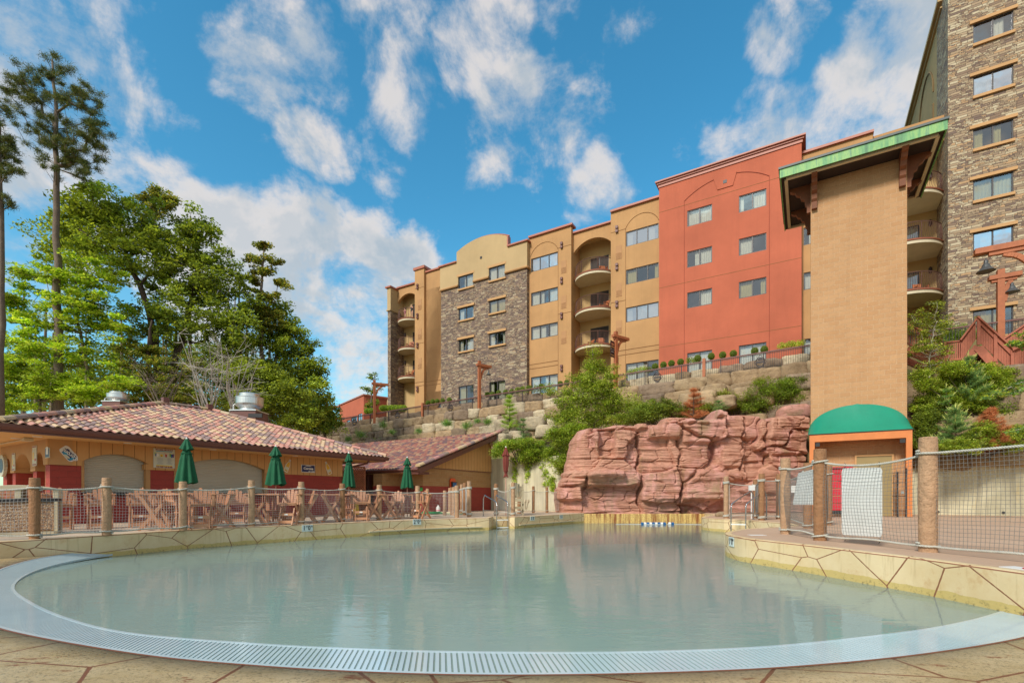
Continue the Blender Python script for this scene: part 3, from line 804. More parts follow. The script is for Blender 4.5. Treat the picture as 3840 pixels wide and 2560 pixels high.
def shutter(x0, x1, z0, z1, y, nm='roller_shutter', ax=1):
    m = MB(); V = []; n = int((z1-z0)/.058); pr = []
    for i in range(n):
        z = z0+i*.058
        pr += [(0, z), (-.012, z+.012), (-.012, z+.04), (0, z+.052)]
    pr.append((0, z0+n*.058)); k = len(pr)
    for x in (x0, x1):
        for a, z in pr: V.append((x, y+a, z) if ax == 1 else (y+a, x, z))
    m.add(V, [(i, i+1, k+i+1, k+i) for i in range(k-1)])
    m.add([((x0, y+.01, z0) if ax == 1 else (y+.01, x0, z0)), ((x1, y+.01, z0) if ax == 1 else (y+.01, x1, z0)), ((x1, y+.01, z1) if ax == 1 else (y+.01, x1, z1)), ((x0, y+.01, z1) if ax == 1 else (y+.01, x0, z1))], [(0,1,2,3)])
    return m.build(nm, m_shutter, bar)
shutter(.75, 2.5, 1.47, 2.8, .16); shutter(3.42, 6.7, 1.47, 2.85, .16)
m = bx(.73, -.02, 1.47, .80, .2, 2.46); m.box(2.44, -.02, 1.47, 2.57, .2, 2.46); m.box(3.3, -.02, 1.47, 3.42, .2, 2.44); m.box(6.62, -.03, 1.47, 6.76, .2, 2.44); m.each('shutter_jamb', m_tan, bar)
# left side arcade
m = MB()
pl = [(-.06, ZS), (-.06, ZC), (.40, ZC)] + arcpts(.40, 1.12, 2.36, 2.68, 10) + [(1.12, ZC), (1.12, 2.12), (1.58, 2.12), (1.58, ZC)] + arcpts(1.58, 3.26, 2.30, 2.70, 14) + [(3.26, 2.12), (3.66, 2.12)] + arcpts(3.66, 4.2, 2.36, 2.62, 10) + [(4.2, 2.12), (4.78, 2.12), (4.78, ZS)]
m.wallpoly(pl, -.05, .5, axis=0); m.build('side_siding', m_siding, bar)
for a, b in ((1.18, 1.52), (3.3, 3.62), (4.26, 4.7)):
    bx(.0, a, .45, .5, b, 2.12).build('side_pier', m_cmured, bar)
bx(.0, .38, .45, .6, .42, 2.3).build('pier_lining', m_tan, bar)
bx(.42, .3, .45, .6, 4.7, ZS).build('side_wall', m_tan, bar)
shutter(1.7, 3.1, 1.47, 2.66, .40, 'side_shutter', 0)
m = bx(.6, .42, .45, 10.36, 4.7, ZS-.02); m.box(3, 4.7, .45, 10.36, 11, ZS-.02); m.box(10.3, .4, .45, 10.42, 11, ZS-.02); m.build('rear_wall', m_tan, bar)
# soffit and eaves
bx(-1.25, -1.15, ZS, 12.07, 12.1, ZS+.04).build('soffit', m_soffit, bar)
m = MB()
ex0, ex1, ey0, ey1 = -1.30, 12.12, -1.2, 12.2
for a, b in (((ex0, ey0), (ex1, ey0)), ((ex1, ey0), (ex1, ey1)), ((ex1, ey1), (ex0, ey1)), ((ex0, ey1), (ex0, ey0))):
    m.beam((a[0], a[1], ZS+.10), (b[0], b[1], ZS+.10), .04, .22)
m.build('fascia', m_brown, bar)
m = MB()
def gut(a, b, out):
    a = Vector(a); b = Vector(b); out = Vector(out); up = Vector((0,0,1)); pr = [(0,-.11),(.06,-.11),(.11,-.03),(.12,.03),(.13,.03),(.13,.045),(.105,.045),(.09,-.02),(.05,-.09),(.0,-.09)]
    V = [p+out*x+up*z for p in (a, b) for x, z in pr]; k = len(pr)
    m.add(V, [(i, (i+1) % k, k+(i+1) % k, k+i) for i in range(k)] + [tuple(range(k)), tuple(range(2*k-1, k-1, -1))])
gut((ex0-.13, ey0-.02, ZS+.16), (ex1+.13, ey0-.02, ZS+.16), (0,-1,0)); gut((ex1+.02, ey0-.13, ZS+.16), (ex1+.02, ey1, ZS+.16), (1,0,0)); gut((ex0-.02, ey0-.13, ZS+.16), (ex0-.02, ey1, ZS+.16), (-1,0,0))
m.build('gutter', m_brown, bar)
ER = 3.26; RP = 5.42; P1x, P2x, PY = 5.22, 7.3, 5.5
fl = math.hypot(PY-ey0, RP-ER)
m = MB()
tilefield(m, (0, ey0-.06, ER), (1,0,0), (0, PY-ey0, RP-ER), lambda v: ex0-.05+(P1x-ex0)*v/fl, lambda v: ex1+.05-(ex1-P2x)*v/fl, fl, seed=2)
rl = math.hypot(ex1-P2x, RP-ER); yh = (ey1-ey0)/2
tilefield(m, (ex1+.06, 0, ER), (0,1,0), (-(ex1-P2x), 0, RP-ER), lambda v: ey0+(PY-ey0)*v/rl, lambda v: ey1-(ey1-PY)*v/rl, rl, seed=5)
ll = math.hypot(P1x-ex0, RP-ER)
tilefield(m, (ex0-.06, 0, ER), (0,1,0), (P1x-ex0, 0, RP-ER), lambda v: ey0+(PY-ey0)*v/ll, lambda v: ey1-(ey1-PY)*v/ll, ll, seed=6)
# underlay so nothing shows through, and the rear slope
m.add([(ex0,ey0,ER-.03),(ex1,ey0,ER-.03),(ex1,ey1,ER-.03),(ex0,ey1,ER-.03),(P1x,PY,RP-.03),(P2x,PY,RP-.03)], [(0,1,5,4),(1,2,5),(2,3,4,5),(3,0,4)], TILEC[2])
m.build('roof_tiles', m_tile, bar)
m = MB()
capline(m, (ex0, ey0-.02, ER), (P1x, PY, RP), seed=4); capline(m, (ex1, ey0-.02, ER), (P2x, PY, RP), seed=8); capline(m, (P1x, PY, RP), (P2x, PY, RP), seed=9)
m.build('hip_caps', m_tile, bar)
for q in (P1x+.1, P2x-.1): bx(q-.12, PY-.12, RP-.2, q+.12, PY+.12, RP+.33).build('ridge_stub', m_brown, bar, bevel=.01)
for t, y in ((-.6, .6), (-.7, 2.2), (1.7, -.65), (4.3, -.65), (7.6, -.65), (10.0, -.65), (-.4, -.5), (-.8, 3.6)):
    m = MB(); m.lathe([(.05, 0), (.11, 0), (.11, .012), (.05, .012)], 14, (t, y, ZS-.012)); m.build('soffit_light', m_white, bar)
m = MB(); m.tube([(-.45, y, ZS-.03) for y in (0.2, 2, 4.6)], .018, 6); m.box(-.55, .02, ZS-.1, -.35, .3, ZS-.02); m.build('conduit', m_cream, bar)
m = MB(); m.tube([(11.2, -1.1, ZS+.06), (11.2, -.95, ZS-.12), (10.9, -.3, ZS-.28), (10.65, -.1, ZS-.42), (10.58, -.08, ZS-.6), (10.58, -.08, .5)], .05, 8); m.build('downspout', m_brown, bar)

# exhaust fans on the roof
def fan(name, px, py_top, py_base, Y, wpx, label, base_z):
    c = at(px, py_top, Y); zt = c.z; zb = at(px, py_base, Y).z; r = wpx/2/F*Y
    o = root(name, None, (c.x, c.y, base_z), label, 'exhaust fan', 'spun aluminium exhaust fans on the bar roof')
    h = zt-zb
    m = MB(); m.box(c.x-r*.95, c.y-r*.95, base_z, c.x+r*.95, c.y+r*.95, zb+.02); m.build('curb_box', m_brown, o)
    m = MB(); m.box(c.x-r*1.02, c.y-r*1.02, zb+.02, c.x+r*1.02, c.y+r*1.02, zb+.07); m.build('base_flashing', m_alu, o)
    m = MB(); m.lathe([(r*.72, .07), (r*.70, h*.18), (r*.82, h*.24), (r*.97, h*.34), (r*1.0, h*.42), (r*1.0, h*.72), (r*1.03, h*.73), (r*1.03, h*.755), (r*.74, h*.77)], 36, (c.x, c.y, zb)); m.build('housing', m_alu, o, smooth=False)
    m = MB(); m.lathe([(r*.74, h*.77), (r*.74, h*.90), (r*.76, h*.905), (r*.76, h*.93), (r*.7, h*.96), (r*.3, h)], 36, (c.x, c.y, zb)); m.build('cap', m_alu, o)
    m = MB(); m.tube([(c.x-r*1.1, c.y-.2, zb-.1), (c.x-r*1.1, c.y-.2, zb+h*.35), (c.x-r*.9, c.y-.1, zb+h*.5)], .03, 6); m.build('conduit', m_alu, o)
    return o
fan('exhaust_fan', 936, 1473, 1548, 26.0, 96, 'large round aluminium exhaust fan on brown box near the right hip of the bar roof', 4.2)
fan('exhaust_fan', 443, 1468, 1512, 26.5, 69, 'smaller aluminium exhaust fan behind the left hip of the bar roof', 4.2)
m = MB(); c = at(955, 1560, 25.1); m.box(c.x-.28, c.y-.1, c.z-.07, c.x+.42, c.y, c.z+.12)
o = m.build('disconnect_box', m_black, None); tag(o, 'small black switch box fixed under the large exhaust fan on the bar roof', 'switch box')

# ------------------------------------------------------------------ RESTROOM BUILDING
Rf = Frame(-4.58, 25.3, .5145, .8575)
def hitx(fr, px, py, d):
    u = (px-CX)/F; Y = (d+fr.o.dot(fr.e1))/(fr.e1.x*u+fr.e1.y)
    return fr.loc((u*Y, Y, 0)).y, EYE+(HY-py)/F*Y
rest = root('restroom_building', Rf, (0, 0, DECK), 'low tan and red block restroom building with a single-slope clay tile roof', 'building')
RX = 6.33; RZ1, RZ2 = 1.88, 2.82
def rz_(x): return 2.60+(x+1.0)*(5.22-2.60)/7.72
dy0, dz1 = hitx(Rf, 1493, 1783, 0); dy1, _ = hitx(Rf, 1451, 1783, 0)
d2a, _ = hitx(Rf, 1381, 1783, 0); d2b, _ = hitx(Rf, 1366, 1783, 0)
dz1 = 2.48
m = MB(); m.wallpoly([(0, .45), (12, .45), (12, RZ1), (0, RZ1)], 0, .3, [[(dy0, .46), (dy1, .46), (dy1, RZ1-.001), (dy0, RZ1-.001)], [(d2a, .46), (d2b, .46), (d2b, RZ1-.001), (d2a, RZ1-.001)]], axis=0)
m.box(0.3, -.004, .45, RX, .3, RZ1); m.build('red_block_base', m_cmured, rest)
m = MB(); m.wallpoly([(0, RZ1), (12, RZ1), (12, 2.9), (0, 2.9)], 0, .3, [[(dy0, RZ1+.001), (dy1, RZ1+.001), (dy1, dz1), (dy0, dz1)], [(d2a, RZ1+.001), (d2b, RZ1+.001), (d2b, dz1), (d2a, dz1)]], axis=0)
m.box(0.3, 0, RZ1, RX, .3, RZ2); m.build('tan_block_wall', m_cmutan, rest)
m = MB(); m.prism([(.0, 2.9), (.0, RZ2), (RX+.02, RZ2), (RX+.02, rz_(RX)-.06), (0.0, rz_(0)-.06)][1:], 1, -.03, .3); m.build('gable_siding', m_side, rest)
bx(-.01, -.045, RZ2-.02, RX+.03, -.0305, RZ2+.02).build('siding_trim', m_brown, rest)
bx(RX-.2, .3, .45, RX, 12, rz_(RX)-.1).build('rear_wall', m_cmutan, rest)
dg_ = MAT('dark_green_door', srgb(12,78,48), .45, .1, 2)
dr1 = bx(.12, dy0+.06, .48, .16, dy1-.06, dz1-.06).build('door', dg_, rest)
m = MB(); m.lathe([(.02,0),(.035,.02),(.02,.04)], 10, (.08, dy0+.14, 1.45)); m.build('handle', m_steel, dr1)
m = bx(.10, (dy0+dy1)/2-.08, 1.62, .118, (dy0+dy1)/2+.08, 1.78); m.box(.10, (dy0+dy1)/2-.05, 1.18, .118, (dy0+dy1)/2+.05, 1.45); m.each('door_sign', m_white, dr1)
m = bx(.0, dy0, .48, .2, dy0+.055, dz1); m.box(.0, dy1-.055, .48, .2, dy1, dz1); m.box(.0, dy0+.055, dz1-.055, .2, dy1-.055, dz1); m.build('door_frame', m_black, rest)
bx(.02, dy0+.3, dz1-.34, .1, dy1-.3, dz1-.14).build('exit_light', MAT('reddish_sign', srgb(190,70,56), .5), rest)
bx(.15, d2a, .48, .2, d2b, dz1).build('second_door', dg_, rest)
pa, _ = hitx(Rf, 1434, 1783, -1.2); pb, _ = hitx(Rf, 1400, 1783, -1.2)
bx(-1.2, pa, .45, -.001, pb, RZ1).build('privacy_wall_base', m_cmured, rest); bx(-1.2, pa, RZ1, -.001, pb, 2.5).build('privacy_wall', m_cmutan, rest)
# louvre and small green sign on the front
la, _ = hitx(Rf, 1553, 1800, -.02); lb, _ = hitx(Rf, 1507, 1800, -.02); m = MB()
for i in range(8): m.beam((-.02, la, 1.58+i*.045), (-.02, lb, 1.58+i*.045), .02, .03)
m.build('louvre', m_brown, rest)
# roof
m = MB(); sl_ = math.hypot(7.72, 2.61)
tilefield(m, (-1.0, 0, 2.72), (0,1,0), (7.72, 0, 2.61), lambda v: -.6, lambda v: 13.0, sl_, w=.20, e=.27, cols=TILED, seed=11)
m.add([(-1,-.6,2.66),(6.72,-.6,5.27),(6.72,13,5.27),(-1,13,2.66)], [(0,1,2,3)], TILED[1]); m.build('roof_tiles', m_tile, rest)
m = MB(); capline(m, (-1.05, -.6, 2.74), (6.8, -.6, 5.40), r=.13, seglen=.4, seed=12); m.build('rake_caps', m_tile, rest)
m = MB(); m.beam((-1.0, -.62, 2.58), (6.74, -.62, 5.19), .05, .26); m.beam((-1.0, -.3, 2.5), (6.74, -.3, 5.11), .6, .03); m.box(-1.0, -.6, 2.44, -.2, -.05, 2.56); m.beam((6.74,-.6,5.17),(6.74,13,5.17), .05, .26); m.build('rake_board', m_brown, rest)
bx(-1.0, -.6, 2.50, 0, 12.5, 2.54).build('soffit', m_tan, rest)
m = MB(); m.beam((-1.03, -.64, 2.62), (-1.03, 13, 2.62), .05, .18); m.tube([(-1.10, -.66, 2.66), (-1.10, 13, 2.66)], .06, 8); m.build('gutter', m_brown, rest)
pc, _ = hitx(Rf, 1384, 1800, -.85); bx(-.95, pc-.09, .45, -.75, pc+.09, 2.5).build('porch_post', m_brown, rest)
# lattice screen
def lattice(a, b, z0, z1, step, label):
    a = Vector(a); b = Vector(b); d = (b-a); W = d.length; d.normalize(); H = z1-z0
    o = root('lattice_screen', None, (a.x, a.y, z0), label, 'lattice screen')
    for s, off in ((1, 0), (-1, .012)):
        m = MB(); nrm_ = Vector((d.y, -d.x, 0))*off; c = -H
        while c < W+ (H if s < 0 else 0):
            # line x = c + t (s=1) or x = c - t (s=-1) clipped to the panel
            t0, t1 = 0, H
            x0 = c if s > 0 else c; 
            if s > 0: t0 = max(0, -c); t1 = min(H, W-c)
            else: t0 = max(0, c-W); t1 = min(H, c)
            if t1 > t0 + .02:
                p = a+d*(c+s*t0)+Vector((0,0,t0))+nrm_; q = a+d*(c+s*t1)+Vector((0,0,t1))+nrm_
                p.z = z0+t0; q.z = z0+t1
                m.beam(p, q, .01, .04, up=(0,0,1))
            c += step
        m.build('lath', m_timber, o)
    m = MB()
    for p, q in (((a.x,a.y,z0),(b.x,b.y,z0)), ((a.x,a.y,z1),(b.x,b.y,z1)), ((a.x,a.y,z0),(a.x,a.y,z1)), ((b.x,b.y,z0),(b.x,b.y,z1))): m.beam(p, q, .05, .07, up=(d.x, d.y, 0) if p[2] != q[2] else (0,0,1))
    m.build('frame', m_timber, o); return o
la_ = Bf.w(11.0, .9); lb_ = at(1368, 1800, 25.2)
lattice((la_.x, la_.y, 0), (lb_.x, lb_.y, 0), DECK, 2.82, .12, 'orange stained lattice screen between the bar and the restrooms')

# ------------------------------------------------------------------ LIFT TOWER
Hf = Frame(0, 0, .8565, -.516)
tow = root('block_tower', Hf, (1.8, 26.5, DECK), 'tall tan split-face block tower with green copper roof edge and green awning', 'tower')
bx(.08, 26.5, .3, 3.57, 29.3, 15.72).build('tower_shaft', m_cmutower, tow)
def coppermat():
    m, nt, b = newmat('weathered_copper'); co = coords(nt); st = noise(nt, coords(nt, 'Object', (2.6, 2.6, .35)), 1.1, 5, .7)
    c = ramp(nt, st, [(.3, srgb(64,112,74)), (.45, srgb(96,156,96)), (.56, srgb(138,180,100)), (.66, srgb(84,136,104)), (.8, srgb(110,92,66))])
    c = mixc(nt, mapr(nt, noise(nt, coords(nt, 'Object', (9, 9, .6)), 1.2, 4, .7), .55, .75, 0, .6), c, srgb(58,90,62))
    L(nt, c, b.inputs['Base Color']); b.inputs['Roughness'].default_value = .55; return m
m_copper = coppermat()
rx0, rx1, ry0, ry1, rz0 = -1.12, 4.66, 25.3, 30.5, 15.70
m = MB(); m.wallpoly([(rx0, rz0), (rx1, rz0), (rx1, rz0+.38), (rx0, rz0+.38)], ry0, ry0+.05); m.box(rx0, ry0+.05, rz0, rx0+.05, ry1, rz0+.38); m.box(rx1-.05, ry0+.05, rz0, rx1, ry1, rz0+.38); m.build('copper_fascia', m_copper, tow)
m_slate = MAT('dark_roof_edge', srgb(72,82,80), .5, .1, 3)
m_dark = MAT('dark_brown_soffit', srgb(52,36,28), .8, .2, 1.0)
m = bx(rx0-.05, ry0-.05, rz0+.38, rx1+.05, ry1, rz0+.47)
m.add([(rx0-.05, ry0-.05, rz0+.47), (rx1+.05, ry0-.05, rz0+.47), (rx1+.05, ry1, rz0+.47), (rx0-.05, ry1, rz0+.47), (1.77, 27.9, 17.0)], [(0,1,4),(1,2,4),(2,3,4),(3,0,4)]); m.build('roof', m_slate, tow)
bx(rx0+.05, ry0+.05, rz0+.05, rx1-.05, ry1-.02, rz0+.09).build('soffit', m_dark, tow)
m = MB(); i0 = .24
for a, b in (((rx0+i0, ry0+i0), (rx1-i0, ry0+i0)), ((rx0+i0, ry1-i0), (rx1-i0, ry1-i0)), ((rx0+i0, ry0+i0+.07), (rx0+i0, ry1-i0-.07)), ((rx1-i0, ry0+i0+.07), (rx1-i0, ry1-i0-.07))):
    m.beam((a[0], a[1], rz0), (b[0], b[1], rz0), .13, .09)
m.each('soffit_moulding', m_cream, tow)
m_dtimber = MAT('dark_timber', srgb(120,70,40), .7, .2, 3, .3, 20)
BR = [(0, 0), (.98, 0), (.98, -.12), (.86, -.2), (.74, -.22), (.66, -.36), (.50, -.42), (.44, -.60), (.28, -.68), (.26, -.9), (.18, -1.0), (.18, -1.3), (0, -1.3)]
def bracket(x, y, d):
    m = MB(); w = .11
    if d == 'f': m.prism([(y-a, rz0+.05+b) for a, b in BR], 0, x-w, x+w)
    elif d == 'l': m.prism([(.08-a*.85, rz0+.05+b) for a, b in BR], 1, y-w, y+w)
    else: m.prism([(3.57+a*.85, rz0+.05+b) for a, b in BR], 1, y-w, y+w)
    m.build('bracket', m_dtimber, tow)
bracket(.22, 26.5, 'f'); bracket(3.40, 26.5, 'f'); bracket(0, 26.7, 'l'); bracket(0, 28.8, 'l'); bracket(0, 26.7, 'r'); bracket(0, 28.8, 'r')
# entrance frame and awning
fy = 25.6
m = bx(.03, fy, .49, .23, fy+.2, 3.74); m.box(3.42, fy, .49, 3.62, fy+.2, 3.74); m.box(.03, fy, 3.74, 3.62, fy+.2, 4.05)
m.box(3.50, fy+.2, .49, 3.58, 26.49, 3.9); m.box(.07, fy+.2, .49, .15, 26.49, 3.9); m.box(.23, fy+.2, 3.84, 3.42, 26.49, 3.9); m.build('entrance_frame', m_orange, tow)
bx(.0, fy-.02, 4.05, 3.65, 26.49, 4.09).build('frame_flashing', m_dark, tow)
m = bx(.26, fy+.02, 3.54, .42, fy+.1, 3.70); m.box(3.22, fy+.02, 3.54, 3.40, fy+.1, 3.70); m.each('bracket_plate', m_black, tow)
mid = 1.825; hw = 1.86; V = []; NA, NB = 40, 10
for i in range(NA+1):
    th = PI*i/NA; ax = mid-hw*math.cos(th); az = 4.07+1.32*math.sin(th)**.82
    for j in range(NB+1):
        t = j/NB; k = 1-t
        # profile from the wall arch (t=0) out and down to the beam (t=1)
        yy = 26.48-.88*t; zz = 4.07+(az-4.07)*(1-t)
        sag = .05*math.sin(PI*t)*math.sin(th)*(-1) + (.03*(1-t) if abs(th-PI/2) < .02 else 0) + .012*math.sin(th*11)*math.sin(PI*t)
        V.append((ax+(mid-ax)*0.0, yy-sag*.3, zz+sag))
m = MB(); m.add(V, [(i*(NB+1)+j, (i+1)*(NB+1)+j, (i+1)*(NB+1)+j+1, i*(NB+1)+j+1) for i in range(NA) for j in range(NB)])
m.build('awning', m_awning, tow, smooth=True)
ax0, az1 = Hf.hit(3205, 1697, 26.45); ax1, _ = Hf.hit(3352, 1697, 26.45)
dt = bx(ax0+.07, 26.44, .5, ax1-.07, 26.47, 3.08).build('door', MAT('tan_door', srgb(150,130,84), .4, .08, 1), tow)
m = MB()
for a in ((ax0, .5, ax0+.07, 3.15), (ax1-.07, .5, ax1, 3.15), (ax0+.07, 3.08, ax1-.07, 3.15)): m.box(a[0], 26.40, a[1], a[2], 26.49, a[3])
m.build('door_frame', m_siding, tow)

# ------------------------------------------------------------------ HOTEL
def glassmat(name, refl):
    m, nt, b = newmat(name); nt.nodes.remove(b)
    g = N(nt, 'ShaderNodeBsdfGlossy'); g.inputs['Roughness'].default_value = .015; g.inputs[0].default_value = (.95,.96,1,1)
    t = N(nt, 'ShaderNodeBsdfTransparent'); t.inputs[0].default_value = (.88,.91,.90,1)
    bmp_ = N(nt, 'ShaderNodeBump'); bmp_.inputs['Strength'].default_value = .12; bmp_.inputs['Distance'].default_value = .05
    L(nt, noise(nt, coords(nt), .9, 2), bmp_.inputs['Height']); L(nt, bmp_.outputs[0], g.inputs['Normal'])
    f = N(nt, 'ShaderNodeFresnel'); f.inputs[0].default_value = 1.5
    x = N(nt, 'ShaderNodeMixShader'); L(nt, math2(nt, 'ADD', f.outputs[0], refl, clamp=True), x.inputs[0]); L(nt, t.outputs[0], x.inputs[1]); L(nt, g.outputs[0], x.inputs[2])
    L(nt, x.outputs[0], nt.nodes['Material Output'].inputs[0]); return m
m_glass = glassmat('window_glass', .17); m_glass2 = glassmat('bright_window_glass', .55)
m_curt = MAT('pale_curtain', srgb(236,228,206), .9, .06, 2); m_curt2 = MAT('ochre_curtain', srgb(206,186,120), .9, .08, 2)
m_room = MAT('dim_room', (.05,.045,.04), .9, .2, .5); m_wframe = MAT('bronze_window_frame', srgb(62,56,54), .45, .08, 3)  # m_room: dimness of the rooms behind the panes is put into a near-black colour
HR = root('hotel_building', Hf, (-15, 37.6, 8.5), 'long tan, terracotta and stone hotel with curved balconies on the terrace above the pool', 'building')
def window(rt, q, x0, x1, z0, z1, n, rnd, side=1, cur=None, bright=False):
    fw = .06; m = MB(); y0, y1 = q+.05, q+.13
    for a in ((x0, z0, x1, z0+fw), (x0, z1-fw, x1, z1), (x0, z0+fw, x0+fw, z1-fw), (x1-fw, z0+fw, x1, z1-fw)): m.box(a[0], y0, a[1], a[2], y1, a[3])
    w = (x1-x0)/n
    for i in range(1, n): m.box(x0+i*w-.035, y0, z0+fw, x0+i*w+.035, y1, z1-fw)
    o = m.build('window', m_wframe, rt)
    m = MB(); m.add([(x0+fw, q+.09, z0+fw), (x1-fw, q+.09, z0+fw), (x1-fw, q+.09, z1-fw), (x0+fw, q+.09, z1-fw)], [(0,1,2,3)]); m.build('pane', m_glass2 if bright else m_glass, o)
    m = MB()
    for i in range(n):
        a, b = x0+i*w, x0+(i+1)*w
        mode = rnd.random()
        if mode < .55: s, e = a, b
        elif mode < .75: s, e = a, a+w*rnd.uniform(.3, .6)
        elif mode < .9: s, e = b-w*rnd.uniform(.3, .6), b
        else: continue
        k = max(4, int((e-s)/.05)); V = []
        for j in range(k+1):
            xx = s+(e-s)*j/k; yy = q+.24+.03*math.sin(j*2.1+i)
            V += [(xx, yy, z0-.02), (xx, yy+.01, z1+.02)]
        m.add(V, [(2*j, 2*j+2, 2*j+3, 2*j+1) for j in range(k)])
    if m.v: m.build('curtain', cur or (m_curt if rnd.random() < .85 else m_curt2), o)
    return o
def rect(x0, z0, x1, z1): return [(x0, z0), (x1, z0), (x1, z1), (x0, z1)]
ROWS = [(20.75, 21.9), (17.8, 18.95), (14.87, 16.0), (10.0, 11.65)]
rnd = random.Random(4)
def X(px, q): return Hf.hit(px, 1000, q)[0]
def section(name, mat, outer, q, wins, rt, npan, th=.35, extra=(), bright=()):
    holes = [rect(*w) for w in wins] + list(extra)
    m = MB(); m.wallpoly(outer, q, q+th, holes); o = m.build(name, mat, rt)
    for i, w in enumerate(wins): window(rt, q, w[0], w[2], w[1], w[3], npan, rnd, bright=i in bright)
    return o
B0 = 8.0
xA0, xA1 = X(1454, 36.9), X(1465, 36.9); xB0, xB1 = X(1555.5, 37.4), X(1590, 37.4)
xC1 = X(1654, 37.08); xD0 = xC1; xD1 = X(1976, 37.08); xE1 = X(2142, 37.45); xG0 = X(2290.6, 37.45); xR0 = X(2471.5, 36.95); xR1 = X(3006, 36.95); xH1 = X(3273, 37.6)
# left pilaster
bx(xA0, 36.9, B0, xA1, 38.9, 20.5).build('stone_pilaster', m_ledge, HR)
bx(xA0-.03, 36.86, 20.5, xA1+.03, 38.9, 22.75).build('pilaster_head', m_tan2, HR)
bx(xA0-.2, 36.7, 22.75, xA1+.15, 39.1, 22.9).build('pilaster_cap', m_redcap, HR)
bx(xA0-.1, 36.78, 20.4, xA1+.08, 38.9, 20.52).build('pilaster_band', m_tan2, HR)
def bay(x0, x1, qf, qb, zspr, zcr, ztop, slabs, dx0, dx1, rt, prefix=''):
    """recessed balcony stack between two piers"""
    m = MB(); m.wallpoly([(x0, ztop), (x0, zspr)] + arcpts(x0+.02, x1-.02, zspr, zcr, 16) + [(x1, zspr), (x1, ztop)], qf, qf+.3); m.build('arch_spandrel', m_tan, rt)
    m = MB(); m.box(x0-.3, qf+.3, zcr+.35, x1+.3, qb, zcr+.45)
    zs_ = sorted(slabs)
    holes = [rect(dx0, z+.02, dx1, z+2.05) for z in zs_]
    m.wallpoly(rect(x0-.3, B0, x1+.3, zcr+.4), qb, qb+.2, holes); m.build('recess_wall', m_tanshade, rt)
    for z in zs_:
        mm = MB(); fw = .06
        for a in ((dx0, z+.02, dx0+fw, z+2.05), (dx1-fw, z+.02, dx1, z+2.05), (dx0+fw, z+1.99, dx1-fw, z+2.05), ((dx0+dx1)/2-.04, z+.02, (dx0+dx1)/2+.04, z+1.99)): mm.box(a[0], qb+.02, a[1], a[2], qb+.1, a[3])
        d = mm.build('patio_door', m_wframe, rt)
        mm = MB(); mm.add([(dx0+fw, qb+.06, z+.02), (dx1-fw, qb+.06, z+.02), (dx1-fw, qb+.06, z+2), (dx0+fw, qb+.06, z+2)], [(0,1,2,3)]); mm.build('pane', m_glass, d)
        mm = MB(); s, e = (dx0, (dx0+dx1)/2+.1) if rnd.random() < .5 else (dx0+.1, dx1)
        k = 26; V = []
        for j in range(k+1): V += [(s+(e-s)*j/k, qb+.2+.03*math.sin(j*2.1), z), (s+(e-s)*j/k, qb+.2+.03*math.sin(j*2.1), z+2)]
        mm.add(V, [(2*j, 2*j+2, 2*j+3, 2*j+1) for j in range(k)]); mm.build('curtain', m_curt, d)
        # bowed slab
        ql = 38.25; sg = 1.25 if (x1-x0) > 3 else 1.15; hwid = (x1-x0)/2; R = (hwid**2+sg**2)/(2*sg); cx = (x0+x1)/2; th = math.asin(hwid/R); n = 26
        arc = [(cx+R*math.sin(-th+2*th*i/n), ql-sg+R-R*math.cos(-th+2*th*i/n)) for i in range(n+1)]
        mm = MB(); mm.prism(arc+[(x1-.01, qb), (x0+.01, qb)], 2, z-.22, z); bal = mm.build('balcony_slab', m_cream, rt)
        mm = MB(); arc2 = [(cx+(R+.02)*math.sin(-th+2*th*i/n), ql-sg+R-(R+.02)*math.cos(-th+2*th*i/n)) for i in range(n+1)]
        mm.tube([(a, b, z+.0) for a, b in arc2], .045, 5); mm.build('red_edge', m_redcap, bal)
        mm = MB()
        def P(t, out, h):
            a = -th+2*th*t; return (cx+(R+out)*math.sin(a), ql-sg+R-(R+out)*math.cos(a), z+h)
        belly = [(.0, .10), (.05, .25), (.085, .42), (.07, .62), (.02, .85), (.0, 1.07)]
        nb = int(2*th*R/.115)
        for i in range(nb+1):
            t = (i+.5)/(nb+1)
            mm.tube([P(t, o-.08, h) for o, h in belly], .011, 4, caps=False)
        for h, r in ((1.07, .028), (.10, .02)):
            mm.tube([P(i/30, -.08, h) for i in range(31)], r, 5)
        for t in (.01, .33, .67, .99):
            mm.tube([P(t, -.09, 0.0), P(t, -.09, 1.07)], .03, 4)
        mm.build('railing', m_rail, rt)
    return zs_
SL = [19.4, 16.45, 13.5]
bay(xA1, xB0, 37.87, 38.85, 21.5, 22.2, 22.95, SL, xB0-1.6, xB0-.02, HR)
bx(xA1-.0, 37.7, 22.95, xB0, 38.3, 23.08).build('parapet_cap', m_redcap, HR)
# pier B, section C
bx(xB0, 37.4, B0, xB1, 39, 24.1).build('pier', m_tan, HR); bx(xB0-.12, 37.28, 24.0, xB1+.12, 39.1, 24.25).build('pier_cap', m_redcap, HR)
xc0, xc1 = X(1592, 37.7), xC1+.6
section('wall', m_tan, rect(xB1, B0, xC1+.2, 23.6), 37.7, [(xc0+.05, z0, xC1+.15, z1) for z0, z1 in ROWS], HR, 3)
bx(xB1, 37.55, 23.6, xC1+.3, 38.2, 23.75).build('parapet_cap', m_redcap, HR)
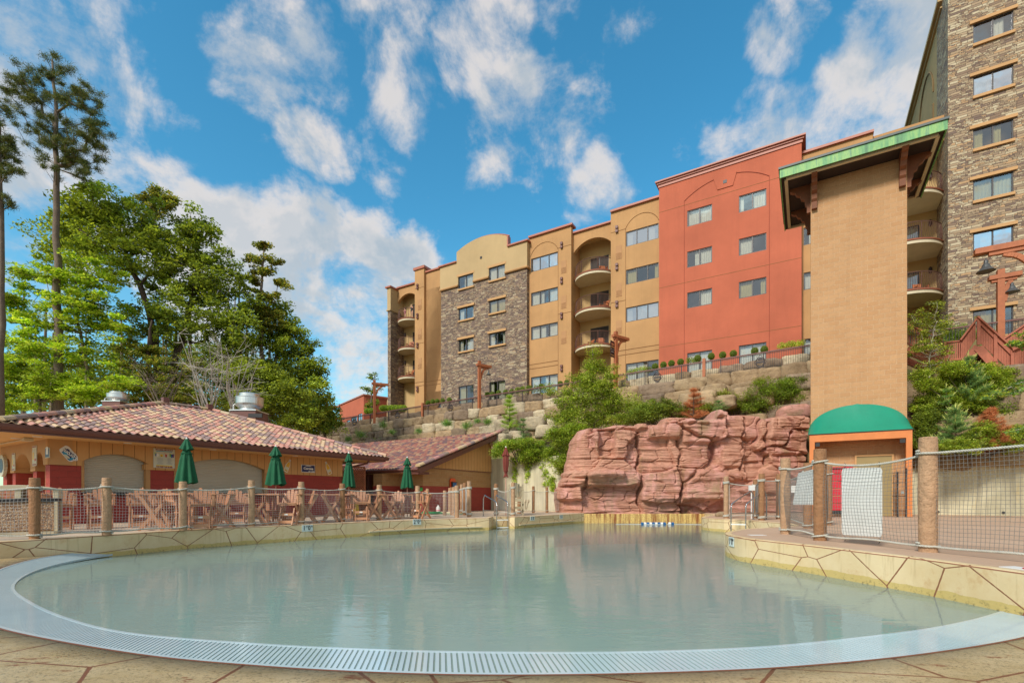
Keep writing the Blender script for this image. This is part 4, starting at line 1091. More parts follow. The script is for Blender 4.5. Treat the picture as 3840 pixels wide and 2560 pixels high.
# stone section D with its humped tan head
wd_ = []
for a, b in ((1719.8, 1776), (1834.6, 1894.9)):
    wd_ += [(X(a, 37.08), z0, X(b, 37.08), z1) for z0, z1 in ROWS]
ZB = 21.1
def notch(wins, ztop): return [w for w in wins if w[1] < ztop]
low = [(w[0], w[1], w[2], w[3]) for w in wd_ if w[3] < ZB]
topw = sorted([w for w in wd_ if w[3] > ZB])
outer = [(xD0, B0), (xD1, B0), (xD1, ZB)]
for w in reversed(topw): outer += [(w[2], ZB), (w[2], w[1]), (w[0], w[1]), (w[0], ZB)]
outer += [(xD0, ZB)]
m = MB(); m.wallpoly(outer, 37.08, 37.45, [rect(*w) for w in low]); m.box(xD1-.3, 37.45, B0, xD1-.001, 38.2, ZB); m.build('stone_wall', m_ledge, HR)
for w in low: window(HR, 37.08, w[0], w[2], w[1], w[3], 2, rnd)
h0, h1 = X(1714, 37.08), X(1905, 37.08)
outer = [(xD0-.06, ZB)]
for w in topw: outer += [(w[0], ZB), (w[0], w[3]), (w[2], w[3]), (w[2], ZB)]
outer += [(xD1+.06, ZB), (xD1+.06, 23.3), (h1, 23.3)] + [(a, b) for a, b in reversed(arcpts(h0, h1, 24.28, 24.95, 20))] + [(h0, 23.3), (xD0-.06, 23.3)]
m = MB(); m.wallpoly(outer, 37.0, 37.45); m.box(xD1-.25, 37.45, ZB, xD1+.055, 38.2, 23.3); m.build('humped_parapet_wall', m_tan2, HR)
for w in topw: window(HR, 37.02, w[0], w[2], w[1], w[3], 2, rnd)
m = MB(); m.tube([(a, 37.2, b+.05) for a, b in arcpts(h0-.06, h1+.06, 24.28, 24.95, 24)], .10, 4); m.box(xD0-.2, 36.85, 23.3, h0, 37.5, 23.42); m.box(h1, 36.85, 23.3, xD1+.2, 37.5, 23.42); m.box(h1-.06, 36.98, 23.42, h1+.06, 37.44, 24.3); m.box(xD1-.2, 37.5, 23.3, xD1+.2, 38.2, 23.42); m.build('parapet_cap', m_redcap, HR)
m = MB(); xs = [xD0-.1]; 
for w in topw: xs += [w[0], w[2]]
xs.append(xD1+.1)
for i in range(0, len(xs), 2): m.tube([(xs[i], 37.0, ZB), (xs[i+1], 37.0, ZB)], .11, 8)
m.tube([(xD1+.06, 37.0, ZB), (xD1+.06, 37.6, ZB)], .11, 8); m.each('band_moulding', m_tan, HR)
m = MB()
for w in wd_:
    if w[3] < 12: continue
    m.box(w[0]-.12, 36.97, w[3]+.001, w[2]+.12, 37.10, w[3]+.2); m.box(w[0]-.02, 36.95, w[1]-.15, w[2]+.1, 37.10, w[1]-.001)
m.each('lintel', m_siding, HR)
bx(X(1804, 36.99)-.1, 36.96, 22.98, X(1804, 36.99)+.1, 36.999, 23.18).build('scupper', m_black, HR)
# section E with triple windows, pier, louvres
xe0, xe1 = X(1991.3, 37.45), X(2091.8, 37.45)
section('wall', m_tan, rect(xD1, B0, xE1, 23.72), 37.45, [(xe0, z0, xe1, z1) for z0, z1 in ROWS], HR, 3, bright=(0,))
bx(xE1-.35, 37.8, B0, xE1-.001, 39.3, 23.2).build('pier_return', m_tan, HR)
bx(xD1, 37.28, 23.72, xE1+.15, 38.1, 23.87).build('parapet_cap', m_redcap, HR)
g0, g1 = X(2347.3, 37.45), X(2470, 37.45)
# balcony bay F
dd0, dd1 = X(2214, 39.25), X(2283, 39.25)
bay(xE1, xG0, 37.87, 39.25, 21.6, 22.42, 23.2, SL, dd0, dd1, HR)
bx(xE1, 37.7, 23.2, xG0, 38.3, 23.33).build('parapet_cap', m_redcap, HR)
# section G
section('wall', m_tan, rect(xG0, B0, xR0+.3, 23.75), 37.45, [(g0, z0, g1, z1) for z0, z1 in ROWS], HR, 3, bright=(0, 2))
bx(xG0, 37.28, 23.75, xR0+.3, 38.1, 23.9).build('parapet_cap', m_redcap, HR); bx(xG0, 37.8, B0, xG0+.3, 39.3, 23.3).build('pier_return', m_tan, HR)
# terracotta section
wr = []
for a, b in ((2577, 2670.4), (2770.7, 2874)): wr += [(X(a, 36.95), z0, X(b, 36.95), z1) for z0, z1 in ROWS]
section('terracotta_wall', m_red, rect(xR0, B0, xR1, 24.4), 36.95, wr, HR, 2)
m = bx(xR1-.3, 37.3, B0, xR1-.001, 38.5, 24.4); m.box(xR0+.001, 37.3, 22, xR0+.3, 39, 24.4); m.each('terracotta_return', m_red, HR)
m = MB()
for k, (o_, zz) in enumerate(((.06, 24.2), (.14, 24.4), (.24, 24.52))): m.box(xR0-o_, 36.95-o_, zz, xR1+o_, 38.5, zz+(.2, .12, .1)[k])
m.build('cornice', m_redcap, HR)
m = MB(); a0, a1 = X(2566, 36.95), X(2885, 36.95)
m.tube([(a, 36.94, b) for a, b in arcpts(a0, a1, 22.65, 23.6, 30)], .025, 4)
for xx in (a0, a1): m.box(xx-.012, 36.935, B0, xx+.012, 36.951, 22.65)
m.build('arch_groove', MAT('dark_terracotta', srgb(140,62,46), .9), HR)
m = MB(); xk = (a0+a1)/2; m.prism([(xk-.75, 23.62), (xk+.75, 23.62), (xk+.5, 22.75), (xk-.5, 22.75)], 1, 36.90, 36.945); m.build('keystone', m_red, HR)
bx(xk-.12, 36.88, 23.05, xk+.12, 36.9, 23.27).build('scupper', m_black, HR)
m = MB()
for zz in (22.35, 16.75, 12.35): m.box(xR0, 36.944, zz, xR1, 36.951, zz+.03)
for zz in (12.35, 12.72): m.box(xD1, 37.43, zz, xe1, 37.451, zz+.04); m.box(xG0, 37.43, zz, xR0, 37.451, zz+.04); m.box(xB0, 37.38, zz, xB1, 37.401, zz+.04); m.box(xB1, 37.68, zz, xC1, 37.701, zz+.04)
for zz in (22.15, 16.6): m.box(xB0, 37.385, zz, xB1, 37.401, zz+.03); m.box(xe1, 37.435, zz, xE1, 37.451, zz+.03); m.box(xG0, 37.435, zz, g0, 37.451, zz+.03)
for xx in (xe1+.02, g0-.04): m.box(xx, 37.436, B0, xx+.025, 37.451, 22.1)
m.each('joint_line', MAT('dark_joint', srgb(132,90,52), .9), HR)
m = MB()
for a, b in ((xe0, xe1), (g0, g1)): m.tube([(p, 37.44, q_) for p, q_ in arcpts(a-.05, b+.02, 22.1, 23.0, 24)], .022, 4)
m.each('arch_trim', MAT('dark_joint2', srgb(140,98,58), .9), HR)
# section H behind the tower
xh0 = X(3013, 37.6)
section('wall', m_tan, rect(xR1, B0, xH1, 23.78), 37.6, [(xh0, z0, xh0+1.4, z1) for z0, z1 in ROWS], HR, 2)
bx(xR1, 37.45, 23.78, xH1+.05, 38.2, 23.93).build('parapet_cap', m_redcap, HR)
# pier louvres and up/down lights
for px, q in ((1574, 37.4), (2114, 37.45), (2321, 37.45)):
    xx = X(px, q)
    for r in range(3):
        zt = 21.0-2.94*r; m = MB(); m.box(xx-.24, q-.02, zt-1.05, xx+.24, q+.001, zt)
        for k in range(9): m.box(xx-.21, q-.032, zt-1.0+k*.05, xx+.21, q-.02, zt-.975+k*.05)
        m.build('louvre_panel', MAT('louvre_tan', srgb(178,132,88), .8, .05, 2) if (px == 1574 and r == 0) else bpy.data.materials['louvre_tan'], HR)
    for zz in (22.3, 19.36, 16.42, 12.05):
        xl = X(px-7, q); m = bx(xl-.1, q-.16, zz-.25, xl+.1, q-.02, zz-.05); m.box(xl-.1, q-.16, zz+.05, xl+.1, q-.02, zz+.25); m.box(xl-.05, q-.08, zz-.05, xl+.05, q, zz+.05); m.build('wall_light', m_brown, HR)
# bodies and roofs
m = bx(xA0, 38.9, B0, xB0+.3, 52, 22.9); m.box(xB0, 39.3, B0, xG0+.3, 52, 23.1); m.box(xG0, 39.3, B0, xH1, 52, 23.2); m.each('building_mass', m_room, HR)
m = bx(xB0, 37.85, 22.6, xE1-.01, 39.3, 22.7); m.box(xG0+.01, 37.85, 22.6, xH1, 39.3, 22.7); m.each('roof_deck', m_tan2, HR)

# stone wing at the right with its own bay
ST = root('stone_building', Hf, (12, 37.1, 8.5), 'very tall pale ledgestone hotel building rising past the top right corner', 'building')
xs0 = X(3554.6, 37.1)
SR = [(26.7, 27.85), (23.77, 24.9), (20.8, 21.95), (17.9, 19.08), (14.95, 16.12), (10.2, 11.75)]
wx0, wx1 = X(3648.8, 37.1), X(3800.8, 37.1)
W_ = [(wx0, a, wx1, b) for a, b in SR]
m = MB(); m.wallpoly(rect(xs0, B0, 16, 34), 37.1, 37.5, [rect(*w) for w in W_]); m.box(xs0, 37.5, B0, xs0+.3, 39.95, 34); m.build('stone_wall', m_ledge2, ST)
for i, w in enumerate(W_): window(ST, 37.1, w[0], w[2], w[1], w[3], 2, rnd, cur=(m_curt if i < 2 else m_curt2), bright=i in (1, 4))
m = MB()
for w in W_: m.box(w[0]-.15, 37.0, w[3]+.001, w[2]+.15, 37.11, w[3]+.17); m.box(w[0]-.02, 36.99, w[1]-.15, w[2]+.05, 37.11, w[1]-.001)
m.each('lintel', m_siding, ST)
def zt(q): return 31.0
m = MB(); xt = xs0+.02
m.add([(xt, 38.6, 8), (xt, 70, 8), (xt, 70, 30.9), (xt, 38.6, 30.9)], [(0,1,2,3)])
m.box(xt, 39.95, B0, 16, 70, 30.9); m.build('tan_side_wall', m_tanshade, ST)
m = bx(xt-.25, 38.4, 30.9, xt+.3, 70, 31.15); m.box(xt-.12, 38.5, 30.55, xt, 70, 30.62); m.build('side_cornice', m_tan2, ST)
m = MB()
for k in range(4):
    y0 = 41+k*6; m.tube([(xt-.03, a, b) for a, b in arcpts(y0, y0+4.6, 26.5, 29.6, 16)], .05, 4); m.box(xt-.06, y0-.05, 20, xt, y0+.05, 26.5); m.box(xt-.06, y0+4.55, 20, xt, y0+4.65, 26.5)
m.build('blind_arch_trim', MAT('olive_trim', srgb(120,96,60), .9), ST)
dd0, dd1 = 3.6, X(3448, 39.95)
bay(3.0, xs0, 38.0, 39.95, 22.3, 23.0, 23.8, SL, dd0, dd1, ST)
for z in SL:
    xl = X(3488, 39.9); m = MB(); m.lathe([(.03,0),(.09,.08),(.09,.34),(.03,.42)], 10, (xl, 39.85, z+1.75)); m.build('wall_lantern', m_darkmetal, ST)
for k, z in enumerate(SL[1:]):
    xl = X(1520, 38.8); m = MB(); m.lathe([(.03,0),(.09,.08),(.09,.34),(.03,.42)], 10, (xl, 38.75, z+1.75)); m.build('wall_lantern', m_darkmetal, HR)

# far wing seen past the left end
fp0 = at(1273, 1521, 90); fp1 = at(1364, 1482, 80.7)
Ff = Frame(fp0.x, fp0.y, fp1.x-fp0.x, fp1.y-fp0.y); FW = (Vector((fp1.x, fp1.y, 0))-Vector((fp0.x, fp0.y, 0))).length
far = root('distant_building', Ff, (0, 0, 7), 'distant terracotta and tan wing with pale windows, left of the stone pilaster', 'building')
zt_ = fp0.z
w_ = [(FW*.32, zt_-5.6, FW*.47, zt_-3.2), (FW*.50, zt_-5.4, FW*.74, zt_-3.0), (FW*.78, zt_-5.2, FW*.94, zt_-2.8)]
m = MB(); m.wallpoly(rect(0, 7, FW, zt_), 0, .3, [rect(*w) for w in w_]); m.box(0, .3, 7, .3, 10, zt_); m.box(FW-.3, .3, 7, FW, 10, zt_); m.box(0, 1, 7, FW, 10, zt_-.2); m.build('terracotta_wall', m_red, far)
for i, w in enumerate(w_): window(far, 0, w[0], w[2], w[1], w[3], (2, 4, 2)[i], rnd, bright=True)
bx(-.2, -.15, zt_, FW+.2, 10, zt_+.2).build('parapet_cap', m_redcap, far)
m = MB(); m.box(FW, 4, 7, FW+14, 20, zt_-.3); m.box(FW+14, 8, 7, FW+40, 24, zt_+3.6); m.each('tan_block', m_tan2, far)
m = MB()
for a, b in ((FW+3.5, FW+7.5), (FW+9, FW+13)): m.box(a, 3.6, 7, b, 3.99, zt_-1.2)
m.box(FW+3, 2.6, zt_-6.5, FW+14, 3.6, zt_-6.2)
for k in range(40): m.box(FW+3+k*.28, 2.6, zt_-6.2, FW+3.05+k*.28, 2.65, zt_-5.1)
m.box(FW+3, 2.58, zt_-5.1, FW+14, 2.68, zt_-5.0); m.build('brick_screen', m_redcap, far)
# ------------------------------------------------------------------ hillside
def grade(lx): return 9.12 + .024*np.clip(lx, -46, 20)
def hill_h(lx, q):
    X_ = lx*.8565+q*.516; Y_ = -lx*.516+q*.8565
    g = grade(lx)
    q0 = np.where(lx < -1, 25.6, 30.25); q0 = np.where(lx < -14, 27.8, q0)
    t = np.clip((q-q0)/(32.4-q0), 0, 1)
    lo = np.where(lx < -14, 1.2, 3.3)
    h = np.where(q < q0, -1.5, lo + (6.0-lo)*t**.8)
    h = np.where((Y_ < 26.6) & (lx < -1) & (lx > -22), -1.5, h)
    w2 = np.clip((q-32.6)/1.0, 0, 1); h = np.where(q > 32.6, 6.0+(g-6.0)*w2, h)
    # to the far left the terrace drops away into the wood
    f = np.clip((-46-lx)/4, 0, 1); left = np.where(q > 24, .4+.05*np.clip(q-27, 0, 60), -1.5)
    return h*(1-f)+left*f
gx = np.concatenate([np.linspace(-220, -60, 30), np.linspace(-58, 30, 260), np.linspace(34, 160, 20)])
gq = np.concatenate([np.linspace(20, 40, 160), np.linspace(42, 220, 40)])
XX, QQ = np.meshgrid(gx, gq); H = hill_h(XX, QQ)
rs = np.random.RandomState(3)
H = H + np.where(H > 0, (rs.rand(*H.shape)-.5)*.14, 0)
V = np.stack([(XX*.8565+QQ*.516).ravel(), (-XX*.516+QQ*.8565).ravel(), H.ravel()], 1)
ny, nx = XX.shape; I = np.arange(ny*nx).reshape(ny, nx)
Q = np.stack([I[:-1, :-1].ravel(), I[:-1, 1:].ravel(), I[1:, 1:].ravel(), I[1:, :-1].ravel()], 1)
mh, nt, b = newmat('hillside_earth'); co = coords(nt)
c = ramp(nt, noise(nt, co, 1.1, 7, .7), [(.32, srgb(66,84,34)), (.46, srgb(96,104,48)), (.56, srgb(128,104,70)), (.72, srgb(158,128,88))])
L(nt, c, b.inputs['Base Color']); b.inputs['Roughness'].default_value = .95; bump(nt, noise(nt, co, 6, 6, .7), b, .8, .08)
npmesh('hillside', V, Q, mh, kind='structure', smooth=True)
def groundz(x, y):
    lx = x*.8565-y*.516; q = x*.516+y*.8565
    return float(hill_h(np.array([lx]), np.array([q]))[0])

# ------------------------------------------------------------------ boulders
m_lime = None
def limemat():
    m, nt, b = newmat('limestone_block'); co = coords(nt); a = N(nt, 'ShaderNodeVertexColor', layer_name='Col')
    n = noise(nt, co, 1.9, 8, .72); st = noise(nt, coords(nt, 'Object', (1, 1, 5)), 1.6, 6, .7)
    c = mixc(nt, 1.0, a.outputs[0], ramp(nt, n, [(.3, (.55,.48,.4)), (.5, (1,1,1)), (.68, (1.2,1.15,1.05))]), 'MULTIPLY')
    c = mixc(nt, mapr(nt, st, .52, .7, 0, .55), c, srgb(92,72,50))
    c = mixc(nt, mapr(nt, noise(nt, co, 13, 5, .75), .55, .7, 0, .5), c, srgb(80,66,48))
    L(nt, c, b.inputs['Base Color']); b.inputs['Roughness'].default_value = .95
    bump(nt, math2(nt, 'ADD', n, math2(nt, 'MULTIPLY', st, .5)), b, 1.0, .09); return m
m_lime = limemat()
LC = [srgb(168,144,112), srgb(152,128,98), srgb(184,168,140), srgb(134,114,94), srgb(162,136,104), srgb(144,124,104)]
_n = 7
_ax = np.linspace(-1, 1, _n); _V = []; _F = []
def _cube():
    idx = {}; V = []
    def key(p):
        k = tuple(np.round(p, 4))
        if k not in idx: idx[k] = len(V); V.append(p)
        return idx[k]
    Fc = []
    for ax in range(3):
        for sgn in (-1, 1):
            for i in range(_n-1):
                for j in range(_n-1):
                    q = []
                    for (a, b_) in ((i, j), (i+1, j), (i+1, j+1), (i, j+1)):
                        p = [0, 0, 0]; p[ax] = sgn; p[(ax+1) % 3] = _ax[a]; p[(ax+2) % 3] = _ax[b_]; q.append(key(p))
                    Fc.append(q if sgn > 0 else q[::-1])
    return np.array(V), np.array(Fc)
CV, CF = _cube()
class BW:
    def __init__(s): s.V = []; s.Q = []; s.C = []; s.n = 0
    def rock(s, c, sx, sy, sz, e1, e2, rg, col, pw=9.0, rough=.10):
        P = CV/((np.abs(CV)**pw).sum(1)**(1/pw))[:, None]
        tilt = rg.uniform(-.06, .06)
        f = np.ones(len(P)); o = rg.uniform(0, 100)
        d = np.array([mnoise.noise(Vector((p[0]*1.1+o, p[1]*1.1, p[2]*1.1)))+.5*mnoise.noise(Vector((p[0]*2.7+o, p[1]*2.7, p[2]*2.7))) for p in P])
        f += d*rough*1.6
        P = P*f[:, None]*np.array([sx, sy, sz]); P[:, 2] += P[:, 0]*tilt
        W = np.outer(P[:, 0], e1)+np.outer(P[:, 1], e2); W[:, 2] += P[:, 2]
        s.V.append(W+np.array(c)); s.Q.append(CF+s.n); s.n += len(P)
        k = rg.uniform(.82, 1.15); s.C.append(np.tile(np.array(col)*k, (len(CF), 1)))
    def build(s, name, mat, **k):
        return npmesh(name, np.concatenate(s.V), np.concatenate(s.Q), mat, colr=np.concatenate(s.C), **k)
e1 = np.array(Hf.e1); e2 = np.array(Hf.e2)
def courses(lx0, lx1, q, ztop, nc, h, w, seed, batter=.28, gap=.0):
    rg = random.Random(seed); B = BW()
    for k in range(nc):
        x = lx0+rg.uniform(-.5, 0)
        while x < lx1:
            ww = rg.uniform(w*.65, w*1.45); hh = h*rg.uniform(.92, 1.08)
            zc = ztop(x+ww/2)-h*(k+.5)+rg.uniform(-.05, .05); qq = q-batter*k+rg.uniform(-.12, .12)
            p = Hf.w(x+ww/2, qq, zc)
            if rg.random() > gap: B.rock((p.x, p.y, p.z), ww/2*1.05, .6, hh/2*1.06, e1, e2, rg, rg.choice(LC))
            x += ww
    return B
B = courses(-46.5, -15, 33.7, lambda x: float(grade(x))-.02, 5, .80, 1.35, 21)
tag(B.build('boulder_wall', m_lime), 'stacked limestone block retaining wall under the left run of the iron fence', 'retaining wall')
B = courses(-15, .3, 33.6, lambda x: float(grade(x))+.0, 4, .86, 1.7, 22, batter=.45)
tag(B.build('boulder_wall', m_lime), 'large honey coloured limestone block wall beside the tower, over the red rock', 'retaining wall')
B = courses(-46, .5, 35.6, lambda x: float(grade(x))+.95, 1, .95, 1.5, 23)
tag(B.build('boulder_wall', m_lime), 'low row of limestone blocks behind the iron fence at the foot of the hotel', 'retaining wall')
B = courses(-17, -2, 31.6, lambda x: 6.1+.03*x, 2, .75, 1.5, 24, batter=.5, gap=.3)
tag(B.build('boulder_wall', m_lime), 'broken lower row of limestone blocks half hidden behind the creeper and shrubs', 'retaining wall')
for (px, py, Y, s) in ((1905,1600,33,.75),(1950,1640,31,.6),(2010,1590,33,.7),(2050,1620,31,.6),(1880,1650,30.6,.55),(2640,1500,29,.7),(2720,1510,28.5,.55),(2800,1480,28.9,.65),(2860,1500,28.6,.6),(2540,1540,28,.5),(2590,1500,29,.55),(2680,1470,29.3,.6)):
    B = BW(); p = at(px, py, Y); B.rock((p.x, p.y, p.z), s*1.1, .6, s*.7, e1, e2, random.Random(px), LC[2 if px < 2100 else 0], 5)
    tag(B.build('boulder', m_lime), 'pale boulder on the slope above the concrete wall' if px < 2100 else 'tan boulder among the shrubs above the red rock', 'boulder', 'pale boulders above the concrete wall' if px < 2100 else 'tan boulders above the red rock')
B = courses(3.0, 9.2, 31.2, lambda x: 7.3, 4, 1.15, 1.8, 25, batter=.35)
for (px, py, Y, s) in ((3600,1500,25,1.1),(3660,1440,26,1.0),(3790,1600,22.6,.9),(3760,1650,22,.7),(3560,1580,24.5,.8)):
    p = at(px, py, Y); B.rock((p.x, p.y, p.z), s*1.1, .7, s*.75, e1, e2, random.Random(px), LC[1], 3)
B = tag(B.build('boulder_wall', m_lime), 'brown block wall on the slope to the right of the tower', 'retaining wall')

# ------------------------------------------------------------------ concrete retaining walls
def concmat():
    m, nt, b = newmat('board_formed_concrete'); co = coords(nt)
    c = mixc(nt, mapr(nt, noise(nt, co, .7, 6, .65), .3, .7), srgb(196,186,152), srgb(214,206,176))
    c = mixc(nt, mapr(nt, noise(nt, coords(nt, 'Object', (2.4, 2.4, .16)), 1.5, 7, .75), .44, .66, 0, .7), c, srgb(150,140,118))
    c = mixc(nt, mapr(nt, noise(nt, coords(nt, 'Object', (3, 3, .3)), 1.0, 6, .75), .6, .72, 0, .6), c, srgb(206,176,110))
    c = mixc(nt, mapr(nt, noise(nt, co, 3.2, 7, .8), .6, .7, 0, .35), c, srgb(228,224,204))
    L(nt, c, b.inputs['Base Color']); b.inputs['Roughness'].default_value = .85
    bump(nt, noise(nt, coords(nt, 'Object', (4, 4, .5)), 3, 6, .7), b, .35, .02); return m
m_conc = concmat()
def cwall(a, b, z0, z1, th, joints, label):
    m = MB(); a = Vector(a); b = Vector(b); d = (b-a).normalized(); L_ = (b-a).length; fr = Frame(a.x, a.y, d.x, d.y)
    o = root('concrete_wall', fr, (0, 0, z0), label, 'retaining wall'); x = 0
    n = max(1, round(L_/joints)); w = L_/n
    for i in range(n): m.box(i*w+.012, .0 if i % 2 else .004, z0, (i+1)*w-.012, th, z1)
    m.box(0, .02, z0, L_, th-.01, z1-.01); m.build('wall_panels', m_conc, o); return o, fr
cwL, fL = cwall((-1.32, 30.75, 0), (5.2, 26.6, 0), .3, 3.66, .3, 2.1, 'pale streaked concrete retaining wall under hanging vines, left of the red rock')
cwR, fR = cwall((15.7, 25.5, 0), (30.5, 16.6, 0), .3, 3.34, .35, 3.6, 'grey concrete retaining wall behind the deck to the right of the tower')
m = MB()
for px in (3518, 3763):
    p = fR.hit(px, 1926, -.01); m.lathe([(.03, 0), (.05, 0)], 10)
    m = MB(); m.tube([(p[0], -.03, .62), (p[0], .01, .62)], .055, 12); m.build('weep_pipe', m_black, cwR)

# ------------------------------------------------------------------ red rock waterfall
def redrock():
    m, nt, b = newmat('carved_red_rock'); co = coords(nt)
    dn = N(nt, 'ShaderNodeTexNoise'); dn.inputs['Scale'].default_value = .9; L(nt, co, dn.inputs['Vector'])
    ad = N(nt, 'ShaderNodeVectorMath', operation='ADD'); sc = N(nt, 'ShaderNodeVectorMath', operation='SCALE'); sc.inputs['Scale'].default_value = .35
    L(nt, dn.outputs['Color'], sc.inputs[0]); L(nt, co, ad.inputs[0]); L(nt, sc.outputs[0], ad.inputs[1])
    mp = N(nt, 'ShaderNodeMapping'); mp.inputs['Scale'].default_value = (.8, .8, 7); L(nt, ad.outputs[0], mp.inputs[0])
    st = noise(nt, mp.outputs[0], 2.2, 7, .7); mp2 = N(nt, 'ShaderNodeMapping'); mp2.inputs['Scale'].default_value = (1.6, 1.6, 20); L(nt, ad.outputs[0], mp2.inputs[0])
    s2 = noise(nt, mp2.outputs[0], 1.6, 5, .65)
    big = noise(nt, co, .55, 5, .6)
    c = ramp(nt, big, [(.3, srgb(186,128,104)), (.42, srgb(206,152,126)), (.5, srgb(190,134,110)), (.58, srgb(214,156,140)), (.7, srgb(172,140,108))])
    c = mixc(nt, mapr(nt, noise(nt, coords(nt, 'Object', (1.1, 1.1, .3)), 1.3, 6, .7), .54, .7, 0, .65), c, srgb(150,118,76))
    c = mixc(nt, mapr(nt, noise(nt, coords(nt, 'Object', (1.6, 1.6, .4)), 1.9, 6, .75), .6, .74, 0, .7), c, srgb(104,60,34))
    c = mixc(nt, mapr(nt, s2, .40, .30, 0, .75), c, srgb(96,58,46))
    c = mixc(nt, mapr(nt, st, .60, .75, 0, .35), c, srgb(228,168,140))
    L(nt, c, b.inputs['Base Color']); b.inputs['Roughness'].default_value = .8
    bump(nt, math2(nt, 'ADD', math2(nt, 'MULTIPLY', st, 1.0), math2(nt, 'MULTIPLY', s2, .45)), b, 1.0, .10); return m
m_rock = redrock()
TOPP = [(2085,1604),(2180,1604),(2230,1592),(2280,1594),(2320,1596),(2328,1584),(2358,1583),(2368,1593),(2420,1592),(2434,1568),(2470,1562),(2541,1563),(2552,1578),(2634,1571),(2643,1540),(2660,1534),(2700,1536),(2709,1553),(2770,1550),(2842,1553),(2866,1578),(2883,1563),(2944,1553),(3040,1552),(3200,1545)]
LFT = [(1925,2097),(1905,2094),(1876,2090),(1872,2088),(1850,2087),(1832,2090),(1826,2099),(1820,2101),(1812,2101),(1800,2106),(1793,2112),(1790,2116),(1780,2112),(1771,2114),(1765,2126),(1740,2128),(1719,2137),(1690,2140),(1664,2148),(1655,2146),(1640,2153),(1627,2163),(1604,2180)]
LFT = sorted(LFT)
NXr, NZr = 460, 210
a_ = np.linspace(0, 1, NXr)**1.0; b_ = np.linspace(0, 1, NZr)
YR = 25.2
def xpx(px, Y=YR): return (px-CX)/F*Y
def zpx(py, Y=YR): return EYE+(HY-py)/F*Y
XRt = 15.2
A_, B_ = np.meshgrid(a_, b_)
tx = np.array([xpx(p[0]) for p in TOPP]); tz = np.array([zpx(p[1]) for p in TOPP])
lz = np.array([zpx(p[0]) for p in LFT])[::-1]; lxs = np.array([xpx(p[1]) for p in LFT])[::-1]
X0 = 2.3+(XRt-2.3)*A_
zb = .40
ZT = np.interp(X0, tx, tz); Zr = zb+(ZT-zb)*B_
XL = np.interp(Zr, lz, lxs); Xr = XL+(XRt-XL)*A_
base = np.interp(Xr, [2.0, 2.6, 3.7, 9.6, 11, 15.2], [26.1, 25.5, 24.85, 24.85, 24.9, 25.3])
# blocky relief
rg = np.random.RandomState(12)
def cells(X_, Z_, sx, sz, seed):
    r = np.random.RandomState(seed); nxx = int(16/sx)+4; nzz = int(8/sz)+4
    jx = (np.arange(nxx)[:, None]+r.rand(nxx, nzz)*.8)*sx; jz = (np.arange(nzz)[None, :]+r.rand(nxx, nzz)*.8)*sz; dv = r.rand(nxx, nzz)
    f1 = np.full(X_.shape, 9e9); f2 = f1.copy(); val = np.zeros(X_.shape)
    ci = (X_/sx).astype(int); cj = (Z_/sz).astype(int)
    for di in (-1, 0, 1, 2):
        for dj in (-1, 0, 1, 2):
            i = np.clip(ci+di-1, 0, nxx-1); j = np.clip(cj+dj-1, 0, nzz-1)
            # squared-off distance gives blocks rather than bubbles
            d = (np.abs((X_-jx[i, j])/sx)**5+np.abs((Z_-jz[i, j])/sz)**5)**(1/5)
            up = d < f1; f2 = np.where(up, f1, np.minimum(f2, d)); val = np.where(up, dv[i, j], val); f1 = np.where(up, d, f1)
    return val, np.clip(f2-f1, 0, 1)
wx = Xr+.12*np.sin(Zr*1.7)+.04*np.sin(Zr*5.1+1); wz = Zr+.06*np.sin(Xr*.9)+.02*np.sin(Xr*3.7)
v1, g1_ = cells(wx, wz, 2.1, 1.5, 5); v2_, g2_ = cells(wx+.3, wz, 1.1, .55, 9)
D = (v1-.5)*.50*np.clip(g1_*14, 0, 1) + (v2_-.5)*.13*np.clip(g2_*14, 0, 1) - .20*np.exp(-(g1_*22)**2) - .08*np.exp(-(g2_*22)**2)
def feat(x0, y0, x1, y1, d, s=.03):
    fx0, fx1, fz0, fz1 = xpx(x0), xpx(x1), zpx(y1), zpx(y0)
    sg = lambda t: 1/(1+np.exp(-np.clip(t/s, -40, 40)))
    wv = .02*np.sin(Xr*5+x0)+.015*np.sin(Xr*13); wh = .03*np.sin(Zr*6+y0)
    return d*sg(Xr+wh-fx0)*sg(fx1-Xr-wh)*sg(Zr+wv-fz0)*sg(fz1-Zr-wv)
for f_ in ((2245,1612,2302,1712,-.45),(2304,1614,2362,1700,.12),(2200,1590,2425,1608,.30),(2110,1768,2330,1790,.45),(2095,1795,2188,1822,.42),(2080,1826,2180,1873,.55),(2184,1822,2402,1925,-.22),(2430,1565,2545,1643,.45),(2555,1578,2700,1662,.25),(2700,1560,2790,1755,.30),(2553,1874,2712,1930,-.42),(2435,1740,2540,1872,.18),(2560,1758,2795,1800,.32),(2655,1645,2682,1738,-.45),(2643,1536,2708,1566,.4),(2560,1575,2640,1590,.2),(2880,1560,3100,1700,.2),(2800,1640,3100,1740,-.1),(2560,1800,2700,1870,.2)):
    D += feat(*f_)
# long cracks
for x0, x1, ya, yb in ((2392,2402,1700,1925),(2395,2388,1620,1700),(2540,2552,1650,1925),(2792,2780,1560,1800),(2876,2884,1580,1740)):
    cx_ = np.interp(Zr, [zpx(yb), zpx(ya)], [xpx(x1), xpx(x0)])+.10*np.sin(Zr*4)+.04*np.sin(Zr*11)
    mk = ((Zr > zpx(yb)) & (Zr < zpx(ya))); D -= .30*np.exp(-((Xr-cx_)/.07)**2)*mk
